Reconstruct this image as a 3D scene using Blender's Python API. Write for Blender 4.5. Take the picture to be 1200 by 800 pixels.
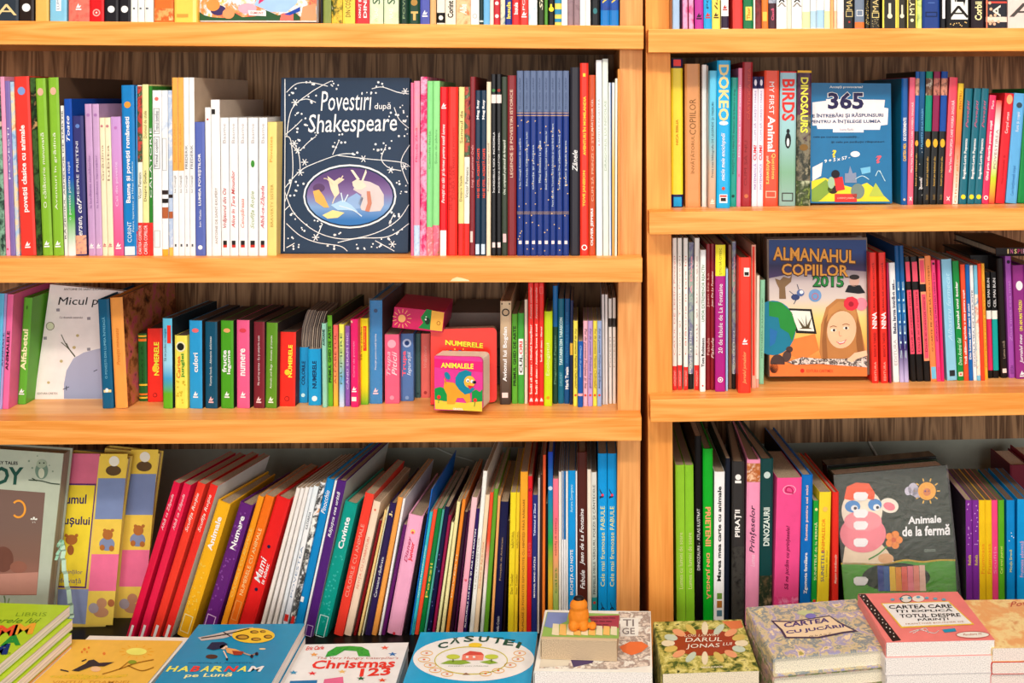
import bpy, bmesh, math, random
from mathutils import Vector, Matrix
for o in list(bpy.data.objects): bpy.data.objects.remove(o)
SC = bpy.context.scene
COL = SC.collection
RND = random.Random(7)

# ------------------------------------------------------------------ camera, sky, lights, exposure
F, PX, PY = 1145.0, 720.0, 115.0        # focal length in pixels of a 1200x800 frame, foot of the view axis
EYE = Vector((0, 0, 1.5))
cd = bpy.data.cameras.new('camera'); cam = bpy.data.objects.new('camera', cd); COL.objects.link(cam)
cam.location = EYE; cam.rotation_euler = (math.pi/2, 0, 0)
cd.sensor_width = 36; cd.sensor_fit = 'HORIZONTAL'; cd.lens = F/1200*36
cd.shift_x = (600-PX)/1200; cd.shift_y = (PY-400)/1200
cd.clip_start = 0.02; cd.clip_end = 50
SC.camera = cam
wd = bpy.data.worlds.new('room_light'); SC.world = wd; wd.use_nodes = True
bg = wd.node_tree.nodes['Background']; bg.inputs[0].default_value = (1.0, 0.94, 0.9, 1); bg.inputs[1].default_value = 0.24
def area(name, loc, target, sx, sy, power, col):
    l = bpy.data.lights.new(name, 'AREA'); l.shape = 'RECTANGLE'; l.size = sx; l.size_y = sy; l.energy = power; l.color = col
    o = bpy.data.objects.new(name, l); COL.objects.link(o); o.location = loc
    o.rotation_euler = (Vector(target)-Vector(loc)).to_track_quat('-Z', 'Y').to_euler(); return o
area('ceiling_panel_light', (0.0, 0.1, 3.1), (0, 1.0, 0.6), 3.4, 1.2, 36, (1, 0.95, 0.88))
area('added_front_fill', (0.3, -2.6, 1.42), (0, 1.45, 1.15), 4.2, 1.7, 98, (1, 0.955, 0.94))  # fill added behind the camera to brighten the spines, no actual window
area('ceiling_spot', (0.95, 0.1, 2.75), (0.7, 1.45, 1.3), 0.12, 0.12, 9, (1, 0.9, 0.76))
area('ceiling_spot', (-0.75, 0.1, 2.75), (-0.4, 1.45, 1.3), 0.12, 0.12, 9, (1, 0.9, 0.76))
area('ceiling_spot', (0.05, 0.1, 2.75), (0.1, 1.45, 1.3), 0.12, 0.12, 9, (1, 0.9, 0.76))
SC.view_settings.view_transform = 'Standard'; SC.view_settings.look = 'None'
SC.view_settings.gamma = 1; SC.view_settings.use_curve_mapping = False
SC.view_settings.exposure = 0.13

# ------------------------------------------------------------------ materials
def lin(h):
    h = h.lstrip('#')
    if len(h) == 3: h = ''.join(c*2 for c in h)
    v = [int(h[i:i+2], 16)/255 for i in (0, 2, 4)]
    return tuple(((c+0.055)/1.055)**2.4 if c > 0.04045 else c/12.92 for c in v)+(1,)
def deep(h):
    return tuple(min(x, 0.86)**1.16 for x in lin(h)[:3])+(1,)
MATS = {}
def base_mat(name, rough=0.45, coat=0.0):
    m = bpy.data.materials.new(name); m.use_nodes = True
    b = m.node_tree.nodes['Principled BSDF']; b.inputs['Roughness'].default_value = rough
    b.inputs['Coat Weight'].default_value = coat*0.25; b.inputs['Specular IOR Level'].default_value = 0.2; b.inputs['Coat Roughness'].default_value = 0.18
    return m, m.node_tree.nodes, m.node_tree.links, b
def paint(h, rough=0.42, coat=0.0):
    """printed card: the colour with a little mottling"""
    k = ('p', h, rough, coat)
    if k in MATS: return MATS[k]
    m, N, L, b = base_mat('printed_'+h.lstrip('#'), rough, coat)
    c = deep(h)
    n = N.new('ShaderNodeTexNoise'); n.inputs['Scale'].default_value = 55; n.inputs['Detail'].default_value = 4
    g = N.new('ShaderNodeTexCoord'); L.new(g.outputs['Object'], n.inputs['Vector'])
    r = N.new('ShaderNodeMix'); r.data_type = 'RGBA'
    r.inputs[6].default_value = tuple(x*0.86 for x in c[:3])+(1,); r.inputs[7].default_value = tuple(min(1, x*1.08) for x in c[:3])+(1,)
    L.new(n.outputs['Fac'], r.inputs[0]); L.new(r.outputs[2], b.inputs['Base Color'])
    MATS[k] = m; return m
def picture(cols, scale=60, rough=0.4):
    """a busy colour illustration too small to read: cells and blots of the given colours"""
    k = ('c', tuple(cols), scale, rough)
    if k in MATS: return MATS[k]
    m, N, L, b = base_mat('illustration', rough)
    g = N.new('ShaderNodeTexCoord')
    n = N.new('ShaderNodeTexNoise'); n.inputs['Scale'].default_value = scale; n.inputs['Detail'].default_value = 9; n.inputs['Roughness'].default_value = 0.62; n.inputs['Distortion'].default_value = 0.35
    L.new(g.outputs['Object'], n.inputs['Vector'])
    r = N.new('ShaderNodeValToRGB'); r.color_ramp.interpolation = 'B_SPLINE' if len(cols) > 3 else 'EASE'
    e = r.color_ramp.elements
    while len(e) < len(cols): e.new(0.5)
    for i, h in enumerate(cols): e[i].position = 0.3+0.4*i/max(1, len(cols)-1); e[i].color = deep(h)
    r.color_ramp.interpolation = 'EASE'
    L.new(n.outputs['Fac'], r.inputs[0]); L.new(r.outputs[0], b.inputs['Base Color'])
    MATS[k] = m; return m
def gradient(cols, z0, z1, rough=0.4):
    """print fading from colour to colour up the thing (object Z)"""
    k = ('g', tuple(cols), round(z0, 4), round(z1, 4))
    if k in MATS: return MATS[k]
    m, N, L, b = base_mat('fading_print', rough)
    g = N.new('ShaderNodeTexCoord'); s = N.new('ShaderNodeSeparateXYZ'); L.new(g.outputs['Object'], s.inputs[0])
    mr = N.new('ShaderNodeMapRange'); mr.inputs[1].default_value = z0; mr.inputs[2].default_value = z1; L.new(s.outputs[2], mr.inputs[0])
    r = N.new('ShaderNodeValToRGB'); e = r.color_ramp.elements
    while len(e) < len(cols): e.new(0.5)
    for i, h in enumerate(cols): e[i].position = i/max(1, len(cols)-1); e[i].color = deep(h)
    L.new(mr.outputs[0], r.inputs[0]); L.new(r.outputs[0], b.inputs['Base Color'])
    MATS[k] = m; return m
def paper(h='#d8c8b0', n=700):
    """page edges: fine lines across the thickness (object X for shelved books, Y for lying ones)"""
    k = ('pg', h)
    if k in MATS: return MATS[k]
    m, N, L, b = base_mat('page_edges', 0.75)
    g = N.new('ShaderNodeTexCoord'); w = N.new('ShaderNodeTexNoise'); w.inputs['Scale'].default_value = 1.0; w.inputs['Detail'].default_value = 2
    mp = N.new('ShaderNodeMapping'); mp.inputs['Scale'].default_value = (900, 900, 12)
    L.new(g.outputs['Object'], mp.inputs[0]); L.new(mp.outputs[0], w.inputs['Vector'])
    r = N.new('ShaderNodeValToRGB'); c = lin(h)
    r.color_ramp.elements[0].position = .35; r.color_ramp.elements[0].color = tuple(x*0.62 for x in c[:3])+(1,)
    r.color_ramp.elements[1].position = .6; r.color_ramp.elements[1].color = c
    L.new(w.outputs['Fac'], r.inputs[0]); L.new(r.outputs[0], b.inputs['Base Color'])
    MATS[k] = m; return m
def wood(name, lo, hi, axis, scale=1.0, rough=0.42, ring=0.5, fine=1.0, run=0.09):
    """veneer: stretched noise for the pores over bent growth rings running along the axis"""
    k = ('w', name)
    if k in MATS: return MATS[k]
    m, N, L, b = base_mat(name, rough)
    g = N.new('ShaderNodeTexCoord')
    st = [1, 1, 1]; st[axis] = run
    mp = N.new('ShaderNodeMapping'); mp.inputs['Scale'].default_value = st; L.new(g.outputs['Object'], mp.inputs[0])
    a = N.new('ShaderNodeTexNoise'); a.inputs['Scale'].default_value = 16*scale; a.inputs['Detail'].default_value = 3; a.inputs['Distortion'].default_value = 0.6
    L.new(mp.outputs[0], a.inputs['Vector'])
    mu = N.new('ShaderNodeMath'); mu.operation = 'MULTIPLY'; mu.inputs[1].default_value = 11; L.new(a.outputs['Fac'], mu.inputs[0])
    fr = N.new('ShaderNodeMath'); fr.operation = 'PINGPONG'; fr.inputs[1].default_value = 1; L.new(mu.outputs[0], fr.inputs[0])
    st2 = [1, 1, 1]; st2[axis] = 0.03
    mp2 = N.new('ShaderNodeMapping'); mp2.inputs['Scale'].default_value = st2; L.new(g.outputs['Object'], mp2.inputs[0])
    f = N.new('ShaderNodeTexNoise'); f.inputs['Scale'].default_value = 330*scale*fine; f.inputs['Detail'].default_value = 2; L.new(mp2.outputs[0], f.inputs['Vector'])
    mx = N.new('ShaderNodeMix'); mx.data_type = 'FLOAT'; mx.inputs[0].default_value = 1-ring
    L.new(fr.outputs[0], mx.inputs[2]); L.new(f.outputs['Fac'], mx.inputs[3])
    r = N.new('ShaderNodeValToRGB'); r.color_ramp.elements[0].position = .22; r.color_ramp.elements[1].position = .78
    r.color_ramp.elements[0].color = lin(lo); r.color_ramp.elements[1].color = lin(hi)
    L.new(mx.outputs[0], r.inputs[0]); L.new(r.outputs[0], b.inputs['Base Color'])
    bp = N.new('ShaderNodeBump'); bp.inputs['Strength'].default_value = 0.05; bp.inputs['Distance'].default_value = 0.002
    L.new(f.outputs['Fac'], bp.inputs['Height']); L.new(bp.outputs[0], b.inputs['Normal'])
    MATS[k] = m; return m
def clear_film():
    if 'film' in MATS: return MATS['film']
    m, N, L, b = base_mat('clear_film', 0.12)
    b.inputs['Base Color'].default_value = (1, 1, 1, 1); b.inputs['Alpha'].default_value = 0.05; b.inputs['Specular IOR Level'].default_value = 0.6
    n = N.new('ShaderNodeTexNoise'); n.inputs['Scale'].default_value = 38; n.inputs['Distortion'].default_value = 2.5
    g = N.new('ShaderNodeTexCoord'); L.new(g.outputs['Object'], n.inputs['Vector'])
    bp = N.new('ShaderNodeBump'); bp.inputs['Strength'].default_value = 1; bp.inputs['Distance'].default_value = 0.006
    L.new(n.outputs['Fac'], bp.inputs['Height']); L.new(bp.outputs[0], b.inputs['Normal'])
    MATS['film'] = m; return m
def M_(x):
    return paint(x) if isinstance(x, str) else x

# ------------------------------------------------------------------ meshes
def obj(name, verts, faces, mat, parent=None, M=None, fm=None, smooth=False):
    me = bpy.data.meshes.new(name); me.from_pydata([tuple(v) for v in verts], [], faces)
    for mm in (mat if isinstance(mat, (list, tuple)) else [mat]): me.materials.append(M_(mm))
    if fm: me.polygons.foreach_set('material_index', fm)
    if smooth: me.polygons.foreach_set('use_smooth', [True]*len(me.polygons))
    me.update()
    o = bpy.data.objects.new(name, me); COL.objects.link(o)
    if parent: o.parent = parent
    if M is not None: o.matrix_world = M
    return o
def tag(o, label=None, cat=None, group=None, kind=None):
    if label: o['label'] = label
    if cat: o['category'] = cat
    if group: o['group'] = group
    if kind: o['kind'] = kind
    return o
def empty(name, M):
    o = bpy.data.objects.new(name, None); o.empty_display_size = 0.02; COL.objects.link(o); o.matrix_world = M; return o
def box_vf(x0, x1, y0, y1, z0, z1):
    v = [(x0,y0,z0),(x1,y0,z0),(x1,y1,z0),(x0,y1,z0),(x0,y0,z1),(x1,y0,z1),(x1,y1,z1),(x0,y1,z1)]
    f = [(0,3,2,1),(4,5,6,7),(0,1,5,4),(1,2,6,5),(2,3,7,6),(3,0,4,7)]
    return v, f
def box(name, b, mat, parent=None, M=None, bevel=0):
    v, f = box_vf(*b)
    o = obj(name, v, f, mat, parent, M)
    if bevel:
        bm = bmesh.new(); bm.from_mesh(o.data)
        bmesh.ops.bevel(bm, geom=bm.edges[:], offset=bevel, segments=2, affect='EDGES', profile=0.6)
        bm.to_mesh(o.data); bm.free()
    return o
def sheet(parent, name, pts, mat, y=-0.0003):
    """flat print: a polygon in a cover's plane (local x, z)"""
    n = len(pts)
    ar = sum(pts[i][0]*pts[(i+1) % n][1]-pts[(i+1) % n][0]*pts[i][1] for i in range(n))
    if ar < 0: pts = pts[::-1]
    return obj(name, [(p[0], y, p[1]) for p in pts], [tuple(range(n))], mat, parent)
def sheets(parent, name, polys, mat, y=-0.0003):
    V = []; Fc = []
    for pts in polys:
        n = len(pts)
        ar = sum(pts[i][0]*pts[(i+1) % n][1]-pts[(i+1) % n][0]*pts[i][1] for i in range(n))
        if ar < 0: pts = pts[::-1]
        Fc.append(tuple(range(len(V), len(V)+n))); V += [(p[0], y, p[1]) for p in pts]
    return obj(name, V, Fc, mat, parent)
def ell(cx, cy, rx, ry, n=24, a0=0, a1=2*math.pi, rot=0):
    c, s = math.cos(rot), math.sin(rot)
    k = n if abs(a1-a0-2*math.pi) < 1e-6 else n+1
    out = []
    for i in range(k):
        a = a0+(a1-a0)*i/n; x, y = rx*math.cos(a), ry*math.sin(a)
        out.append((cx+x*c-y*s, cy+x*s+y*c))
    return out
FONT_CACHE = {}
def text_vf(s, bold=0.0, shear=0.0):
    k = (s, bold, shear)
    if k in FONT_CACHE: return FONT_CACHE[k]
    cu = bpy.data.curves.new('t', 'FONT'); cu.body = s; cu.size = 1; cu.resolution_u = 2; cu.offset = bold; cu.shear = shear
    cu.fill_mode = 'FRONT'
    ob = bpy.data.objects.new('t', cu)
    me = bpy.data.meshes.new_from_object(ob)
    v = [(p.co.x, p.co.y) for p in me.vertices]; f = [tuple(p.vertices) for p in me.polygons]
    bpy.data.objects.remove(ob); bpy.data.curves.remove(cu); bpy.data.meshes.remove(me)
    if v:
        x0 = min(p[0] for p in v); x1 = max(p[0] for p in v); y0 = min(p[1] for p in v); y1 = max(p[1] for p in v)
        v = [((p[0]-x0)/(x1-x0 or 1), (p[1]-y0)/(y1-y0 or 1)) for p in v]
    FONT_CACHE[k] = (v, f); return v, f
def text(parent, name, s, P0, P1, P2, mat, bold=0.0, shear=0.0, y=-0.0005):
    """lettering whose box has its baseline from P0 to P1 and its top-left at P2 (local x, z)"""
    v, f = text_vf(s, bold, shear)
    if not v: return None
    P0, P1, P2 = Vector(P0), Vector(P1), Vector(P2)
    vv = [P0+(P1-P0)*a+(P2-P0)*b for a, b in v]
    return obj(name, [(p.x, y, p.y) for p in vv], f, mat, parent)

# ------------------------------------------------------------------ the two bookcases' own axes (u along, v into, w up) and the way from pixels to them
def unit_frame(px, Y, yaw, roll):
    R = Matrix.Rotation(yaw, 4, 'Z') @ Matrix.Rotation(roll, 4, 'Y')
    return Matrix.Translation(EYE+Vector(((px-PX)/F*Y, Y, 0))) @ R
UL = unit_frame(752, 1.45, math.radians(1.92), math.radians(0.31))
UR = unit_frame(762, 1.45, math.radians(2.44), math.radians(-0.33))
U = {'L': UL, 'R': UR}
def ray(M, px, py):
    Mi = M.inverted(); o = Mi @ EYE; d = Mi.to_3x3() @ Vector(((px-PX)/F, 1, -(py-PY)/F))
    return o, d
def at_v(M, px, py, v=0.0):
    o, d = ray(M, px, py); t = (v-o.y)/d.y; return o.x+d.x*t, o.z+d.z*t
def at_w(M, px, py, w):
    o, d = ray(M, px, py); t = (w-o.z)/d.z; return o.x+d.x*t, o.y+d.y*t
# ------------------------------------------------------------------ the setting
NOSE = wood('oak_edge_strip', '#df8a36', '#f4ac5c', 0, 1.6, 0.4, 0.45, 1.0, 0.06)
NOSE_R = NOSE
PANEL = wood('oak_side_panel', '#cf8848', '#eaa966', 2, 1.2, 0.45, 0.3)
PANEL_R = wood('oak_side_panel_honey', '#dc8a3c', '#f0a552', 2, 1.2, 0.45, 0.3)
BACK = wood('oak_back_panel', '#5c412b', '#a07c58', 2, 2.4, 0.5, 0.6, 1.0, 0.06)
BOARD = wood('oak_shelf_board', '#e39a52', '#f4b672', 0, 1.0, 0.3, 0.5)
floor = box('floor', (-4, 4, -4, 2.2, -0.05, 0), wood('floor_boards', '#6b5846', '#8d7862', 0, 0.5)); tag(floor, kind='structure')
wb = box('wall_back', (-3, 3, 2.0, 2.05, 0, 3.2), paint('#9a9a90', 0.8), M=None); tag(wb, kind='structure')
ce = box('ceiling', (-4, 4, -4, 2.2, 3.2, 3.25), paint('#ece6dc', 0.9)); tag(ce, kind='structure')

LV = {}      # shelf top levels (w), per bookcase
for k, xx, ys in (('L', 752, (30.5, 302.7, 489.5)), ('R', 762, (34.3, 248.7, 468.7))):
    LV[k] = [at_v(U[k], xx, y)[1] for y in ys]
NT = {'L': [at_v(UL, 752, y)[1] for y in (57.5, 330.7, 516.5)], 'R': [at_v(UR, 762, y)[1] for y in (61.5, 275, 495)]}
BASE_W = at_v(UL, 160, 748, 0.045)[1]
LV['L'].append(BASE_W); LV['R'].append(BASE_W)
DEPTH = 0.30
def bookcase(k):
    M = U[k]
    root = empty('bookcase', M @ Matrix.Translation((0, 0, -1.49)))
    tag(root, 'left oak bookcase with three thick shelf edges, ending beside the dark gap' if k == 'L' else
        'right oak bookcase with three thick shelf edges, right of the dark gap', 'bookcase', 'oak bookcases side by side')
    if k == 'L':
        xr = at_v(M, 753.5, 200)[0]; pr = at_v(M, 752.2, 200, .035)[0]; pl = at_v(M, 725.3, 200, .035)[0]
        x0, x1 = -1.25, xr; panels = [(pl, pr), (-1.25, -1.213)]
    else:
        xl = at_v(M, 760.5, 200)[0]; pl = at_v(M, 757.6, 200, .035)[0]; pr = at_v(M, 786.3, 200, .035)[0]
        x0, x1 = xl, 1.0; panels = [(pl, pr), (0.96, 0.997)]
    nose = NOSE; top = LV[k][0]+0.42
    pin = [(panels[1][1], panels[0][0]), (panels[0][1], panels[1][0])][0 if k == 'L' else 1]
    for i in range(4):
        zt = top if i == 3 else LV[k][i]; zb = zt-0.034 if i == 3 else NT[k][i]
        s = box('shelf_board', (pin[0], pin[1], 0.03, DEPTH, zt-0.030, zt), BOARD, M=M)
        # the board's top runs out over the side panels
        s.parent = root; s.matrix_parent_inverse = root.matrix_world.inverted()
        n = box('edge_strip', (x0, x1, 0.0, 0.034, zb, zt+0.0004), nose, M=M, bevel=0.0012)
        n.parent = s; n.matrix_parent_inverse = s.matrix_world.inverted()
    for a, b in panels:
        p = box('side_panel', (a, b, 0.034, DEPTH+0.012, -1.49, top), PANEL if k == 'L' else PANEL_R, M=M, bevel=0.0008)
        p.parent = root; p.matrix_parent_inverse = root.matrix_world.inverted()
    wlow = at_v(M, 400 if k == 'L' else 1000, 525 if k == 'L' else 517.5, DEPTH)[1]
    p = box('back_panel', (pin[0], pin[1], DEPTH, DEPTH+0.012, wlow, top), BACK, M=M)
    p.parent = root; p.matrix_parent_inverse = root.matrix_world.inverted()
    p = box('base_board', (pin[0], pin[1], 0.0, DEPTH, BASE_W-0.03, BASE_W), paint('#1c1714', 0.35), M=M)
    p.parent = root; p.matrix_parent_inverse = root.matrix_world.inverted()
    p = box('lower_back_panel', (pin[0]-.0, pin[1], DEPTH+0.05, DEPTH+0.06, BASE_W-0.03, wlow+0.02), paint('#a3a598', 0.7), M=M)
    p.parent = root; p.matrix_parent_inverse = root.matrix_world.inverted()
    if k == 'L':    # chipped veneer under the middle edge strip
        u, w = at_v(M, 537, 327.2)
        c = sheet(None, 'chip', [(u-.012, w-.0028), (u-.008, w+.0012), (u-.002, w+.0034), (u+.006, w+.002), (u+.015, w-.0006), (u+.017, w-.0028)], paint('#ffdcae', .7), y=-0.0004)
        c.matrix_world = M.copy(); c.parent = root; c.matrix_parent_inverse = root.matrix_world.inverted()
    return root
bookcase('L'); bookcase('R')
TBL = 0.45
tb = empty('display_table', Matrix.Translation((0, 1.2, 0)))
tag(tb, 'low dark display table in front of the bookcases under the lying books', 'table')
ZT = 1.5+BASE_W
def tchild(o):
    o.parent = tb; o.matrix_parent_inverse = tb.matrix_world.inverted(); return o
tchild(box('table_top', (-1.2, 0.9, 0.9, 1.404, ZT-0.03, ZT-0.001), paint('#231b16', 0.4), bevel=0.002))
for x in (-1.15, 0.85):
    for y in (0.94, 1.36): tchild(box('leg', (x-.025, x+.025, y-.025, y+.025, 0, ZT-.03), paint('#231b16', 0.4)))

# ------------------------------------------------------------------ books
def cover_shell(t, d, h, c, bulge, taper):
    tb_ = t*taper; a = (t-tb_)/2
    e = min(t*0.22, 0.003)
    outer = [(a, d), (0, bulge), (e, 0), (t-e, 0), (t, bulge), (t-a, d)]
    inner = [(a+c, d), (c, bulge+c), (e+c*.4, c), (t-e-c*.4, c), (t-c, bulge+c), (t-a-c, d)]
    V = []; Fc = []
    for z in (0, h):
        V += [(x, y, z) for x, y in outer]+[(x, y, z) for x, y in inner]
    n = 6
    for i in range(n-1):
        Fc += [(i, i+1, 12+i+1, 12+i), (n+i+1, n+i, 12+n+i, 12+n+i+1), (i, n+i, n+i+1, i+1), (12+i, 12+i+1, 12+n+i+1, 12+n+i)]
    Fc += [(0, 12, 12+n, n), (n-1, 2*n-1, 12+2*n-1, 12+n-1)]
    return V, Fc, outer, inner
BOOKS = {}    # row -> list of records, for the labels
def spine_book(M, t, d, h, mat, hard=False, taper=1.0, pages='#f0e2cc', name='book', side=None, page_h=None):
    c = min(0.0022 if hard else 0.0006, t*0.18); bulge = min(0.0016 if hard else 0.0009, t*.2)
    V, Fc, outer, inner = cover_shell(t, d, h, c, bulge, taper)
    mats = [M_(mat)]; fm = None
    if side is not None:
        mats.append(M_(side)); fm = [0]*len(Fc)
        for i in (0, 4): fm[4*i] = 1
    o = obj(name, V, Fc, mats, M=M, fm=fm)
    ins = 0.003 if hard else 0.0004
    y0 = bulge+c+.0002; y1 = d-(0.004 if hard else 0.0006)
    a = (t-t*taper)/2
    def xs(y): return a*(y/d)+c+.0001
    zt = (h-ins) if page_h is None else page_h
    v = [(xs(y0), y0, ins), (t-xs(y0), y0, ins), (t-xs(y1), y1, ins), (xs(y1), y1, ins)]
    v += [(x, y, zt) for x, y, z in v]
    obj('pages', v, [(0,3,2,1),(4,5,6,7),(0,1,5,4),(1,2,6,5),(2,3,7,6),(3,0,4,7)], paper(pages), o)
    o['_outer'] = 0; del o['_outer']
    return o
def band(o, t, z0, z1, mat, x0=0.0, x1=1.0, name='colour_band', y=-0.0003):
    e = min(t*0.22, 0.003); b = min(0.0009, t*.2)
    if x0 == 0 and x1 == 1:
        P = [(-0.00005, b), (e, y), (t-e, y), (t+0.00005, b)]
        V = [(x, yy, z) for z in (z0, z1) for x, yy in P]
        return obj(name, V, [(i, i+1, 5+i, 4+i) for i in range(3)], mat, o)
    return sheet(o, name, [(t*x0, z0), (t*x1, z0), (t*x1, z1), (t*x0, z1)], mat, y)
ROWS = {   # unit, level index, default v, default bottom pixel
 'L1': ('L', 0, 0.006, 26), 'L2': ('L', 1, 0.022, 300), 'L3': ('L', 2, 0.056, 475), 'L4': ('L', 3, 0.045, 747),
 'R1': ('R', 0, 0.006, 33), 'R2': ('R', 1, 0.062, 241), 'R3': ('R', 2, 0.052, 455), 'R4': ('R', 3, 0.055, 742)}
def parse(row, txt):
    out = []
    for ln in txt.strip().splitlines():
        ln = ln.strip()
        if not ln or ln[0] == '#': continue
        f = [x.strip() for x in ln.split('|')]
        nums = f[0].split(); b = {'row': row, 'xt': float(nums[0]), 'xb': float(nums[1]), 'w': float(nums[2]), 'yt': float(nums[3])}
        for kv in nums[4:]:
            kk, vv = kv.split('='); b[kk] = float(vv) if kk not in ('pg', 'sd') else vv
        b['col'] = f[1]; b['desc'] = f[2]; b['feat'] = []; b['anchor'] = None
        for x in f[3:]:
            if x.startswith('@'): b['anchor'] = x[1:]
            elif x: b['feat'].append(x)
        out.append(b)
    return out
def layout(row, L):
    uk, lv, v0, yb0 = ROWS[row]; M = U[uk]; ws = LV[uk][lv]
    for b in L:
        b['v'] = b.get('v', v0)
        _, wchk = at_v(M, b['xb'], yb0, b['v'])
        if 'yb' in b:                       # the pixel at which it meets the shelf tells how far in it stands
            b['v'] = at_w(M, b['xb'], b['yb'], ws)[1]
        # bottom pixel of this book at its own v
        lo, hi = 0, 1200
        for _ in range(30):
            mid = (lo+hi)/2
            if at_v(M, b['xb'], mid, b['v'])[1] > ws: lo = mid
            else: hi = mid
        b['ybp'] = lo
        ub = at_v(M, b['xb'], lo, b['v'])[0]; ub2 = at_v(M, b['xb']+b['w'], lo, b['v'])[0]
        ut, wt = at_v(M, b['xt'], b['yt'], b['v'])
        b['u0'], b['u1'], b['s'] = ub, ub2, (ut-ub)/(wt-ws); b['H'] = wt-ws
    vp = {'L': 682, 'R': 673}[uk]
    for i in range(1, len(L)):              # neighbours do not pass through each other: the one set back gives way
        p, c = L[i-1], L[i]
        for w in (0, min(p['H'], c['H'])):
            ov = (p['u1']+p['s']*w)-(c['u0']+c['s']*w)
            if ov > -0.0003:
                ov += 0.0003; 
                if w == 0:
                    if c['v'] >= p['v']-1e-4: c['u0'] += ov
                    else: p['u1'] -= ov
                else: 
                    if abs(p['s']-c['s']) < 0.02 or ov < 0.002: c['s'] += ov/max(w, .05)
                    else: c['u0'] += ov*0.5; c['u1'] += ov*.5; c['s'] += ov*.5/max(w, .05)
        if c['u1']-c['u0'] < 0.0016: c['u1'] = c['u0']+0.0016
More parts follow.
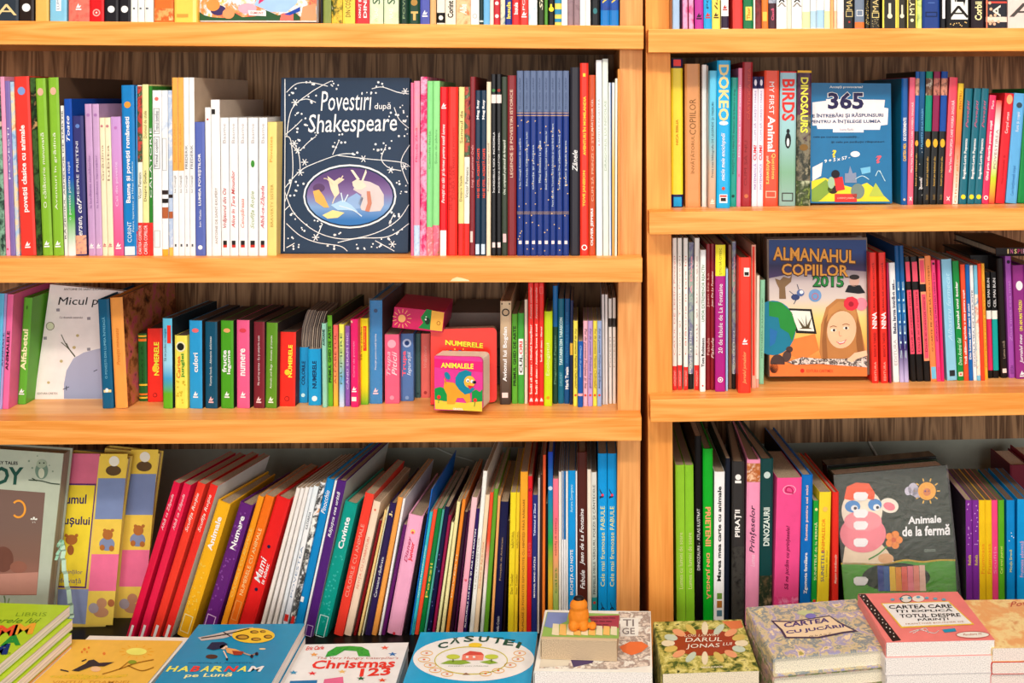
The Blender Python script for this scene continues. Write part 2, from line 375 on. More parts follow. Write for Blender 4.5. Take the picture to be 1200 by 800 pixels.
def build_row(row, L, group):
    uk, lv, v0, yb0 = ROWS[row]; M = U[uk]; ws = LV[uk][lv]
    layout(row, L)
    for b in L:
        if b['desc'].startswith('!'): b['obj'] = None; continue    # a place kept for a face-out thing
        a = math.atan(b['s']); yaw = math.radians(b.get('f', 0)); hard = b.get('hard', 0) > 0
        wide = b['u1']-b['u0']; t = max(0.0012, wide*math.cos(a)*math.cos(yaw)-0.0002)
        h = b['H']/math.cos(a)
        lift = t*math.sin(a)*math.cos(yaw) if a > 0 else 0.0
        d = b.get('d', min(0.27-b['v'], max(0.10, h*0.70))) 
        d = min(d, (DEPTH-0.004-b['v'])/max(.5, math.cos(yaw)))
        X = M @ Matrix.Translation((b['u0'], b['v'], ws+lift+0.0002)) @ Matrix.Rotation(a, 4, 'Y') @ Matrix.Rotation(-yaw, 4, 'Z')
        cs = b['col'].split('/')
        if b['col'].startswith('P '): mat = picture(b['col'][2:].split('/'), 45)
        elif len(cs) > 1: mat = gradient(cs, 0, h)
        else: mat = paint(cs[0], 0.38 if hard else 0.34, 0.25)
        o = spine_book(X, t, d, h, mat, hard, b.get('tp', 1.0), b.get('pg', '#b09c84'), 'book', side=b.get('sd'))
        b['obj'] = o; o['group'] = group
        Y0, Y1 = b['ybp'], b['yt']
        zz = lambda y: (Y0-float(y))/(Y0-Y1)*h
        for fi, ft in enumerate(b['feat']):
            ly = -0.0003-0.00006*fi
            p = ft.split(' ')
            if p[0] == 'B':
                f = [float(x) for x in p[4:6]] or [0.0, 1.0]
                band(o, t, max(0, zz(max(float(p[2]), float(p[3])))), min(h, zz(min(float(p[2]), float(p[3])))), p[1], f[0], f[1], y=ly)
            elif p[0] == 'P':
                band(o, t, max(0, zz(max(float(p[2]), float(p[3])))), min(h, zz(min(float(p[2]), float(p[3])))), picture(p[1].split('/'), 70), 0.0, 1.0, 'picture', ly)
            elif p[0] == 'E':
                r = float(p[3])/ (b['w'])*t if len(p) > 3 else t*.35
                ry = r*(float(p[4]) if len(p) > 4 else 1)
                sheet(o, 'emblem', ell(t*.5, zz(p[2]), min(r, t*.48), ry, 14), p[1], ly-0.0001)
            elif p[0] == 'S':     # small mark: a flame shape over a bar, the publisher's sign
                z = zz(p[2]); q = min(t*.32, 0.004)
                sheets(o, 'emblem', [[(t/2-q, z-q*1.2), (t/2+q, z-q*1.2), (t/2+q, z-q*.7), (t/2-q, z-q*.7)],
                       [(t/2-q*.9, z-q*.4), (t/2, z+q*1.3), (t/2+q*.2, z+q*.2), (t/2+q, z+q*.6), (t/2+q*.5, z-q*.4)]], p[1], ly-0.0001)
            elif p[0] == 'O':     # outlined box ring
                z0, z1 = sorted((zz(p[2]), zz(p[3]))); x0, x1, q = t*.15, t*.85, max(.0003, t*.06)
                sheets(o, 'frame_line', [[(x0, z0), (x1, z0), (x1, z0+q), (x0, z0+q)], [(x0, z1-q), (x1, z1-q), (x1, z1), (x0, z1)],
                      [(x0, z0+q), (x0+q, z0+q), (x0+q, z1-q), (x0, z1-q)], [(x1-q, z0+q), (x1, z0+q), (x1, z1-q), (x1-q, z1-q)]], p[1], ly-0.0001)
            elif p[0] == 'D':     # scattered dots: D colour ya yb n size
                z0, z1 = sorted((zz(p[2]), zz(p[3]))); q = float(p[5])*h/(Y0-Y1) if len(p) > 5 else 0.0008
                sheets(o, 'dots', [ell(RND.uniform(t*.15, t*.85), RND.uniform(z0, z1), q, q, 5) for _ in range(int(p[4]))], p[1], ly-0.0001)
            elif p[0][0] == 'T':
                col, ya, yb, hp = p[1], float(p[2]), float(p[3]), float(p[4]); s = ' '.join(p[5:]); dx = 0
                if s.startswith('~'): dx, s = s[1:].split(' ', 1); dx = float(dx)
                s = s.replace('_', ' ')
                hw = min(hp/b['w'], 0.96)*t; xc = t/2+dx*t
                xa, xz = xc-hw/2, xc+hw/2
                if 'H' in p[0]: args = ((t*.04+0*xa, zz(ya)), (t*.96, zz(ya)), (t*.04, zz(ya)+hp*h/(Y0-Y1)))
                elif ya > yb: args = ((xz, zz(ya)), (xz, zz(yb)), (xa, zz(ya)))        # reads upward
                else: args = ((xa, zz(ya)), (xa, zz(yb)), (xz, zz(ya)))                 # reads downward
                text(o, 'title', s, *args, paint(col, 0.5), 0.028 if 'B' in p[0] else (0.0 if 'N' in p[0] else 0.010), 0.3 if 'I' in p[0] else 0, ly-0.0001)
    BOOKS[row] = L
ORD = ['', 'just', 'second', 'third', 'fourth', 'fifth', 'sixth', 'seventh', 'eighth', 'ninth', 'tenth', 'eleventh', 'twelfth']
SHELF = {'L1': 'upper left shelf', 'R1': 'upper right shelf', 'L2': 'second left shelf', 'R2': 'second right shelf', 'L3': 'third left shelf', 'R3': 'third right shelf',
         'L4': 'lowest left shelf', 'R4': 'lowest right shelf'}
REF = {'first white spine with peach upper half': 'first peach-topped white spine', 'third white slim storybook with small black logo': 'third slim white storybook',
 'left of the two black spines with white windows': 'left white-windowed black spine', 'tall white spine beside the rust orange one': 'tall white spine',
 'yellow spine with red and blue squares, beside side panel': 'red-blue squared yellow spine', 'pale blue spine with penguin and red capitals': 'pale blue penguin spine',
 'leftmost of three deep teal spines, right bookcase': 'leftmost deep teal spine', 'sky blue hardcover near the right picture edge': 'sky blue hardcover',
 'tall blue book in crinkled plastic film': 'tall film-wrapped blue book', 'salmon slim book left of the stacked board books': 'salmon slim book', 'tan to brown spine with round black badge': 'black-badged tan-brown spine',
 'middle of three tall red spines, third shelf': 'middle tall red spine', 'left one of two yellow brown-lettered spines': 'left yellow brown-lettered spine', 'powder blue slim spine with dark script': 'powder blue slim spine',
 'middle of three black spines with pink labels': 'middle pink-labelled black spine', 'thin hot pink spine left of pale blue book': 'thin hot pink spine', 'black spine with white and teal blocks': 'teal-blocked black spine',
 'thick yellow leaning book lettered Animale': 'yellow book lettered Animale', 'wide pale pink boxed book with red letters': 'wide pale pink box', 'left one of two sky blue fables books': 'left sky blue fables book',
 'dark grey pirate book with white skull': 'dark grey pirate book', 'right one of two red black-lettered spines': 'right red black-lettered spine', 'right one of two purple slim hardcovers': 'right purple slim hardcover'}
def short(a):
    a = a.lstrip('=')
    if a in REF: return REF[a]
    a = a.split(',')[0]
    for k in (' on upper', ' on second', ' on the', ' on third', ' in upper'): a = a.split(k)[0]
    return a
def label_row(row):
    L = BOOKS[row]; SH = SHELF[row]
    for i, b in enumerate(L):
        if b.get('obj') is None: continue
        o = b['obj']; o['category'] = 'book'
        if row == 'L3' and (160 < b['xt'] < 375 or 430 < b['xt'] < 500): o.name = 'board_book'; o['category'] = 'board book'; o['group'] = 'board books on the third left shelf'
        if b['anchor'] and not b['anchor'].startswith('='): o['label'] = b['anchor']; continue
        best = None
        for j, c in enumerate(L):
            if c['anchor'] and j != i:
                k = abs(i-j)
                if best is None or k < best[0]: best = (k, i > j, short(c['anchor']))
        k, right, an = best
        side = 'right' if right else 'left'
        lab = b['desc']+(', next %s of the ' % side if k == 1 else ', %s %s of the ' % (ORD[k], side))+an
        if len((lab+' '+SH).split()) <= 16: lab += ', '+SH
        o['label'] = lab
# One line per book: top-left x, bottom-left x, width, top y (pixels of the photograph) | spine colour | look | print on it | @its own full label when it is a landmark
L1 = parse('L1', '''
-5 -5 26 -190 hard=1 | #39434e | slate grey hardcover | TNH #e8cf9a 18 0 13 A | @slate grey spine with gold letter A, top left corner
22 22.5 17 -170 | #33251f | black-brown paperback with white logo | E #f0f0f0 9 5
41 41.5 15.5 -180 | #e3b868 | mustard yellow paperback | Q
58.5 58.5 19.5 -185 | #8cc6e0 | light blue book with white label | B #f6fbff 13 -8 .38 .68 | TN #4a7aa0 11 -8 3 LUMEA
80 80 24.5 -175 hard=1 | P #e0574f/#f08070/#d04a48 | coral red glossy book | S #ffffff 8 | @coral red glossy book on the upper left shelf
105 105 16.5 -178 | #d8232a | bright red glossy book | E #ffb0a8 15 4.5 | E #d8232a 15 3 | E #ffd8d0 15 1.3
122 122.5 16 -170 | #26232a | black paperback with white round logo | E #f0f0f0 11 4.2 | B #26232a 14 8 .5 .62
139 139.5 13.5 -170 | #26232a | black paperback with white round logo | E #f0f0f0 11 4.2 | B #26232a 14 8 .5 .62
153 153 8 -160 | #f7efe8 | white paperback with square dot | B #6b6f78 11 9 .35 .65 | @first of three white paperbacks with square dots, top left shelf
161.5 161.5 7.5 -160 | #f7efe8 | white paperback with square dot | B #6b6f78 11 9 .3 .6
169.5 169.5 10 -160 | #f5ece4 | white paperback with square dot | B #6b6f78 11 9 .15 .45
180.5 180.5 22.5 -182 hard=1 | #ea7a35 | orange hardcover with painted figure | P #e8702e/#f7b070/#e86a2c/#f9c890 24 10
203.5 204 27 -186 hard=1 | #f2cf62 | wide yellow book with orange label | B #f7e08a 26 0 .82 .97 | B #e8a24a 20.5 16.5 .12 .62 | @wide yellow book with orange label, upper left shelf
233 234 139 -170 | #000000 | !
374.5 375.5 3 -176 | #191517 | thin black book
378.5 378.5 9.5 -170 | #8e9a52 | olive green book
388.5 388.5 12.5 -178 | P #b9872f/#e6c24a/#40501e/#f2e0c0 | illustrated green and ochre book
401.5 401.5 14.5 -190 | #efcf58 | yellow book lettered DIN | TN #5c4a1a 20 -20 8 DIN COȘUL LUMII | @yellow spine lettered DIN on upper left shelf
416.5 416.5 16.5 -180 | #c8373c | red paperback with two-line title | TB #ffffff 21 -18 4 ~-.18 IONUȚ ȘI ZÂNA | TB #ffffff 21 -18 4 ~.2 DINICA
433 433 16 -184 | P #b9d0a0/#d5e2c2/#c9d9b4 | pale green book with dark letters | TN #3d5a3a 5 -60 9 SCRISORI | TN #f5faf0 22 10 4 VLAD
450 450 17 -184 | P #b9d0a0/#d5e2c2/#c9d9b4 | pale green book with dark letters | TN #3d5a3a 5 -60 9 SCRISORI | TN #f5faf0 22 10 4 VLAD
469 469 9.5 -176 hard=1 | #173f2e | dark green hardcover | TN #9db38a 22 -20 4 POVEȘTI | @plain dark green hardcover left of gold green spine
479 479 13 -178 hard=1 | #1c4a36 | dark green spine with gold ornaments | E #b48d4a 3 4 | B #d7b673 16 13.5 .2 .85 | B #d7b673 24 14 .4 .65
492.5 492.5 11 -170 | #5a62b0 | violet blue book with white mark | S #ffffff 16
504 504 7 -172 | #d9b17c | thin tan paperback
512 512 9.5 -172 | #e8dfd2 | white spine with black bottom block | B #15120f 27 15 | E #f0e8dc 21 2.8
522 522 12 -180 | #efe4d2 | cream spine with black letters | TB #1c1410 21 1 7 Corint | @cream spine with thick black letters, upper left shelf
534.5 534.5 17 -178 | P #e87f3a/#f6c59a/#e46c28 | orange painted paperback | TIB #f8efe0 17 5 8 Alba
551.5 551.5 10 -185 | #f3eee8 | white paperback with round seal | E #b8b8b8 19 3 | E #f3eee8 19 2
561.5 561.5 5 -170 | #173b3c | thin dark teal paperback | B #cfd8d4 26 24
566.5 566.5 7.5 -175 | #77b5dc | light blue paperback
574 574 4.5 -180 | #efdfd0 | thin cream paperback
578.5 578.5 7.5 -172 | #c22f38 | crimson paperback with white seals | E #f3dada 4 2.4 | E #f3dada 19 2.4 | @crimson spine with white seals on upper left shelf
586.5 586.5 5.5 -172 | P #2f7f96/#e6dcc0/#8ab4a8 | teal and cream striped spine
592 592 8 -180 | #243a8a | royal blue spine with yellow letters | TB #f3de62 22 2 5 Insula
600 600 9 -180 | #cf3536 | red spine with white letters | TB #ffffff 17 3 5 Insula
609.5 609.5 9.5 -176 | #e2443c | scarlet spine with white mark | S #ffffff 17 | TN #ffffff 12 -30 4 POVEȘTI
619.5 619.5 10 -180 | P #f5f2ee/#ffffff/#7fc3d6 | white spine with blue blots
630.5 630.5 7.5 -182 | #30361f | dark olive spine with pale letters | TI #d9d5b8 12 -20 4 Silva | @dark olive spine with pale letters, upper left shelf
638 638 4 -176 | #5f9a3c | thin grass green spine
642.5 642.5 7.5 -180 | #14150f | black spine with yellow star | E #f2dd3c 11 3 | B #f2dd3c 13 5 .3 .6
650 650 8 -176 | #e6d36a | yellow spine with blue stripes | B #3b93b8 26 22 | B #3b93b8 17 11 | B #3b93b8 4 -4
658 658 7 -172 | #f6f0ec | narrow white paperback
665 665 7 -172 | P #7a6268/#9c848a/#86707a | mauve grey patterned spine
672.5 672.5 7 -172 | P #7a6268/#9c848a/#86707a | mauve grey patterned spine
679.5 679.5 6.5 -178 | #f6f0ec | narrow white paperback
686 686 6 -178 | #f3ebe8 | narrow white paperback
692.5 692.5 10 -176 | #16171b | black spine with teal shield | E #3d7f84 13 2.6 1.4 | @black spine with teal shield, upper left shelf
704 704 10.3 -186 | #1f7fc4 | blue spine with yellow point | P #3a4a90/#4d5a9c 1 -60 | T #f2d04a 4 -6 6 V | P #255fae/#3a4a90 12 1
714.5 714.5 10.5 -186 | #1f7fc4 | blue spine with yellow point | P #3a4a90/#4d5a9c 1 -60 | T #f2d04a 4 -6 6 V | P #255fae/#3a4a90 12 1
''')
R1 = parse('R1', '''
786 786 2 -160 | #a06a48 | thin brown booklet
788 788.5 8 -170 | #a9c0dc | pale blue-grey paperback | @pale blue-grey spine, first book of the upper right shelf
799 800.5 5.5 -165 | P #e8408c/#f6a8c8/#e2357f | hot pink lace-patterned spine
806 807.5 5.5 -165 | P #e8408c/#f6a8c8/#e2357f | hot pink lace-patterned spine
812.5 814.5 10 -170 | #b8389a | magenta spine with dark mark | S #3a1436 19
823 825 9.5 -172 | #2aa8dc | sky blue spine with red mark | S #d04030 18 | TN #103a60 10 -40 4 POVEȘTI
833 834 10 -170 | #f2dc68 | yellow spine with dark mark | S #5a3a20 18 | TI #7a5a20 12 -20 4 Iulia | @yellow spine with dark mark, upper right shelf
844 845.5 8.5 -176 | #f6eeee | white spine with plum bottom | B #3a2a44 33 19 | S #c03a36 9
857 859 11.5 -178 | #d8443c | tomato red hardcover
870.5 871.5 11.5 -178 | #0f7a4a | green spine with yellow label | B #f6d86a 24 8 .2 .85 | TB #d87a20 23 9 4.4 Thor
882 883 2.3 -160 | #f2ece0 | very thin white booklet
884 885.5 7 -168 | P #5a2630/#8a3c3c/#401a24 | dark red mottled spine
891.5 893 7.5 -172 | #e58235 | orange spine with yellow label | B #f8c85c 25 14 .1 .8
899 901 9 -174 | #4a2430 | dark maroon spine with pink letters | TB #e56a8a 24 10 3.5 Ciucă | P #c8ccd8/#707888 4 -6 | @dark maroon spine with pink letters, upper right shelf
909.5 909.5 12.5 -180 | #f8f2ec | white spine with bird drawing | T #2a2420 4 -5 7 y | TNH #9c948c 8 3 5 ^
922 922 6 -178 | #d6d9cc | pale grey-green spine
928 928 12 -180 | #f8f2ec | white spine with bird drawing | T #2a2420 4 -5 7 y | TNH #9c948c 8 3 5 ^
940.5 940.5 9 -176 | #f2f2e6 | white spine with pale green bottom | B #dfe8b0 33 14
950 950 7 -176 | #eef2f2 | white spine with pale blue bottom | B #b8d4e4 33 13
957.5 957.5 8.5 -176 | #f0f2f4 | white spine with sky blue bottom | B #aed0e8 33 12 | @white spine with sky blue bottom, upper right shelf
966.5 966.5 6.5 -176 | #f4f2ea | white spine with pale yellow bottom | B #f2efb4 33 13
973.5 973.5 3.5 -176 | #f6b67a | thin peach spine
977.5 977.5 3.5 -176 | #f8e6dc | white and peach spine | B #f8c8a0 33 13
981.5 981.5 7.5 -176 | #faf0ee | white spine with pale pink bottom | B #f8dce0 33 14
989.5 989.5 11.5 -176 | #23201c | black spine with gold title | TN #d8c48a 12 -14 7 MAGIC | O #d8c48a 20 13 | E #c03a30 26 1.2 | @black spine with gold title, upper right shelf
1002 1002 11 -172 | #7d8a9c | grey spine with orange bottom | B #e08040 33 26 | O #f2f2ee 19 12
1014 1014 5 -168 | #2a2618 | narrow black spine with gold edging | D #d8c070 30 0 30 .5
1020 1020 12 -172 | #2a2618 | black spine with gold frame | TN #d8c48a 14 -18 7 MAGIC | O #f0d890 21 15 | D #b8a878 33 22 20 .5
1034 1034 17.5 -174 hard=1 | #2d2a22 | wide black spine with yellow edges | B #f0d860 33 -20 0 .12 | B #f0d860 33 -20 .88 1 | E #e8e0c8 19 3 | B #e8e0c8 17 4 .42 .58 | @wide black spine with yellow edges, upper right shelf
1051.5 1051.5 11 -174 | #3a3524 | black spine with yellow left edge | B #f0d860 33 -20 0 .14 | E #e8e0c8 19 2.6 | B #e8e0c8 17 6 .42 .6
1063 1063 11.5 -174 | #4a4228 | black spine with gold letters and yellow edges | TN #f0e6b8 18 -14 6 MYTH | B #f0d860 33 -20 0 .1 | E #f0e8c0 24 2 | B #e8e060 33 -20 .88 1
1075 1075 5.5 -170 | P #5a8a50/#cfe08a/#3a6a4a | narrow green patterned spine
1081.5 1081.5 20 -172 hard=1 | #22468c | wide navy blue hardcover | B #5a7ab8 4 3 .3 .7 | O #16305f 20 14
1102.5 1102.5 6 -168 | #15141a | black spine with white strip | B #e8e8ea 22 -10 .3 .85 | @black spine with white strip, upper right shelf
1109.5 1109.5 28 -178 hard=1 | #14100f | wide black spine with white bird plate | B #f4efe8 23 -14 .18 .88 | TNH #2a2420 21 9 14 A | TB #1a1614 8 -8 13 ~.05 j | D #e0c080 31 25 10 .8
1138.5 1138.5 16 -176 hard=1 | #2c1a24 | black-plum spine with cream letters | TB #f2e2ac 24 2 8.5 Corbii
1155.5 1155.5 25 -180 hard=1 | #30303a | dark illustrated spine with red bands | B #e8584a 4 2 | B #f6d8c8 26 20 | T #f2e8d8 20 6 9 A | D #f0c0a0 30 0 9 2 | B #f08868 33 -10 0 .06
1181.5 1181.5 38 -182 hard=1 | #ecd3cb | pale pink wide book, upper right corner | TNH #5a5450 20 8 16 A | TB #e06a50 30 6 5 ~.2 AD | @pale pink wide book, upper right corner of the view
''')
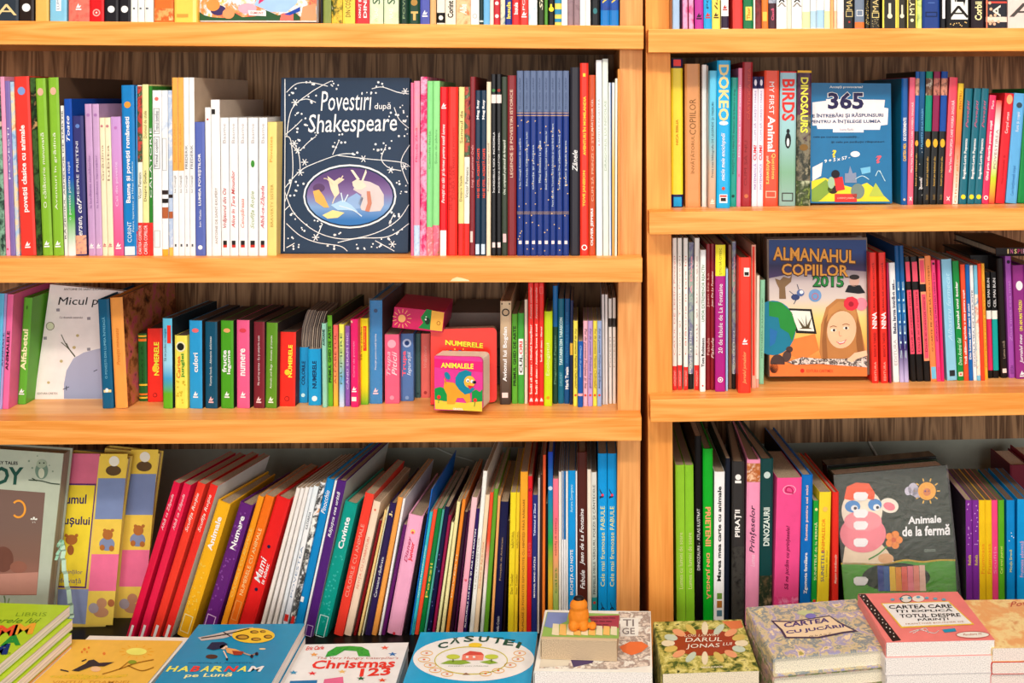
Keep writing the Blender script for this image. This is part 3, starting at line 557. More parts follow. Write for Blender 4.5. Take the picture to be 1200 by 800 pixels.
L2 = parse('L2', '''
-22 -15 14 92 | #c8bca8 | cream illustrated spine
-7 0 6.5 92 | P #164a38/#8fb8a0/#0f3a30/#d8c0b0 | dark green patterned spine
-1 7 5 90 | #f2a4c4 | thin pink spine | E #d04070 292 1.2
4.5 12.2 6 95 | #8a78b4 | narrow lilac-blue spine | TN #e8e4f4 210 150 3 POVEȘTI
11 18.5 4.5 96 | P #4a7ab8/#b0cce4/#f0d8b0/#e87848 | thin light blue illustrated spine
15 24.5 17.5 90 hard=1 | #e8473c | thick red hardcover | E #8aa4d8 107 4.5 1.1 | TB #fff6ec 249 147 8 povești clasice cu animale | S #ffffff 287 | @thick red animal-tales hardcover on second left shelf
34 42.5 6.5 91 hard=1 | P #1f3a22/#4a6a38/#182818/#c8a070 | dark green illustrated spine
41 50 11.5 92 hard=1 | #8fbe3c | lime green hardcover | E #e8b8a0 108 3.6 1.3 | TN #f4fae0 244 156 4 O călătorie minunată | S #ffffff 286
56 62.5 12 91 hard=1 d=.24 sd=#6f5848 | #8fbe3c | lime green hardcover | E #e8b8a0 107 3.6 1.3 | TN #f4fae0 246 156 4 Aventuri în grădină | S #ffffff 286
70.5 75.5 3.8 124 | #eceae2 | very thin white spine | TN #3a4a48 280 130 2.6 RĂZBOIUL ARMELOR DE HÂRTIE
74 79.5 9 116 hard=1 d=.22 | #f0f6f0/#5fb84a/#1c58b4/#1c58b4/#1c58b4 | royal blue hardcover with green foot | TI #ffffff 166 136 4 Toate | TN #ffffff 258 190 3.5 o poveste pentru copii | @royal blue hardcover with green foot, second left shelf
84 88.5 13 136 hard=1 | #40407c | indigo hardcover with white script | E #6a8ac8 148 2.6 | TI #ffffff 294 238 7 Andersen, cel | TN #e8e8f8 234 166 3 ~-.1 DESPRE PRIETENI | T #ffffff 239 232 5 7 | P #40407c/#e8b090/#5a5090 298 276
99 104 8 122 | #c8a4cc | lilac slim hardcover | E #b080b8 135 2 | TN #8a609a 244 182 3 la bunătatea ascultătorilor | S #ffffff 288
107.5 112 8 122 d=.15 | #cba8ce | lilac slim hardcover | E #b080b8 135 2 | TN #8a609a 244 182 3 la bunătatea iepurașilor | S #ffffff 288
115 119.5 6.7 138 | #f4e4c6 | pale cream slim spine | E #c88a8a 148 1.8 | TN #b09a80 212 170 3 Grădina | S #d08080 287
122 126.5 6.7 138 | #f6e6c8 | pale cream slim spine | E #c88a8a 148 1.8 | TN #b09a80 212 170 3 Iubita | S #d08080 287
129 133 12 137 d=.15 | #e8608c/#e07aac/#cf9ad0/#c8a0d4 | pink to lilac fading spine | E #c080c0 150 2 | TN #f0d8f0 242 190 4 Caii din poveste | S #ffffff 288 | @pink to lilac fading spine, second left shelf
141.5 145 15 100 hard=1 | #1c88c8 | bright blue hardcover with white title | E #e8a040 123 4 | TB #ffffff 238 137 7 Basme și povești românești | TN #d8f0ff 272 190 2.6 ~.32 Petre Ispirescu și Mihai Eminescu | TN #e0f4ff 284 260 5 CORINT | B #e8f0f4 299 289 .1 .9
155.8 156.8 4.2 101 | #5aa8d8 | thin light blue spine | B #e83c38 300 271 | TN #ffffff 298 274 2.4 CARTEA COPIILOR
158 161 6.2 100 | #f6efe2 | cream spine with picture top | P #1c3a2a/#c8504a/#2c5a40/#e0c8b0 190 101 | TN #2c2a24 233 202 4 Victor Petrescu | B #e83c38 300 261 | TN #ffffff 298 264 4 CARTEA COPIILOR
164 167.5 7.2 99 | #f2e6a8 | pale yellow spine with red foot | TN #8a7a40 162 130 3.5 Domnul de stele | TN #4a4a24 236 200 4 Despre Ștefan | B #e83c38 300 261 | TN #ffffff 298 264 4 CARTEA COPIILOR
172 175 4.3 101 | #3a8a34 | thin green spine with red foot | TN #ffffff 232 150 3 CĂLĂTORIE | B #e83c38 300 261 | @thin green spine with red foot, second left shelf
177 178.8 11 106 | #f6f2ee | white spine with little framed words | E #e07a70 116 2.5 | O #9a9a9a 157 127 | O #8a9098 198 160 | TN #7a8088 155 130 5 Trenul bombei | TN #5a6068 196 162 5 Trenul copiilor | O #b8b8b8 290 270
188 190 7.3 106 | P #f4f0ea/#ffffff/#c8d4e4 | white brown-banded spine | B #3a2c28 228 223 | B #b86a40 256 243 | B #2c2420 238 233 | B #e8b040 300 292 | O #8a9098 200 162
195.7 198 4.8 106 | P #f4f0ea/#b8c8e0/#ffffff | narrow white spine with brown bands | B #3a2c28 232 228 | B #b86a40 256 248 | B #e8c060 300 290
200.5 203 6.3 91 | #faf6f2 | white spine with peach upper half | B #f6b25c 200 91 | TN #d08838 190 145 2.6 Povestiri de la pădure | TN #8a8078 226 206 3 Ion Creangă | B #5a6068 289 286 .35 .65 | @first white spine with peach upper half
207.2 209.5 6.8 91 | #faf6f2 | white spine with peach upper half | B #f6b25c 200 91 | TN #d08838 190 145 2.6 Povestiri de la pădure | TN #8a8078 226 206 3 Ion Creangă | B #5a6068 289 286 .35 .65
214.3 216.3 6.2 91 | #fbf8f5 | tall narrow white spine | TN #6a6a70 198 170 3 FREDERIK | TN #8a8a90 226 206 3 Ion Creangă | B #5a6068 289 286 .35 .65
220.7 222.7 6.3 91 d=.235 sd=#d9c4ae | #fbf8f5 | tall narrow white spine | TN #6a6a70 198 170 3 FREDERIK | TN #8a8a90 226 206 3 Ion Creangă | B #5a6068 289 286 .35 .65
226.3 228 12.8 143 | #6272b8 | slate blue spine lettered in white | TB #ffffff 241 180 4.5 LUMEA POVEȘTILOR | TN #ffffff 266 246 2.8 Ion Vlasiu | E #ffffff 290 3 | @slate blue spine lettered in white, second left shelf
240 241.8 6.5 126 | #faf5f0 | narrow white spine | E #c04040 140 1.2
246.8 248.6 10.4 117 d=.2 sd=#d0c2b4 | #fbf6f0 | white spine with grey side cover | B #2a2420 134 128 .1 .5 | TN #a08a78 286 220 3.6 ANTOINE DE SAINT-EXUPÉRY
258 259.5 9.6 138 | #fdf8f4 | white slim storybook | TN #b0a8a8 168 145 3.5 Basme | TI #c04030 267 220 5.5 Vrăjitorul din Oz | B #2c2420 287 282 .25 .7 | B #c83c30 290 287 .25 .7
268.5 269.5 9.7 138 | #fdf8f4 | white slim storybook | TN #b0a8a8 168 145 3.5 Basme | TI #d05048 267 200 5.5 Alice în Țara Minunilor | B #2c2420 287 282 .25 .7 | B #c83c30 290 287 .25 .7
279 279.8 10.4 138 | #fdf8f4 | white slim storybook | TN #b0a8a8 168 145 3.5 Basme | TI #e09080 267 233 5.5 Cenușăreasa | B #2c2420 287 282 .25 .7 | B #c83c30 290 287 .25 .7 | @third white slim storybook with small black logo
290.5 290.8 11.5 138 | #fdf8f4 | white slim storybook with green leaf | TN #b0a8a8 168 145 3.5 Basme | TI #a8b888 268 224 5.5 Scufița Roșie | E #4a9a3c 192 2.2 2 | B #2c2420 287 282 .25 .7 | B #c83c30 290 287 .25 .7
303.3 303.3 9.7 138 | #fdf8f4 | white slim storybook | TN #b0a8a8 168 145 3.5 Basme | TI #d04858 268 218 5.5 Albă-ca-Zăpada | B #2c2420 287 282 .25 .7 | B #c83c30 290 287 .25 .7
313.3 313 11 143 | #f2d888 | pale yellow spine beside dark cover | TN #e0a040 190 160 3.5 ~-.1 Povestea | TN #c0a050 266 216 3.5 BRAVERTY SISTER
325 325 156 92 | #000000 | !
481.5 481.5 3.2 97 | #e87aa0 | very thin rose spine
485 484.8 7 95 | P #f08aa8/#f49ab4/#f0a0a8 | pink spine with blue checked foot | TN #e03070 190 150 3.6 Micuța Zână | P #8ab4dc/#c8dcf0/#6a9ad0 300 264 | @pink spine with blue checked foot, right of navy cover
492.8 491.8 7.8 90 | P #e83a80/#f8b0cc/#d82a70/#f890b0 | hot pink flowered spine
500.6 499.6 7 95 | #8fd88f | mint green spine | TN #5a9a5c 198 154 3.4 Camelia fetița | P #f8d8d8/#f4808c/#ffffff 300 266
507.7 506.7 7.8 95 | #98dc94 | mint green spine | TN #5a9a5c 192 152 3.4 Școala din pădure | P #5a8a40/#f07890/#f8c8d0 300 264
515.8 514.9 9 102 hard=1 | #e0202c | red spine with white block at foot | TI #ffffff 238 146 5 Povești cu tâlc și farmec pentru toată lumea | S #ffffff 124 | B #f6f0ea 300 270 .1 .9
525.3 524.3 11.4 102 hard=1 | #e63a30 | wide scarlet hardcover | TN #c02018 246 195 4 ~-.2 DE LA 7 LA 9 ANI | TN #c02018 234 150 4 ~.15 ȘCOALA CEA MARE DE POVEȘTI | @wide scarlet hardcover on second left shelf
537.9 536.9 6.5 102 | #f0dc98 | pale yellow spine with red foot | TN #6a5a30 168 130 3.5 Semnul de | TN #4a4424 236 206 3.5 Despre Vasile | B #e83c38 300 262
544.6 543.6 6.3 102 | #f6ece0 | cream spine with picture and red foot | P #4a2a40/#c05a4a/#3a6a50/#e0c0a0 184 102 | TN #2c2a24 232 196 3.5 Victor Petrescu | B #e83c38 300 262
551 550.5 6 90 | #8a2c34 | dark red slim spine | TI #e8a8a8 220 170 3.5 Lung, unui patinoar Crețu | B #e8d0c8 284 271 .1 .6
557 556.7 6.3 106 | #1c3c54 | dark teal spine with red middle title | TB #ffffff 140 117 3.6 Meg Roy | TB #e85a40 232 174 4 NU SE CITE... ACEASTĂ CARTE | B #c8dcec 298 286 .1 .8
563.6 563.3 6.3 106 | #1c3c54 | dark teal spine with red middle title | TB #ffffff 140 117 3.6 Meg Roy | TB #e85a40 232 174 4 NU SE CITE... ACEASTĂ CARTE | B #c8dcec 298 286 .1 .8
570 570 5 96 | #ecdcc2 | cream slim spine | TN #6a5a48 224 168 2.8 Prințesa mereu ajunge acasă
575.5 575.8 5.8 87 | #17161a | black spine with white window | E #4a8a50 106 2 | B #f0e0dc 121 111 | TN #ffffff 226 155 2.8 ÎNCREDIBILUL NICK - INCREDIBILA | B #f0d8d8 290 284 .2 .8 | @left of the two black spines with white windows
581.8 582 5.8 87 | #17161a | black spine with white window | E #a03a30 106 2 | B #f0e0dc 121 111 | TN #ffffff 226 155 2.8 INCREDIBILUL JUCĂTOR - INCREDIBIL | B #f0d8d8 290 284 .2 .8
588 588.2 6.5 90 | #3f4a3a | dark grey-green spine | TI #e8f0e0 228 164 4 Oni, curajoasă puștoaică de fereastră | B #e8c8c8 284 274 .2 .8
594.8 595 10 88.5 hard=1 | #8c3238 | maroon hardcover with pale title | TN #f2d8c0 208 105 4.6 LEGENDE ȘI POVESTIRI ISTORICE | @maroon hardcover with pale capitals, second left shelf
605.8 606 7.4 83 | #1e3c86 | navy blue starred spine | B #6c7c9c 131 83 | B #c8a88c 133 132 | B #c8a88c 136 135 | B #a08878 249 248 | B #a08878 251 250 | D #f0c890 296 140 9 .8 | TN #d8e4f8 218 162 2.8 Ion Creangă Amintiri din copilărie | TN #3a4c74 128 92 2.4 Școala altfel | B #f4e0e0 286 282 .25 .75
613.8 614 7.4 83 | #1e3c86 | navy blue starred spine | B #6c7c9c 131 83 | B #c8a88c 133 132 | B #c8a88c 136 135 | B #a08878 249 248 | B #a08878 251 250 | D #f0c890 296 140 9 .8 | TN #d8e4f8 218 155 2.8 Edna Fetița Călătorind prin lumi | TN #3a4c74 128 92 2.4 Școala altfel | B #f4e0e0 286 282 .25 .75
621.5 621.7 7.2 83 | #1e3c86 | navy blue starred spine | B #6c7c9c 131 83 | B #c8a88c 133 132 | B #c8a88c 136 135 | B #a08878 249 248 | B #a08878 251 250 | D #f0c890 296 140 9 .8 | TN #d8e4f8 222 170 2.8 Orbeța și prințesa | TN #3a4c74 128 92 2.4 Școala altfel | B #f4e0e0 286 282 .25 .75
629.1 629.3 6.9 83 | #1e3c86 | navy blue starred spine | B #6c7c9c 131 83 | B #c8a88c 133 132 | B #c8a88c 136 135 | B #a08878 249 248 | B #a08878 251 250 | D #f0c890 296 140 9 .8 | TN #d8e4f8 214 165 2.8 Mihai Eminescu La steaua | TN #3a4c74 128 92 2.4 Școala altfel | B #f4e0e0 286 282 .25 .75 | @fourth from left of eight navy starred spines
636.4 636.5 7.6 83 | #1e3c86 | navy blue starred spine | B #6c7c9c 131 83 | B #c8a88c 133 132 | B #c8a88c 136 135 | B #a08878 249 248 | B #a08878 251 250 | D #f0c890 296 140 9 .8 | TN #d8e4f8 222 154 2.8 Emil Gârleanu Cocoșul curajos și vocea lui | TN #3a4c74 128 92 2.4 Școala altfel | B #f4e0e0 286 282 .25 .75
644.4 644.5 7.1 83 | #1e3c86 | navy blue starred spine | B #6c7c9c 131 83 | B #c8a88c 133 132 | B #c8a88c 136 135 | B #a08878 249 248 | B #a08878 251 250 | D #f0c890 296 140 9 .8 | TN #d8e4f8 242 145 2.8 Petre Ispirescu Tinerețe fără bătrânețe și viață fără de moarte | TN #3a4c74 128 92 2.4 Școala altfel | B #f4e0e0 286 282 .25 .75
651.9 652 7.4 83 | #1e3c86 | navy blue starred spine | B #6c7c9c 131 83 | B #c8a88c 133 132 | B #c8a88c 136 135 | B #a08878 249 248 | B #a08878 251 250 | D #f0c890 296 140 9 .8 | TN #d8e4f8 222 158 2.8 Ioan Slavici Din pățaniile lui Ionuț | TN #3a4c74 128 92 2.4 Școala altfel | B #f4e0e0 286 282 .25 .75
659.8 659.8 7 83 | #1e3c86 | navy blue starred spine | B #6c7c9c 131 83 | B #c8a88c 133 132 | B #c8a88c 136 135 | B #a08878 249 248 | B #a08878 251 250 | D #f0c890 296 140 9 .8 | TN #d8e4f8 218 165 2.8 Povestiri și legende istorice | TN #3a4c74 128 92 2.4 Școala altfel | B #f4e0e0 286 282 .25 .75
668.3 668.3 11 79 hard=1 | #32303a | charcoal spine with white script | TI #ffffff 201 176 6 Zânele | @charcoal spine with white script word, second left shelf
679.8 680 9.8 74 hard=1 | #ea4030 | vermilion hardcover with yellow title | TB #f8d84c 242 200 4 TOVE JANSSON | TB #f8d84c 182 113 4 AVENTURI ÎN MOMILANDIA | E #ffffff 290 3.4 | E #ea4030 290 2.2 | T #f8d84c 90 86 3 I
690.3 690.3 7.5 88 | #c8562c | rust orange spine with white capitals | TN #f6c8a8 236 150 3.4 CUM SĂ PRINZI O STEA | TB #ffffff 288 244 3.8 OLIVER JEFFERS | TN #ffe8d8 154 116 3.4 MĂRȚIȘOR CEL
698.5 699 7 70.5 | #eceef0 | tallest white spine by the side panel | TN #a8a0a4 170 116 4 LĂMPIȚA NOASTRĂ | E #e08080 170 .8 | @tall white spine beside the rust orange one
706 706.7 6.6 69 | #dfe6de | very pale green tall spine | TN #a8b8a8 200 118 2.6 DRAGONUL LUI NICOLAE
713.3 713.7 3 97 | #e8eef6 | very thin blue-white spine | B #4a78b8 300 97 .7 1
717 716.6 3.6 97 | #c9a25c/#e8c070/#f0f0f4 | thin white and ochre spine
721 720.3 2.8 92 | #f4ecdc | very thin cream spine
723.5 724 2.6 81 | #e09a4c | very thin amber spine next to the panel
''')
R2 = parse('R2', '''
786.5 787 13.5 69 hard=1 | #f6dc3c | yellow box spine with red and blue squares | B #241c50 80 69 | B #e8403c 77.5 70 .2 .85 | B #1c1c58 244 228 | B #18a8e0 242 231 .18 .88 | TB #d89a20 170 140 3 NICA BIBLIA | @yellow spine with red and blue squares, beside side panel
802.7 803.6 17.5 75 hard=1 yb=243 | #d89c66 | wide tan book with brown capitals | TN #9a6a30 204 159 6 ÎNVĂȚĂTORUL | TN #8a6234 158 116 7.5 COPIILOR
822.8 822.8 5.5 76 | #f2ece8 | glossy white slim spine
828.8 829 2 77 | #d8c8bc | very thin grey-beige spine
832 830.8 8 83 yb=244 | #c8a890/#d0b8a0/#8cc4d0/#70c8e4/#6cc8ea | light blue to beige slim spine | TN #1c3c50 208 120 3.6 Prima mea bibliografie DE LEGENDE ȘI TREBURI | S #f0e8d8 236
840.5 839.8 15.7 71 hard=1 yb=244 | #20b0e4 | blue spine with big cream capitals | TB #f8d89c 76 142 12 DOKEO | TB #ffffff 142 147 11 ~0 . | TI #ffffff 212 156 6 micile mele enciclopedii | B #ffffff 238 228 .2 .8 | B #c83a30 231 229 .25 .75 | B #2c2420 236 232 .3 .7 | E #e05030 221 2 | @blue spine with big cream capitals, right bookcase
857 855 8 91 | #18a898 | teal green slim spine | TN #0a5a58 204 105 3.4 POVEȘTI DE 5 MINUTE Amintiri de la bunici cu drag | E #0c4c48 230 1.8
863 862.8 5.2 80 | #f092b0 | thin rose pink spine | TN #ffffff 184 100 2.6 Din lumea celor cuminți | T #c04070 207 204 1.6 o
868.4 868.4 12 73 hard=1 | #a83038 | dark red hardcover with gold mark | TN #8a2028 218 165 4.6 ~-.15 CUM SĂ NU | TN #c8584a 140 80 4.6 ~.1 CĂRTICICA MEA | E #c87850 230 2.4
881 881 6.2 90 | #ece4ee | white-lilac spine with navy top | B #26225c 104 90 | E #e8e4f4 97 1.6 2.4 | TB #d83440 188 170 3.6 CUM? | TN #9a90b8 165 106 3.4 CUM SĂ CREȘTI MARE | TN #8870b8 222 192 3.4 MATEMATICĂ | @first white-lilac spine with navy top, right bookcase
887.6 887.4 6.8 90 | #ece4ee | white-lilac spine with navy top | B #26225c 104 90 | E #e8e4f4 97 1.6 2.4 | TB #d83440 188 170 3.6 CUM? | TN #9a90b8 165 106 3.4 CUM SĂ CREȘTI MARE | TN #8870b8 222 192 3.4 MATEMATICĂ
895.2 893.8 18 83 hard=1 | #ec5c40 | orange-red hardcover with white capitals | TN #ffffff 96 134 6 MY FIRST | TB #ffffff 136 178 9 Animal | TN #fde080 180 210 5 ~.15 Questions | T #fde8d0 183 189 3.4 ~-.22 and | TN #fde080 188 216 5 ~-.18 Answers | O #f8c0a8 232 224
914.7 913.2 19 84 hard=1 | #98b8b4/#88b498/#a0c8c8/#a8d0d8/#a8d0dc | pale blue spine with red capitals and penguin | B #e83c38 85.5 84 | TB #e8423c 93 142 15 BIRDS | E #1f2326 165 3.6 2.6 | E #1f2326 154 2 1.4 | E #e8eef0 167 1.6 3 | O #4a4a48 236 226 | @pale blue spine with penguin and red capitals
934.8 933 16.5 83 hard=1 | P #4a3040/#8a8470/#3a4038/#d0c8a8 | mottled spine with yellow capitals | B #f0c040 85.5 83 | P #4a2848/#6a4458 135 86 | TB #f6e860 91 156 9 DINOSAURS | E #8a6a34 173 5 .8 | P #9ab060/#405030/#c8d0b0 242 212
951.5 951.5 93 97 | #000000 | ! | @=blue 365 picture cover
1057 1056 7.5 92 hard=1 sd=#0f6f90 d=.2 | #1264a8 | blue experiments spine | TB #ffffff 165 138 3.6 DE EXPERIMENTE | TB #f8c050 189 168 3.6 CARTEA MEA | E #f0c8b0 234 1.4
1065 1062.3 8 91 | #f06c88 | rose red slim spine | TN #ffffff 202 120 3.6 Mara Vasiu PRINCIPESA CARE VORBEA SINGURĂ | T #ffffff 236 230 3.5 x | @first rose red slim spine, right of the blue cover
1071.7 1069.5 5.8 84 | #1a1a18 | black spine with blue picture top | B #2a6ab4 154 84 | P #4a3030/#d8a890/#3a2a40 112 92 | E #e8b040 168 2.4 1.8 | TN #e8c060 218 180 3 Istorii pe înțelesul tău
1077.8 1075.5 6.3 84 | #0c1014/#10242c/#1c5c88/#1e6ea4 | dark blue fading slim spine | TN #88c8f0 172 128 2.8 PLANETA DE LA FARÂM | TI #ffffff 222 208 3 Benefic | D #e8f0f8 238 170 8 .5
1085.8 1082 7.6 84 | #1a1a18 | black spine with green picture top | B #1c9a7c 154 84 | P #e8e0d0/#705040/#a88868 112 92 | E #f0b838 168 2.8 1.8 | TN #e8c060 218 184 3 Istorii pe înțelesul tău | TN #a08850 234 228 3 Benefic
1094.8 1090 7.8 84 | #1a1a18 | black spine with maroon picture top | B #982c5c 154 84 | P #58202c/#d08878/#401824 112 92 | E #f0b838 168 2.8 1.8 | TN #e8c060 218 184 3 Istorii pe înțelesul tău | TN #a08850 234 228 3 Benefic | @black spine with maroon picture top, right bookcase
1103.8 1098.3 7.4 84 | #1a1a18 | black spine with blue picture top | B #1f58a8 154 84 | P #281c24/#e0a088/#402c34 112 92 | E #f0b838 168 2.8 1.8 | TN #e8c060 218 184 3 Istorii pe înțelesul tău | TN #a08850 234 228 3 Benefic
1113.3 1106 9.5 91 | #f0566c | rose red slim spine | TN #ffffff 202 118 4 Mara Vasiu PRINCIPESA CARE VORBEA SINGURĂ | T #ffffff 236 230 3.5 x
1123.5 1116.3 6.4 98 | #f8ece4/#f8c8b0/#f07850/#f49838/#f8d040 | yellow to orange to white slim spine | TN #a05018 128 107 3 PENTRU | TN #e89050 238 182 3 Gheorghe
1131.7 1124 8.6 104 | #1d7486 | deep teal spine | TB #ffffff 210 163 4 Bogdan-Lorin Popescu | TI #d06a8a 150 118 4 Povești | E #f0d838 231 2.8 | @leftmost of three deep teal spines, right bookcase
1142.3 1133.8 8.2 104 | #1d7486 | deep teal spine | TB #ffffff 210 163 4 Bogdan-Lorin Popescu | TI #d06a8a 150 118 4 Povești | E #f0d838 231 2.8
1151.3 1142.4 8 104 | #1d7486 | deep teal spine | TB #ffffff 210 163 4 Bogdan-Lorin Popescu | TI #d06a8a 150 118 4 Povești | E #f0d838 231 2.8
1160.3 1151 7.6 112 | #ee3c6c | hot pink spine with white letters | TB #ffffff 212 142 4 Ghid prin afacerile pentru copii | TN #ffffff 128 118 3 Maria | E #ffffff 232 2.6 | E #ee3c6c 232 1.4
1168 1159 6.6 118 | #e85c44/#c4dc3c/#ece8e4/#ece8e4/#e84c44 | red, white and lime slim spine | TN #a88080 198 152 3 POVESTIREA
1178.5 1167.2 10.5 110 hard=1 | #e0303c | red hardcover with round portrait | E #f8b080 117 3.6 1.6 | TN #ffffff 157 132 4.5 Corpul uman | TN #a82028 216 188 3 Mica enciclopedie | E #c02430 184 1.4
1188.5 1179 13 110 hard=1 | #6cb4e4 | sky blue hardcover | E #485868 124 3.4 | TN #ffffff 155 132 4.5 Sunt și copiii | TN #3878b4 230 195 5 Cum funcționează corpul | @sky blue hardcover near the right picture edge
1201 1193 14 105 hard=1 | #10904c | emerald green hardcover
''')
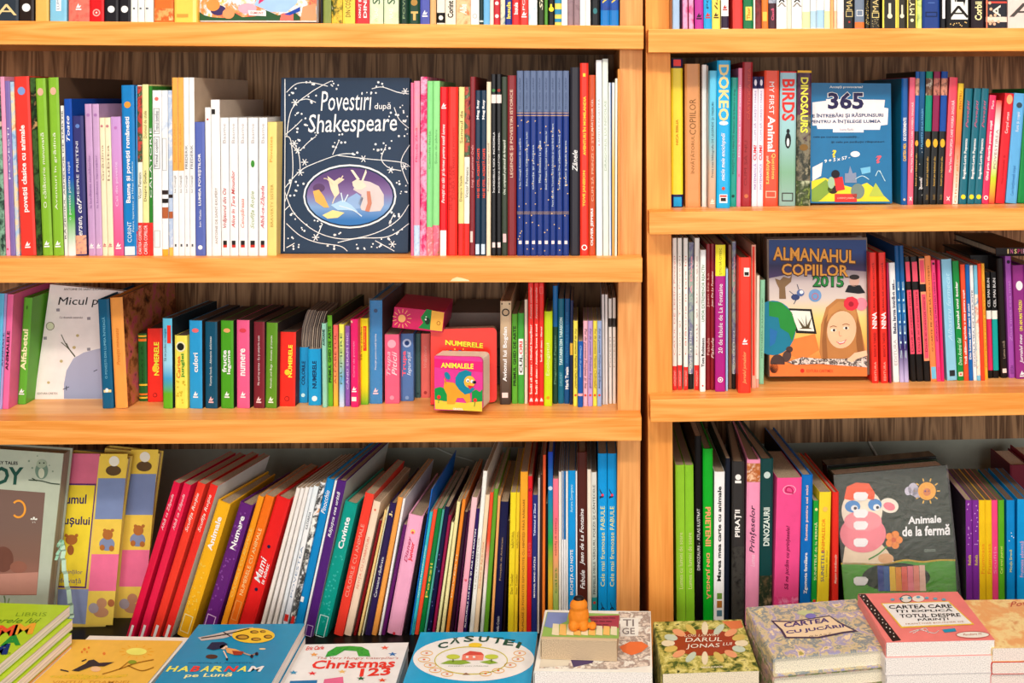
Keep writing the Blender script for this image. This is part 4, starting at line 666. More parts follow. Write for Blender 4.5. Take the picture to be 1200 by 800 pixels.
R3 = parse('R3', '''
788.2 788.5 5 279 yb=457 | #f4e8e0 | white spine with red foot | B #e83a34 457 429 | TN #e0a098 416 300 2.4 CALUL DE LEMN Povești | TN #f8c0b8 452 434 2.6 HORIZONT | @white red-footed spine, first on lower right shelf
794.2 794.4 5 279 yb=457 | #f6eee8 | white spine with red foot | B #e83a34 457 428 | TN #c8a8a0 416 300 2.4 Ioana și Tomi Povești | TN #f8c0b8 452 434 2.6 HORIZONT
801.2 801.4 5 279 yb=457 | #f6eee8 | white spine with red foot | B #e83a34 457 430 | TN #e08878 416 300 2.4 Călătorie în țara lui | TN #f8c0b8 452 434 2.6 HORIZONT
807.3 806.6 5.8 284 yb=456 | P #6a8088/#a8b4a8/#7a7898/#c8d0d0 | grey-green mottled spine | B #26221f 456 438 | TB #e8a8b0 344 300 2.6 A Doua | TN #f0f0f0 438 388 3 POVEȘTI DIN
814.3 813.7 6 279 yb=457 | #f6eee8 | white spine with red foot | B #e83a34 457 428 | TN #c8a8a0 416 300 2.4 Prinți și broaște | TN #f8c0b8 452 434 2.6 HORIZONT
821 820.4 6.4 293 yb=459 | #fbf6ee | white spine with green letters | TN #3a8a48 377 310 3.4 UMOR EXTREMENOR REACTIV | TB #2c2824 430 396 3.4 Tom Robinson | E #d83c30 452 1 | @white spine with green letters, lower right shelf
827.6 827.4 5.2 286 yb=457 | #8c2028 | dark red slim spine | TN #e8b0a8 360 320 3 Jean De La | TN #e8b0a8 416 396 3 Fabule
833 832.8 5.2 286 yb=457 | #94222a | dark red slim spine | TI #f8d8d0 360 318 3.6 Jean De La Fontaine | TI #f8d8d0 420 396 3.6 Fabule
838.6 838.4 11.6 287 yb=459 | #b4288c | magenta spine with yellow top | B #f4e43c 323.5 287 | TN #3a3420 322 291 4 ȘTIU SĂ CITESC | TN #ffffff 414 333 5 20 de fabule de La Fontaine | E #ffffff 445 3.2 | E #b4288c 445 2.2 | E #ffffff 445 1.2
850.7 850.6 2.6 315 yb=458 | #a8c8e8 | very thin light blue spine
853.6 853.8 3.8 287 yb=456 | #8a6448 | thin brown spine
858 857.9 6.4 283 yb=456 | P #6a8088/#a8b4a8/#7a7898/#c8d0d0 | grey-green mottled spine | B #26221f 456 438 | TB #e8a8b0 344 300 2.8 A Doua | TN #f0f0f0 438 388 3 POVEȘTI DIN
866 865.5 14.6 302 yb=461 hard=1 | #ec4634 | tomato red book standing forward | B #fbeee6 324 314 .4 .85 | B #2c1c18 323 319 .45 .8 | TI #f8b078 450 412 5 Jurnalul jurnalelor | S #ffffff 400 | @tomato red book standing forward, lower right shelf
880.8 881 5.2 287 yb=455 | #f0b8a0 | white-edged salmon spine | B #e8442f 440 289 .2 .7
885.5 884.4 5 323 yb=454 | #f4e4d4 | thin cream spine with salmon foot | B #f4b0a0 454 444
891.2 889.5 9.5 328 yb=450 | #98d0b0 | mint green slim book | TN #3a6450 420 350 3.8 250 ÎNTREBĂRI ȘI RĂSPUNSURI
900 898 121 279 | #000000 | ! | @=almanac cover with smiling girl
1019.5 1022.5 7.4 296 yb=449 | #e83c30 | red spine with black capitals | TN #5a1410 365 308 3.4 JURNAL DE ADOLESCENTĂ | TB #ffffff 385 366 5.5 NINA | TN #8c1c18 418 390 3 BIANCA TARDEI | TN #f8c0b0 446 424 2.6 EDITURA
1029.8 1033.2 7.8 296 yb=449 | #e83c30 | red spine with black capitals | TN #5a1410 365 308 3.4 JURNAL DE ADOLESCENTĂ | TB #ffffff 385 366 5.5 NINA | TN #8c1c18 418 390 3 BIANCA TARDEI | TN #f8c0b0 446 424 2.6 EDITURA | @right one of two red black-lettered spines
1039 1042.6 2.6 308 yb=449 | #a82458 | very thin crimson spine
1041.8 1047.2 7 308 yb=448 | #f2eeee | white spine with blue-black title | TB #283058 391 328 4 Baba Iarna intră-n sat... | TN #b8b4b8 428 398 3.4 EDITURA
1048 1055 5 288 yb=448 | #c8c0e8/#443078/#2878b4/#1c68a4/#1a5488 | glossy blue and violet spine | TN #d0ecf8 420 330 2 STELELE
1053.2 1060.4 5 288 yb=448 | #c8c0e8/#443078/#2878b4/#1c68a4/#1a5488 | glossy blue and violet spine | TN #d0ecf8 420 330 2 STELELE
1059.8 1068.2 6.2 301 yb=447 | #1c1a1a | black spine with pink label | B #e85c74 330 307 .1 .9 | B #e85c74 415 340 .1 .9 | TN #8c2038 412 342 3 Dacă ai crescut mare
1067.3 1075.2 7.6 301 yb=447 | #1c1a1a | black spine with pink label | B #e85c74 330 307 .1 .9 | B #e85c74 415 340 .1 .9 | TN #8c2038 412 342 3 Dacă ai crescut mare | @middle of three black spines with pink labels
1076.3 1083.8 7.8 301 yb=447 | #1c1a1a | black spine with orange-rimmed pink label | B #f4a078 333 303 .04 .96 | B #e85c74 331 305 .15 .85 | B #f4a078 423 342 .04 .96 | B #e85c74 420 345 .15 .85 | TN #8c2038 412 348 3 Dacă ai crescut mare
1083.5 1091.3 7.4 300 yb=447 | #f49458 | orange peach spine | TN #6a3414 412 312 3.4 O CARTE PE CARE SĂ N-O CITEȘTI | B #7cc4e0 444 430 .1 .9
1091.2 1098.6 7 305 yb=447 | #f0568c | rose pink spine with dark letters | E #3c1424 309 2.2 | TN #64183c 400 320 3.6 IEPURAȘUL ȘI PRINȚESA VERDE DIN | TN #c02c60 444 430 3 EDITURA
1098.4 1103.6 3.4 305 yb=447 | #ec2c78 | thin hot pink spine | @thin hot pink spine left of pale blue book
1103.3 1110.3 11.6 304 yb=446 | #94cce4 | pale blue book with black mark | TI #b8e0f0 400 320 5 Albastru fermecat | B #2c3438 441 434 .25 .8
1116.4 1122.7 8 306 yb=446 | #149448 | green spine with white letters | TB #ffffff 386 330 4.6 Jurnalul unui școlar | TI #c8f4d0 428 396 4.6 Dora Andrei Gal | B #f4d8c8 441 436 .15 .85 | E #c83020 438.5 1.2
1125.4 1130.3 5.6 310 yb=446 | #ec5c38 | orange-red slim spine | TB #ffffff 427 340 3.4 Tică călător aprinde o stea pentru copii
1131.3 1136.1 5 310 yb=446 | #1870b8 | blue slim spine | TB #ffffff 421 356 3.4 Din lumea celor mari și mici | @blue slim spine among thin bright ones, right bookcase
1136.4 1141.2 4.6 311 yb=446 | #f2f0f0 | white slim spine | TN #3c4c6c 430 340 3 ȘCOALA MEA DE LA MUNTE
1141.2 1145.5 4.2 311 yb=446 | #88c8e0 | pale blue slim spine | P #e87858/#f8e8d8/#5aa0c8 440 345
1145.6 1150 4.4 309 yb=446 | #ec5430 | orange-red narrow spine
1150 1154.4 3.8 309 yb=445 | #f6b43c | amber yellow narrow spine | TN #e86c20 430 330 2.6 POVEȘTI DIN BĂTRÂNI
1154.8 1158.4 6 319 yb=443 | #141212 | black spine with white and pink blocks | B #f4ece4 374 364 | B #d83468 434 374 | TN #f4f0f0 360 326 3 CEL MAI BUN
1161.5 1164.6 6.4 319 yb=443 | #141212 | black spine with white and teal blocks | B #f4ece4 374 364 | B #18a8a4 434 374 | TN #f4f0f0 360 326 3 CEL MAI BUN | @black spine with white and teal blocks
1168.3 1173.6 7.8 303 yb=443 hard=1 | #241a18 | black-brown spine with pale square | B #f4d8d0 437 432 .2 .8 | TN #b0a090 420 400 3 Lumea mică
1178.2 1183 7.4 300 yb=443 | #a85ab4 | lilac purple spine | E #301c3c 307 2.4 | TN #6c3478 438 428 4 EDITURA | TN #c890d0 400 330 3.6 Ziua mea cea mai
1187 1191.6 13 311 yb=444 hard=1 | #98388c | magenta-purple book with white blot | E #f4ecf4 335 4 1.4 | TB #f8e060 388 352 4.6 UN AN MAI TÂRZIU | TI #ffffff 426 392 5 Jurnalul meu | S #ffffff 438
1201.5 1206 12 311 yb=444 | #3c4c9c | blue book at the right picture edge
''')
L3 = parse('L3', '''
-3 -9 8 344 | #6cc0e4 | light blue spine, cut by picture edge | TN #1c3c5c 430 400 3 CULORI
3.6 -1.6 3.8 344 | #b4a8dc | thin lilac-blue spine | TN #2c2c4c 430 390 2.4 ANIMALE
8.6 2.6 7 345 | #f078ac | pink spine with black letters | TB #3c1c2c 434 388 3.4 ANIMALELE | @pink spine with black letters, third left shelf
19 11 18.6 349 hard=1 yb=474 d=.11 | #6cb440 | thick green alphabet hardcover | TN #486c28 363 358 3 . | TB #f4f0c0 434 386 12 Alfabetul | S #ffffff 459
40 40 73 333 | #000000 | ! | @=white planet picture cover
114.2 120 13 351 hard=1 | #14688c | dark teal-blue hardcover | TN #8cc4d8 444 372 4.4 O POVEȘTI DIN LUMEA ÎNTREAGĂ | TB #ffffff 460 455 4 . | B #f4d8a0 460 457 .2 .9
128.5 135 14.6 349 hard=1 d=.19 sd=PIC | #f4a858 | peach-orange hardcover with painted side | TI #d88838 428 385 5.5 Povești minunate
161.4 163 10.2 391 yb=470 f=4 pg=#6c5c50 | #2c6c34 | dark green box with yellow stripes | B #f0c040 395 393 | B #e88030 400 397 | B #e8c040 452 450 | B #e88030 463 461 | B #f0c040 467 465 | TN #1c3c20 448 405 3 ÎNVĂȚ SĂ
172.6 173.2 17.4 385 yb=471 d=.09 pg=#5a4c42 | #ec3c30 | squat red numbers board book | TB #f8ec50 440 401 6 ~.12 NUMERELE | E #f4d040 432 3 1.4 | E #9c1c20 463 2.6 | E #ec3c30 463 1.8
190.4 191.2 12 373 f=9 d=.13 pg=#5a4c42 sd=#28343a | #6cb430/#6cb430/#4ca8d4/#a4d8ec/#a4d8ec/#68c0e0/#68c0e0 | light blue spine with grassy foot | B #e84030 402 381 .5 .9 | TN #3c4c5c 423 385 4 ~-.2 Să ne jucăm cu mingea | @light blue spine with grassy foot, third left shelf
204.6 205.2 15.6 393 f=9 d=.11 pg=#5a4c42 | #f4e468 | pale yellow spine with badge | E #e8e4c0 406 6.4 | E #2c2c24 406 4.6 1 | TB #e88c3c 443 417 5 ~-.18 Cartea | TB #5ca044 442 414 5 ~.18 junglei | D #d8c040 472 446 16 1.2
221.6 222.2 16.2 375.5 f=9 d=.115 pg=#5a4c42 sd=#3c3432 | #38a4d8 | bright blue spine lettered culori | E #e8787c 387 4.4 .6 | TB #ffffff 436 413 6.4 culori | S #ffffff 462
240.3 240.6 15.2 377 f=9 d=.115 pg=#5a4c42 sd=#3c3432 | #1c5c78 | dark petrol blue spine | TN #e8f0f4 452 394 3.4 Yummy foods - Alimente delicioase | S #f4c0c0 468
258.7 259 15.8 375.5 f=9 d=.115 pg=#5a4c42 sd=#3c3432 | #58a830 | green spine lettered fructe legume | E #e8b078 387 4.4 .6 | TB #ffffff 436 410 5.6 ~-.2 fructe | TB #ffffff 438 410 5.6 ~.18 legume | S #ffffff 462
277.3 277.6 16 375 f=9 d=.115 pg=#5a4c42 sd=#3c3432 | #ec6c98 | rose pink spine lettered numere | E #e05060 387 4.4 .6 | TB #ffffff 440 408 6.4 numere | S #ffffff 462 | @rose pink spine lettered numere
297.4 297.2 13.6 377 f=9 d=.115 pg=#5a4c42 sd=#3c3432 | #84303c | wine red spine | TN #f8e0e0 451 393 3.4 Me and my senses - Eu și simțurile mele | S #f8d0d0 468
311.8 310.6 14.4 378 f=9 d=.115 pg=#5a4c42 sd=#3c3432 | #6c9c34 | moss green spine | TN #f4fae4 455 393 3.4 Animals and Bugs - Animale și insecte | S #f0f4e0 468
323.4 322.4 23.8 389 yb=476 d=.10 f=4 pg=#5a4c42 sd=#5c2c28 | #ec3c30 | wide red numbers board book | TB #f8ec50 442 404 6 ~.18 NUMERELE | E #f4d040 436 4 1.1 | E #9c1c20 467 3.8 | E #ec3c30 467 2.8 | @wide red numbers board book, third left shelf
347.8 347.8 12.6 407 yb=472 d=.10 | #28a0d4 | blue spiral board book, colours | TB #143c64 451 423 5 COLORILE | E #c8ecf8 463 2.8
361 361.4 14.8 409 yb=475 d=.10 | #20a4d8 | blue spiral board book, numbers | TB #143c64 455 423 5 NUMERELE | E #e8f8fc 467 3.2
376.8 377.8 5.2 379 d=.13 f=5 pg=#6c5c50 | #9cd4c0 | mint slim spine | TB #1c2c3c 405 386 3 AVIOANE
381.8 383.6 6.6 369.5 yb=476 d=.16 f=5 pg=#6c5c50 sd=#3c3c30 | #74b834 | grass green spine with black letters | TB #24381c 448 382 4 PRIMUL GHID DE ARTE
390.4 390.6 5.6 381 d=.14 f=5 yb=476 | #f4c040/#f49c6c/#ec6c6c | orange to coral slim spine | TN #b04848 450 390 2.6 ALFABETUL
397.2 397.4 5.6 380 d=.14 f=5 yb=477 | #d0dcf4/#78b8dc/#c8dc90/#f4ec60 | blue to yellow slim spine | TN #5c7c5c 450 390 2.6 NUMERE
404.3 404.6 5.4 382 d=.14 f=5 yb=476 | #9464b4 | purple slim spine | TN #e0c8ec 456 390 3 CÂND ERAM MIC
410.5 411 8.8 374 d=.14 f=5 yb=477 hard=1 | #e42c78 | hot pink spine with white mark | D #f8d0b0 378 376 2 1 | TN #f8a8c8 442 400 2.6 Carte de povești | S #ffffff 456 | B #f4e8e0 470 465 .15 .8
420.4 420.6 10.8 373 d=.13 f=4 yb=474 | #6cb430/#f4dc24/#f4dc24/#f4dc24/#f4dc24 | bright yellow spine with red label | B #e0442c 411 382 .4 .85 | TN #f8d830 408 384 3 ~.12 CURIOȘII | TN #7c6420 422 383 3 ~-.3 Să ne jucăm
433 433 15 352 yb=473 d=.15 f=3 hard=1 sd=#5c2c30 | #1888c4 | tall blue book in plastic film | TN #ffffff 433 391 3 Povești pentru toată familia | E #0c4c7c 364 2.4 | S #f4d0d8 458 | @tall blue book in crinkled plastic film
450.8 451.2 16.6 392 yb=473 d=.12 | #f06c8c | round-topped pink book | E #f8b4c4 403 5 | TI #f8c0cc 440 412 6 ~-.2 Trupa | TI #fbd4dc 440 412 6 ~.18 Piticii | E #f49cb0 466 2.6
468.8 469 15.6 391 yb=470 d=.12 | #5c80b4 | blue-grey book with round badge | E #b8c8e4 402 5.4 | E #24447c 402 3 | TB #ec6c84 441 411 6 ~-.2 Trupa | TI #d0dcf0 440 412 6 ~.2 Iepurașii | E #8ca8d0 466 2.4
485.2 485.4 7.4 391 yb=466 d=.12 | #4c6c6c | grey teal slim book | E #2c4444 461 1.6
493.4 493.4 10.4 391 yb=466 d=.12 | #ec7c74 | salmon slim book | TI #f4a8a0 431 405 5 Vrăjitorii | E #b84848 460 2 | @salmon slim book left of the stacked board books
505 505 74 385 yb=478 | #000000 | !
586.3 585.8 12.8 353 yb=474 hard=1 d=.2 | #4c4038/#6c5c50/#a89078/#d0b898/#dcc8a8 | tan to brown spine | TB #ffffff 447 383 6 Avionul lui Bogdan | E #2c2420 366 4.6 | E #c8b090 366 3.2 | B #2c2420 357 355 .1 .2 | B #2c2420 357 355 .8 .9 | B #f0d8d4 466 460 .2 .75 | @tan to brown spine with round black badge
599.8 600 6.6 368 yb=473 | #68b03c | grass green slim spine | TB #1c3014 452 382 3.6 PRIMUL GHID DE ARTE
607 607.2 7 367 yb=473 | #50ac48 | green spine with white capsule | B #f8f4ec 439 397 .1 .9 | TB #2c3c2c 437 416 4 CUL | TB #e8442c 415 400 4 ORI
614.7 614.8 3.8 351 yb=473 | #ece0cc | thin cream spine | TN #d05848 430 400 2.2 POVEȘTI
619 619.6 6.2 331.5 yb=475 | #e83830 | tall red spine touching the shelf above | TB #fce8e0 462 380 3.6 Învăț să citesc - Nivelul începător | TI #f8c0b8 374 336 2.4 Aventura comorilor | S #ffffff 468
625.8 626 5.6 331.5 yb=475 | #e83830 | tall red spine touching the shelf above | TB #fce8e0 462 380 3.6 Învăț să citesc - Animale, forme și mod | TI #f8c0b8 374 336 2.4 Aventura comorilor | S #ffffff 468 | @middle of three tall red spines, third shelf
631.6 631.8 6 331.5 yb=475 | #e83830 | tall red spine touching the shelf above | TB #fce8e0 424 383 3 Învăț să citesc - Mersul | O #f8a098 344 336 | S #ffffff 468
638 637.6 9.4 365 yb=476 hard=1 | #c8dc20 | lime yellow spine | TN #e8ecb0 440 402 5 Ecologistul | E #e8a020 466 2
648 648 5.6 335 yb=473 v=.075 | #1870ac | tall blue slim spine | B #28503c 474 383 | TN #80a888 450 393 3 Pinguinul Pepino
654.3 654.2 6.6 350 yb=473 | #14708c | petrol teal slim spine | TB #d8f0f4 428 372 3.8 TARTARIN DIN TARASCON | TN #8cc8d8 452 436 3 DAUDET
661.8 661.2 6.3 350 yb=473 | #14588c | deep blue slim spine | TB #ffffff 456 430 4 Mark Twain | TN #3c84b4 426 366 3.4 AVENTURILE LUI TOM
668.4 667.6 3.6 352 yb=474 | #28345c | thin navy spine | B #e8c050 416 402
671.8 671.9 5.4 376 yb=476 | #f4e060 | yellow slim spine with brown script | TI #6c5420 385 455 3.6 Foi de poveste Hainele Ciubotelul | E #d84c30 463 1.4 | @left one of two yellow brown-lettered spines
677.5 677.2 5.8 400 yb=477 | #1860b0 | low blue spine | TI #a0c8f0 405 442 3 Cântece de poveste | B #f0b8c0 464 461
683.6 683.4 5.2 376 yb=476 | #f4b8c8 | pale pink slim spine with dark script | TI #5c4450 385 455 3.6 Foi de poveste Prințesa și Ina | E #d84c30 463 1.4
689.2 689 5.6 376 yb=476 | #c4a4d4 | lilac slim spine with dark script | TI #4c3c5c 385 455 3.6 Foi de poveste Prințesa Roșcată | E #d84c30 463 1.4
695.2 695 4.6 376 yb=476 | #f4dc5c | yellow slim spine with brown script | TI #6c5420 385 455 3.4 Foi de poveste Hainele Ciubotelul | E #d84c30 463 1.4
700 700 5.2 376 yb=476 | #a0b4d8 | powder blue slim spine with dark script | TI #34425c 385 455 3.6 Foi de poveste Prințese împărătese | E #d84c30 463 1.4 | @powder blue slim spine with dark script
705 706 3.2 345 yb=474 | #d4d0d0 | thin grey-white spine
709 709.4 3.2 345 yb=474 | #e4e0de | thin white spine
713.2 713.6 3.8 350 yb=473 | #f0ece8 | thin white spine | B #4c4440 383 373 | TN #b09890 430 395 2 POVEȘTI
718 718.2 3.6 349 yb=473 | #f2e8e0 | thin white spine by the side panel | B #4c4440 383 373 | TN #c0a088 430 395 2 POVEȘTI
''')  # dark pg and grey-brown sd: shade coloured into the board books' tops and sides
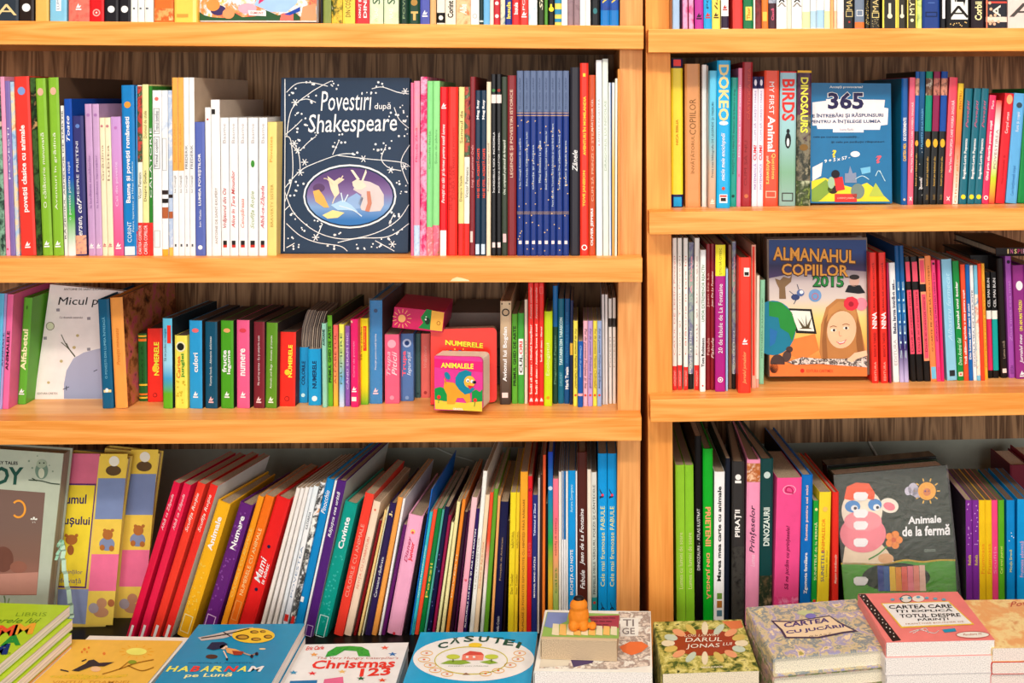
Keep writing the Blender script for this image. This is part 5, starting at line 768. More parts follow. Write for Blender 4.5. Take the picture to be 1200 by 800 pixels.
L4 = parse('L4', '''
203.5 147.5 9.5 566 f=12 d=.155 tp=.85 | #dc2050 | crimson-pink leaning slim book | TI #f8c8d0 622 580 5 Albă ca Zăpada | B #ffffff 749 733 .35 .7 | @leftmost leaning crimson-pink slim book
215.6 161.5 10 568 f=12 d=.155 tp=.85 | #e42c58 | crimson-pink leaning slim book | TI #f8c8d0 622 580 5 Albă ca Zăpada | B #ffffff 749 733 .35 .7
232 176 10.8 567 f=12 d=.155 tp=.85 | #ec4838 | orange-red leaning slim book | TI #fce0d8 624 579 5.4 Scufița Roșie | B #ffffff 749 733 .35 .7
246.6 190 10.8 569 f=12 d=.155 tp=.85 sd=#dcdcd8 | #e83c34 | red leaning slim book with pale side | TI #fce0d8 624 581 5.4 Scufița Roșie | B #ffffff 749 733 .35 .7
255.5 207 17.8 590 f=12 d=.14 tp=.7 hard=1 | #f4b828 | thick yellow leaning book lettered Animale | TB #ffffff 646 607 7.5 Animale | D #f8cc58 720 660 26 1.2 | O #fce8b0 742 722 | @thick yellow leaning book lettered Animale
281.5 234 17.6 592 f=12 d=.145 tp=.7 hard=1 | #6c2c80 | thick purple leaning book lettered Numere | TB #ffffff 645 606 7.5 Numere | D #9458a8 720 600 40 1.1 | O #d8b8e0 742 722
302.8 254.5 7.5 582 f=11 d=.15 tp=.9 | #f4a028 | amber leaning slim book | TN #f8d070 700 620 3.4 CULORILE CU ANIMALE
311.5 263.5 11.5 582 f=11 d=.15 tp=.85 | #ec7c24 | orange leaning slim book | TN #fcd8a0 698 620 4.6 NUMERELE CU ANIMALE | O #f8b870 727 705
324.2 276.5 19 585 f=11 d=.17 tp=.55 hard=1 | #e42c2c | thick red leaning book with hearts | TI #ffffff 684 655 9 ~-.12 Mami | TI #ffffff 684 660 5 ~.28 te iubesc | E #24284c 692 2.2 | E #24284c 642 2.2 | @thick red leaning book with dark hearts
347.5 301.5 4.8 572 f=11 d=.16 | #f0e8e0 | thin white leaning spine
352.6 308.5 4.8 572 f=11 d=.16 | #ece8e4 | thin white leaning spine
357.6 315.5 4.8 571 f=11 d=.16 | #eee9e4 | thin white leaning spine
362.6 322 4.4 571 f=11 d=.16 | #e8ecf2 | thin bluish white leaning spine
367 328 6.4 570 f=11 d=.17 | #c8d8ec/#f0f0f0/#f4f4f4/#e4ecf4 | pale blue-white leaning spine | B #e03c34 728 720 .1 .9 | TN #8ca0b8 700 640 3 POVESTEA | TN #485460 620 600 3 KATARINA
373.5 335.5 6.6 566 f=10 d=.18 | P #f8f4ec/#f4f0e8/#3c3c3c/#f8f4f0/#e0a060 | white leaning spine with drawn figures | B #e03c34 733 722 .3 .9 | @white leaning spine with drawn figures
380.5 342 10 562 f=10 d=.19 tp=.9 hard=1 | #1490cc | bright blue leaning book | TI #ffffff 602 575 6 Pinocchio | B #f8f8f8 706 700 .1 .5
391.5 353 2.6 563 f=9 d=.18 | #f4f0ec | very thin white leaning spine
394.2 356 11.6 564 f=9 d=.19 tp=.85 hard=1 sd=#b8bcb4 | #5c2c80 | dark purple leaning book, white script | TI #ffffff 630 577 5.4 Rățușca cea urâtă | O #d0c0e0 746 733
403.5 367 17.2 590 f=9 d=.15 tp=.6 hard=1 | #0fa092 | thick teal leaning book lettered Cuvinte | TB #ffffff 644 607 7.5 Cuvinte | D #48bcb0 730 650 34 1.2 | O #c8ece8 747 722 | @thick teal leaning book lettered Cuvinte
428.2 391 11.5 579 f=8 d=.15 tp=.8 | #ec4c3c | coral red leaning book | TN #f8b0a0 700 615 4.6 CULORILE CU ANIMALE
437 403 9 588 f=8 d=.15 tp=.8 | #f4d8c0 | cream leaning spine with red print | TN #e08068 690 630 4 FETIȚA CU CHIBRITURI | E #e08068 598 1.4
444.5 414 3.4 610 f=7 | #8c2024 | thin dark red leaning spine
447.6 417.6 3 598 f=7 | #f0d090 | thin straw yellow leaning spine
450.3 421 1.8 594 f=7 | #f8ecd0 | very thin cream leaning spine
452 424 9.3 590 f=7 d=.15 hard=1 | #38285c | dark indigo leaning book | TN #ffffff 700 653 4 Cartoane răsfirate | TB #ecd8a0 606 599 5 J. | @dark indigo leaning book with white words
463 434.5 6.8 583 f=7 d=.17 | #f4a858 | light orange leaning spine
469.6 442 3 584 f=6 d=.17 | #f4ecec | very thin white leaning spine
472 446 5 615 f=6 | #6c2470 | purple leaning spine, lower than neighbours
474.5 451 18.2 605 f=6 d=.17 hard=1 | #f0b0cc | wide pale pink boxed book | TI #c03468 660 630 5 ~-.1 Disney | TB #ec3c48 658 636 6 ~.18 Junior | E #f0c878 624 3 | E #e8486c 625 1.6 | E #e03c50 743 1.8 | @wide pale pink boxed book with red letters
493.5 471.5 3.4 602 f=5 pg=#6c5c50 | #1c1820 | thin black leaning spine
497.8 475.6 2.8 573 f=5 d=.17 | #1878d0 | thin bright blue leaning spine
500.6 478.5 6.8 600 f=5 d=.15 | #44c0cc | aqua leaning slim book | TN #e8fafa 700 640 3 POVEȘTI PENTRU PITICI | TN #145c64 745 725 3 Poezii
507.6 485.7 4.6 597 f=5 d=.16 | #f05c3c | orange-red leaning spine
512.4 490.6 5.4 596 f=5 d=.17 | #108444 | green leaning spine | TN #f0d860 700 660 3 Poezii
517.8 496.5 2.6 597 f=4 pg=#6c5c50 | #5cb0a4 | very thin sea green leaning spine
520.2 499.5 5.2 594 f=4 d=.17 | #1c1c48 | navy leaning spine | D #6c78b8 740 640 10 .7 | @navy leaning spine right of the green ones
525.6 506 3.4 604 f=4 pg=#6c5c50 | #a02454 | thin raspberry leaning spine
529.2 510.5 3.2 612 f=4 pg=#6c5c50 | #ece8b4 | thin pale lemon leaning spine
532.6 514.6 4.2 588 f=4 d=.17 | #f4e4ac | straw coloured leaning spine
537.2 519.6 1.8 590 f=3 | #2c2018 | very thin black leaning spine
539 521.6 4.4 585 f=3 d=.17 | #f09438 | orange leaning slim spine | TN #fce0b0 700 650 2.4 POVEȘTI
543.6 526.8 4 600 f=3 | #3c1c34 | dark plum leaning spine
547.6 531.5 2.4 598 f=3 | #501c44 | thin plum leaning spine
550 534.3 6.6 583 f=3 d=.16 | #f4a4b8/#f4b0c0/#f8c8cc | pale pink leaning slim book | E #e06c7c 680 1.6 | @pale pink leaning slim book with rosy foot
556.5 541.6 4.8 596 f=3 | #3c2468 | violet leaning slim spine | TB #ffffff 735 620 2.6 BUCURIILE LUI MOȘ ȘI ALE LUI MARTIN
561.3 547.5 5 552 f=3 d=.2 | #f6f0e8 | tall white leaning spine | TN #a89c90 690 630 2.8 La scara POVEȘTILOR
566.4 554.5 5.4 580 f=2 d=.17 | #f4d8b8 | cream leaning spine with orange words | TN #e09468 690 635 3.4 Zâmbete de Azi și mâine
571.8 561 4 577 f=2 d=.17 | #c8d8d0/#f0e8e0/#e8603c/#e85838 | orange and pale grey leaning spine
575.9 566.5 5 573 f=2 d=.18 | #6ca434 | leaf green nearly upright spine | @leaf green nearly upright spine, lower left shelf
581 573.2 3.2 581 f=2 | #f4b070 | thin orange nearly upright spine
584.4 578.2 9.4 588 f=1 d=.17 | #20204c | dark navy nearly upright book | TN #c8a880 680 630 2.6 Poveștile de Andersen | TN #e8e8f0 742 722 3 Ovidiu Crainic
594 589 2.4 610 f=1 | #2c1c1c | very thin black nearly upright spine
592.8 592.6 6.8 577 d=.19 | #f8d834 | bright yellow slim book | TN #8c6c14 642 622 4 NĂSTUREL | TN #8c6c14 696 672 3.4 Dan Toader
600 600 6.2 577 d=.19 | #f6d038 | bright yellow slim book | TN #8c6c14 642 622 4 NĂSTUREL | TN #8c6c14 696 672 3.4 Dan Toader
606.3 606.5 8.8 553 d=.2 | #f4ac38 | amber book with brown capitals | TN #885414 742 585 4.2 FRUMOASE ȘI POVESTITE REPOVESTITE CU MINTEȘI FĂRĂ RĂBDARE | @amber book with long brown capitals
615.4 615.6 6.8 558 d=.2 | #d82430 | bright red slim book | E #1c1014 574 2.2 | E #d82430 574 1.2 | TN #f0706c 652 636 5 ELEVII
622.3 622.7 6.2 580 d=.17 | #343c80 | slate navy slim spine | TB #d0d8f4 628 590 3 Tabiettul și Zânul | TB #f0f0fc 700 652 3 MICHAEL BOND CĂRȚILE
629 629.5 2.4 560 | #d0c8c0 | very thin grey spine
632 632.3 2.6 556 | #4c2c24 | thin dark brown spine
635 635 3.6 533 d=.2 | #f0903c/#e88038/#e0603c | tall thin orange spine
639.2 639.2 2.4 590 | #1c1416 | very thin black spine
642 642.2 5.6 529.5 d=.2 | #f09038/#f0c040/#3cac48/#2088b4/#2848b4 | tall rainbow fading spine | E #c8d8e8 572 2.6 | @tall rainbow fading spine, lower left shelf
648 648.2 6.4 561 d=.18 | #88c050/#b0c070/#f0a078/#f0788c/#f08098 | pink to green slim spine | TN #9c2444 607 651 3.2 Citește și lipește | TN #588c3c 695 665 2.6 caiet
654.8 655 3 553 d=.18 | #f2ece4 | thin white spine
658.2 658.4 2.2 552 d=.18 | #f4f4f2 | very thin white spine with blue stripe | B #2878b4 632 552 .3 .7
660.6 660.8 2.4 552 d=.18 | #2c7cb8 | very thin blue spine | B #f4f4f4 740 632
663.2 663.5 2.4 552 d=.18 | #f2f4f6 | very thin white spine
666 666.3 8.4 551.5 d=.19 | #189cdc | azure blue book with white letters | TN #c8ecfc 600 568 4 Aurora Georgescu | TB #ffffff 697 644 4.6 BUCHIȚA CU NOTE | @azure blue book with white letters
674.6 675 1.8 552 d=.19 | #f4f4f4 | very thin white spine beside azure book
676.6 677.4 11.2 530 d=.21 hard=1 | #5c2c24 | chocolate brown book with white script | TI #ffffff 662 596 6 Jean de La Fontaine | TI #ffffff 690 668 5.4 Fabule
688 688.6 4.8 550 d=.19 | #f0e4d4 | cream slim spine
693 693.8 6.2 553.5 d=.19 | #6c9090/#c8d0c8/#dcdcd4 | grey-white spine with dark capitals | TN #34343c 696 568 4.4 PRIMELE MELE VERSURI, POEZII ȘI CÂNTECELE | B #2c9494 716 700 | E #c83c34 706 1.6
700.8 701.2 10.6 531.5 d=.2 | #12a0e0 | sky blue fables book with yellow title | TN #f4e890 687 593 5 Cele mai frumoase FABULE | TI #2c3454 584 572 5 ~-.1 V | E #e84868 580 1.6 | TI #1c3454 715 705 4 Y | @left one of two sky blue fables books
712 712 10.6 531.5 d=.2 | #12a0e0 | sky blue fables book with yellow title | TN #f4e890 687 593 5 Cele mai frumoase FABULE | TI #2c3454 584 572 5 ~-.1 V | E #e84868 580 1.6 | TI #1c3454 715 705 4 Y
''')
R4 = parse('R4', '''
791.5 793.3 10.6 545 d=.20 | #98cc3c | lime green book | TN #d8dca0 690 624 4.6 Lumea cu lumini de soare | @leftmost lime green book, lower right bookcase
802.5 804 10.2 545 d=.20 | #90c838 | lime green book | TN #d8dca0 690 624 4.6 Lumea cu lumini de soare
814.4 815.3 7.6 511 d=.2 | #141214 | tall black atlas spine | TN #ffffff 633 596 3.4 ATLAS ILUSTRAT | TN #e0e0e0 668 636 3.4 DINOZAURII -
823.8 824.4 11.6 526 hard=1 d=.21 | #14b030 | vivid green book with peach letters | TB #f8a878 594 640 6.4 PRIETENII | TB #f8a878 648 702 6.4 DIN JUNGLĂ
837.4 836.4 12 553 d=.2 | #f8f6f2 | white book with black animal title | TB #1c1814 681 570 4.6 Marea mea carte cu animale | B #78a048 702 695 .3 .8 | B #b87c38 712 704 .3 .8 | B #5c8494 722 715 .3 .8
850.6 848.6 5.4 537 d=.2 | #1c2434 | dark navy slim spine
857.8 857.3 14.6 541 hard=1 tp=.6 f=5 d=.19 | #3c3a3a | dark grey pirate book with skull | E #f0ece8 559 3.4 | B #f0ece8 566 563 .25 .75 | TB #f0ece8 629 597 8 PIRAȚII | P #1c1a1a/#4a4844/#2c2c2c 742 640 | @dark grey pirate book with white skull
875.7 873.3 15.6 539 hard=1 tp=.6 f=1 d=.19 | #f0a0c0 | pale pink book with tiny portrait | P #f0c8a8/#b86c34/#f8e0d0 565 543 | TI #4c2444 648 592 8 Prințeselor | TI #f8c8d8 664 650 5 Lumea
891.6 889.4 15.4 538 hard=1 tp=.6 f=-4 d=.19 | #184c4c | dark green dinosaur book | TB #d8e4dc 640 595 7.5 DINOZAURII | E #c8d8d4 557 4 | P #6c5c44/#2c3c2c/#a89070 742 675
911 906.3 29.5 561 d=.115 f=-4 yb=734 | #ec5c98 | wide hot pink wrapped box | E #f8b4cc 575 8 .7 | E #ec5c98 575 7 .7 | TI #c02460 580 571 10 D | TI #7c1c48 692 617 6.4 Să ne jucăm cu prințesele! | P #f078a8/#e44c8c/#f49cc0 734 700 | @wide hot pink wrapped box
939.5 937 13.4 557 d=.22 f=-4 sd=#2c1c2c hard=1 | #1478c4 | bright blue book of sounds | TB #f8d0c8 634 569 4 Sunete pentru cei mici | TB #ffffff 696 648 5 Zgomote familiare
953.5 950.4 6.4 587 d=.16 f=-4 | #28a444 | green book of farm sounds | TN #f4f4c0 680 612 4 SUNETELE de la FERMĂ | E #e8e0a0 597 1.8 | E #e84c34 704 2
960.6 957 14 577 d=.17 f=-4 | #f4d83c | yellow book of animal sounds | TN #34448c 682 645 4 ~-.1 SUNETELE | TN #e8702c 648 608 4 ~-.1 ANIMALELOR | TN #a08c30 676 645 2.6 ~.25 Lumea din jur | E #f8c86c 597 3 | @yellow book of animal sounds
976 975.4 7.6 577 d=.17 f=-4 hard=1 | #e43c30 | red slim hardcover | TI #fcd8c8 684 650 3.6 Mașini îndrăznețe
985 985 140 540 | #000000 | ! | @=farm animals picture cover
1131.8 1132.8 7.4 586 d=.13 f=4 sd=#2c2030 | #84389c | purple slim hardcover | D #e8c0ec 640 588 10 .7 | TN #f4dc54 662 650 3.4 Rebela
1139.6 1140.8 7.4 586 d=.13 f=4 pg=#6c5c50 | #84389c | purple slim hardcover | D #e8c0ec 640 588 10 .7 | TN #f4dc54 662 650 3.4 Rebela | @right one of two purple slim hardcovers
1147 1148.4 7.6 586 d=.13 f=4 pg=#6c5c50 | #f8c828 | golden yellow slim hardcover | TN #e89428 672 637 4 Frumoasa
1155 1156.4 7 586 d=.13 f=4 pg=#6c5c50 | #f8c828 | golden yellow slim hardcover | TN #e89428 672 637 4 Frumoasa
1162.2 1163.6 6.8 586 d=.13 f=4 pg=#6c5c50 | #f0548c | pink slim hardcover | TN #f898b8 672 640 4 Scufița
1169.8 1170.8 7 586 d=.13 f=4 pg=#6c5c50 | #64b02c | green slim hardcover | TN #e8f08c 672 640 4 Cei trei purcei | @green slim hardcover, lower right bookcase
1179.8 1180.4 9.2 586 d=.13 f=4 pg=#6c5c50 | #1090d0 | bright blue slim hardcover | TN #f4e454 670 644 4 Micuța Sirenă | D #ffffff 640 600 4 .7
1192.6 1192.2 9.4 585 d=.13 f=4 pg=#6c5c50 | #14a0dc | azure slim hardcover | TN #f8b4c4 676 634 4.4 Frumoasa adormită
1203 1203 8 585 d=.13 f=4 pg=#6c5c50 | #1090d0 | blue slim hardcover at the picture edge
''')
# ------------------------------------------------------------------ covers seen from the front, and books lying down
def slab(name, M, W, H, T, cover, hard=True, pages='#efe6d6', inset=0.003, ctop=None):
    """local x: from the spine to the fore edge, z: up the cover, y: into the book"""
    c = 0.0022 if hard else 0.0006
    V, Fc, _, _ = cover_shell(T, W, H, min(c, T*.2), min(0.0012, T*.2), 1.0)
    V = [(y, T-x, z) for x, y, z in V]
    o = obj(name, V, Fc, cover, M=M)
    i = inset if hard else 0.0003
    v, f = box_vf(c+.001, W-i, min(c, T*.2)+.0001, T-min(c, T*.2)-.0001, i, H-i)
    obj('pages', v, f, paper(pages) if isinstance(pages, str) else pages, o)
    return o
class Art:
    """prints on a cover; points are looked up on the cover's own plane"""
    def __init__(s, o, M): s.o, s.M, s.Mi = o, M, M.inverted(); s.e = s.Mi @ EYE; s.R = s.Mi.to_3x3(); s.k = 1
    def p(s, x, y):
        d = s.R @ Vector(((x-PX)/F, 1, -(y-PY)/F)); t = -s.e.y/d.y; return (s.e.x+d.x*t, s.e.z+d.z*t)
    def y(s, k): return -0.00025*k
    def poly(s, name, pts, mat, k=1): return sheet(s.o, name, [s.p(*q) for q in pts], mat, s.y(k))
    def polys(s, name, L, mat, k=1): return sheets(s.o, name, [[s.p(*q) for q in pts] for pts in L], mat, s.y(k))
    def ell(s, name, cx, cy, rx, ry, mat, k=1, rot=0, n=28): return s.poly(name, ell(cx, cy, rx, ry, n, rot=rot), mat, k)
    def ring(s, name, cx, cy, rx, ry, q, mat, k=1, n=40, a0=0, a1=2*math.pi, rot=0):
        L = []
        for i in range(n):
            a, b = a0+(a1-a0)*i/n, a0+(a1-a0)*(i+1)/n
            P = []
            for ang, rr in ((a, 0), (b, 0), (b, q), (a, q)):
                X, Y = (rx+rr)*math.cos(ang), (ry+rr)*math.sin(ang)
                P.append((cx+X*math.cos(rot)-Y*math.sin(rot), cy+X*math.sin(rot)+Y*math.cos(rot)))
            L.append(P)
        return s.polys(name, L, mat, k)
    def strokes(s, name, lines, q, mat, k=1):
        L = []
        for pts in lines:
            pts = smooth_line(pts) if len(pts) > 2 else pts
            for (x0, y0), (x1, y1) in zip(pts, pts[1:]):
                dx, dy = x1-x0, y1-y0; l = math.hypot(dx, dy) or 1; nx, ny = -dy/l*q/2, dx/l*q/2; ex, ey = dx/l*q*.25, dy/l*q*.25
                L.append([(x0-ex+nx, y0-ey+ny), (x1+ex+nx, y1+ey+ny), (x1+ex-nx, y1+ey-ny), (x0-ex-nx, y0-ey-ny)])
        return s.polys(name, L, mat, k)
    def dots(s, name, pts, r, mat, k=1, n=7): return s.polys(name, [ell(x, y, r*(q if (q := RND.uniform(.7, 1.3)) else 1), r*q, n) for x, y in pts], mat, k)
    def text(s, st, p0, p1, p2, mat, bold=0.01, shear=0, k=3): return text(s.o, 'title', st, s.p(*p0), s.p(*p1), s.p(*p2), M_(mat), bold, shear, s.y(k))
def smooth_line(p, n=6):
    out = []
    P = [p[0]]+list(p)+[p[-1]]
    for i in range(1, len(P)-2):
        for j in range(n):
            t = j/n; a, b, c, d = P[i-1], P[i], P[i+1], P[i+2]
            out.append(tuple(0.5*((2*b[m])+(-a[m]+c[m])*t+(2*a[m]-5*b[m]+4*c[m]-d[m])*t*t+(-a[m]+3*b[m]-3*c[m]+d[m])*t**3) for m in (0, 1)))
    out.append(p[-1]); return out
def stand(unit, lv, v, BL, TL, TR, T, back, name, cover, hard=True, yaw=0, pages='#efe6d6'):
    """a book standing with its cover to the front, leaning back a little"""
    Mu = U[unit]; ws = LV[unit][lv]
    u, w = at_v(Mu, BL[0], BL[1], v); ut, wt = at_v(Mu, TL[0], TL[1], v)
    r = math.atan2(ut-u, wt-w)
    A = Mu @ Matrix.Translation((u, v, max(w, ws+0.0003))) @ Matrix.Rotation(-math.radians(yaw), 4, 'Z') @ Matrix.Rotation(-math.radians(back), 4, 'X') @ Matrix.Rotation(r, 4, 'Y')
    q = Art(None, A)
    H = q.p(*TL)[1]; W = q.p(*TR)[0]
    if r > 0:      # stands on its right lower corner
        A = Matrix.Translation((0, 0, 0)) @ A
    o = slab(name, A, W, H, T, cover, hard, pages)
    return o, Art(o, A), W, H
def lying(ztop, TL, TR, H, T, name, cover, hard=False, pages='#f6f0e6', BL=None, dx=0, dy=0, rot=0, zref=None):
    """a book lying face up on the table; TL, TR are the far corners at the height zref, ztop the height of its top above the floor"""
    zr = ztop if zref is None else zref
    def g(px, py):
        d = Vector(((px-PX)/F, 1, -(py-PY)/F)); t = (zr-EYE.z)/d.z; return EYE+d*t
    a, b = g(*TL), g(*TR); ax = (b-a).normalized()
    ax = Matrix.Rotation(math.radians(rot), 3, 'Z') @ ax
    W = (b-a).length; az = Vector((-ax.y, ax.x, 0))
    if BL: H = (a-g(*BL)).dot(az)
    o0 = a-az*H+ax*dx+az*dy
    A = Matrix(((ax.x, 0, az.x, o0.x), (ax.y, 0, az.y, o0.y), (0, -1, 0, ztop), (0, 0, 0, 1)))
    o = slab(name, A, W, H, T, cover, hard, pages)
    return o, Art(o, A), W, H
GR = {'L1': 'books on the upper left shelf', 'R1': 'books on the upper right shelf', 'L2': 'books on the second left shelf', 'R2': 'books on the second right shelf',
      'L3': 'books on the third left shelf', 'R3': 'books on the third right shelf', 'L4': 'leaning books on the lowest left shelf', 'R4': 'books on the lowest right shelf'}
for b in L3:
    if b.get('sd') == 'PIC': b['sd'] = picture(['#3c2418', '#8c5434', '#c88858', '#d87080', '#4c4424'], 40)
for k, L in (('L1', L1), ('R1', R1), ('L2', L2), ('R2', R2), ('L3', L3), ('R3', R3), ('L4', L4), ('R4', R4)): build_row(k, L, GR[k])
for k in GR: label_row(k)

# the spines that show least: one joined heap of small books
def keep_rank(b):
    a = b['w']*(min(b['ybp'], 742 if b['row'][1] == '4' else 999)-max(0, b['yt']))
    if '/' in b['col'] and not b['col'].startswith('P'): a *= 3
    if b['anchor']: a = 1e6
    if b['xt'] < -4 and b['xb'] < -4 or b['xt'] > 1199: a = 0
    return a
NSTUFF = 100
allb = sorted([b for L in BOOKS.values() for b in L if b.get('obj')], key=keep_rank)
JOIN = allb[:NSTUFF]
def join_world(name, roots):
    V = []; Fc = []; fm = []; mats = []; mi = {}
    for r in roots:
        for o in [r]+list(r.children):
            W_ = o.matrix_world if o is r else r.matrix_world
            n = len(V); V += [tuple(W_ @ v.co) for v in o.data.vertices]
            for p in o.data.polygons:
                m = o.data.materials[p.material_index]
                if m.name not in mi: mi[m.name] = len(mats); mats.append(m)
                Fc.append(tuple(n+i for i in p.vertices)); fm.append(mi[m.name])
    ob = obj(name, V, Fc, mats, fm=fm)
    for r in roots:
        for c in list(r.children): bpy.data.objects.remove(c)
        bpy.data.objects.remove(r)
    return ob
# ------------------------------------------------------------------ covers facing out
NAVY = '#1d3a56'
o, A, W, H = stand('L', 1, 0.042, (325.5, 297), (325.5, 91), (480, 94), 0.02, 3, 'picture_book', paint(NAVY, .35, .2))
tag(o, 'navy picture book facing out with white vines and an oval fairy picture', 'picture book')
Wh = paint('#f4f2f0', .5)
A.strokes('vine', [[(334, 93), (334, 180), (333, 294)]], 1.0, Wh, 2)
A.strokes('vine', [
 [(336, 108), (348, 98), (366, 97), (384, 101)], [(334, 236), (343, 205), (341, 165), (334, 160)], [(336, 160), (342, 128), (362, 110), (378, 100), (388, 95)],
 [(334, 220), (352, 200), (372, 190), (398, 181), (412, 180)], [(352, 200), (350, 180), (340, 168)], [(396, 182), (430, 186), (470, 190), (480, 195)],
 [(334, 225), (345, 250), (372, 272), (405, 280), (440, 273), (466, 258), (479, 240)], [(336, 262), (352, 276), (372, 284), (398, 288), (407, 294)],
 [(396, 284), (420, 279), (455, 277), (479, 262)], [(470, 200), (455, 196), (447, 186), (452, 172)], [(479, 110), (466, 108), (448, 102), (436, 104)],
 [(479, 150), (468, 140), (462, 126)], [(480, 170), (470, 190), (478, 215)], [(352, 176), (362, 166), (370, 160)], [(390, 181), (396, 168), (398, 164)],
 [(334, 158), (346, 148), (354, 140)], [(350, 118), (360, 116), (370, 120)], [(340, 240), (334, 246)], [(345, 285), (336, 290)], [(440, 282), (455, 290), (462, 294)], [(456, 262), (462, 250)], [(372, 276), (378, 262)]], 0.9, Wh, 2)
rr = random.Random(3)
D = []
for cx, cy in ((345, 108), (362, 99), (388, 97), (392, 100), (366, 116), (348, 134), (356, 142), (344, 150), (352, 168), (368, 160), (400, 162), (396, 168), (414, 180), (350, 215), (346, 228), (338, 212), (344, 252), (356, 268),
               (340, 282), (346, 290), (372, 262), (388, 290), (394, 276), (436, 104), (446, 98), (468, 128), (462, 134), (476, 138), (442, 172), (455, 170), (448, 180), (470, 214), (474, 226), (464, 252), (458, 262), (466, 270), (440, 286), (424, 290), (452, 284), (472, 156)):
    for _ in range(4): D.append((cx+rr.uniform(-6, 6), cy+rr.uniform(-5, 5)))
A.dots('berries', [d for d in D if 337 < d[0] < 478 and 94 < d[1] < 293], 1.15, Wh, 2)['kind'] = 'stuff'
A.text('Povestiri', (376, 130), (435, 129), (377, 107), Wh, 0, .06); A.text('după', (439, 130), (458, 130), (439, 120), Wh, 0, .06)
A.text('Shakespeare', (361, 162), (465, 160), (362, 134), Wh, .004, .06)
A.strokes('star', [[(cx-4*math.cos(a), cy-4*math.sin(a)), (cx+4*math.cos(a), cy+4*math.sin(a))] for cx, cy in ((349, 176), (346, 120), (345, 168), (357, 190), (475, 107), (474, 195), (426, 186), (458, 199), (370, 278), (352, 202), (460, 286)) for a in (0, 1.05, 2.1)], .9, Wh, 2)
A.ell('picture', 410, 230, 54.5, 37.5, paint('#f2efec'), 2); A.ell('picture', 410, 230, 52.5, 35.5, NAVY, 3)
A.ell('picture', 410, 230, 50.5, 33.8, gradient(['#3c7cb8', '#88a8d0', '#8c74a4', '#6c5084', '#5c4478'], .05, .13), 4)
A.poly('figure', [(414, 222), (418, 214), (424, 211), (434, 213), (444, 218), (450, 228), (450, 240), (446, 247), (434, 248), (424, 246), (420, 238), (424, 228)], '#d8ccca', 5)
A.poly('figure', [(418, 222), (414, 218), (413, 213), (418, 210), (425, 212), (430, 218), (424, 222)], '#ecdcc8', 6); A.polys('figure', [[(419, 211), (411, 199), (414, 199), (422, 210)], [(424, 211), (429, 198), (430, 202), (426, 212)]], '#f4e4d0', 6)
A.poly('figure', [(430, 224), (434, 224), (436, 238), (433, 248), (428, 247), (431, 238)], '#d08c74', 7); A.poly('figure', [(408, 232), (418, 226), (426, 232), (422, 244), (402, 246)], '#9cb8dc', 5)
A.poly('figure', [(367, 224), (374, 222), (380, 230), (386, 243), (380, 243), (370, 236)], '#f0b868', 6); A.poly('figure', [(384, 206), (392, 212), (398, 208), (404, 210), (396, 216), (398, 226), (393, 232), (388, 222)], '#f0dcc0', 6); A.strokes('figure', [[(390, 216), (384, 210), (380, 209)], [(393, 230), (390, 238)], [(397, 214), (402, 206)]], 1.2, '#f0dcc0', 6)
A.poly('figure', [(378, 252), (390, 246), (404, 249), (396, 255), (384, 256)], '#f4dc9c', 6); A.poly('figure', [(388, 240), (402, 234), (412, 240), (420, 248), (408, 246), (396, 246)], '#b4d4ec', 6); A.strokes('figure', [[(398, 241), (414, 246), (424, 253)], [(402, 236), (400, 226)], [(404, 236), (408, 228)]], 1.3, '#dce8f0', 7)
A.ell('figure', 374, 220, 7, 5, '#684c74', 5)

# 365 book
o, A, W, H = stand('R', 1, 0.068, (949, 238), (950, 97), (1044, 98), 0.022, 3, 'picture_book', paint('#1678a8', .35, .2))
tag(o, 'blue question book facing out, big 365 above a yellow landscape', 'picture book')
A.poly('plate', [(952, 120), (968, 118), (968, 116), (1037, 117), (1036, 126), (1041, 127), (1040, 146), (1032, 147), (1031, 152), (1012, 152), (1012, 155), (976, 155), (976, 151), (958, 151), (957, 147), (952, 147)], '#f2e8ea', 1)
A.text('Accepți provocarea?', (972, 104), (1011, 104), (972, 100.5), '#e8f2f8', 0.02)
A.text('365', (969, 129), (1013, 129), (969, 107), paint('#f4f2f4'), .06, k=2); A.text('365', (970, 128), (1012, 128), (970, 108), paint('#2c2458'), .035)
A.text('E ÎNTREBĂRI ȘI RĂSPUNSURI', (952, 139), (1035, 138), (952, 132.5), '#1c4878', .02); A.text('PENTRU A ÎNȚELEGE LUMEA', (950, 145.5), (1032, 145), (950, 139.8), '#1c4878', .02)
A.text('Ioana Radu', (984, 153), (1000, 153), (984, 150), '#a8a8b8', 0)
A.text('cele pe curioze curiozități...', (953, 162), (1007, 162), (953, 159), '#0c3048', .01); A.text('și cele pe jucăușe răspunsuri', (974, 168), (1036, 167.5), (974, 165), '#0c3048', .01)
A.poly('landscape', [(951, 236), (951, 212), (966, 208), (985, 216), (1000, 220), (1016, 214), (1032, 226), (1043, 236)], '#e8d83c', 1)
A.poly('landscape', [(951, 236), (951, 222), (968, 210), (976, 222), (962, 234), (958, 236.5)], '#88a848', 2); A.poly('landscape', [(952, 196), (964, 190), (962, 206), (952, 212)], '#e8e4e4', 2)
A.ell('figure', 979, 204, 5, 5, '#241c24', 3); A.poly('figure', [(977, 208), (987, 207), (990, 222), (980, 224)], '#d83c3c', 3); A.ell('figure', 974, 214, 4, 7, '#a8c8a8', 3); A.ell('figure', 976, 222, 6, 5, '#3c2820', 2)
A.poly('landscape', [(990, 214), (990, 203), (994, 203), (996, 194), (999, 203), (1003, 202), (1004, 214)], '#8c98b0', 3)
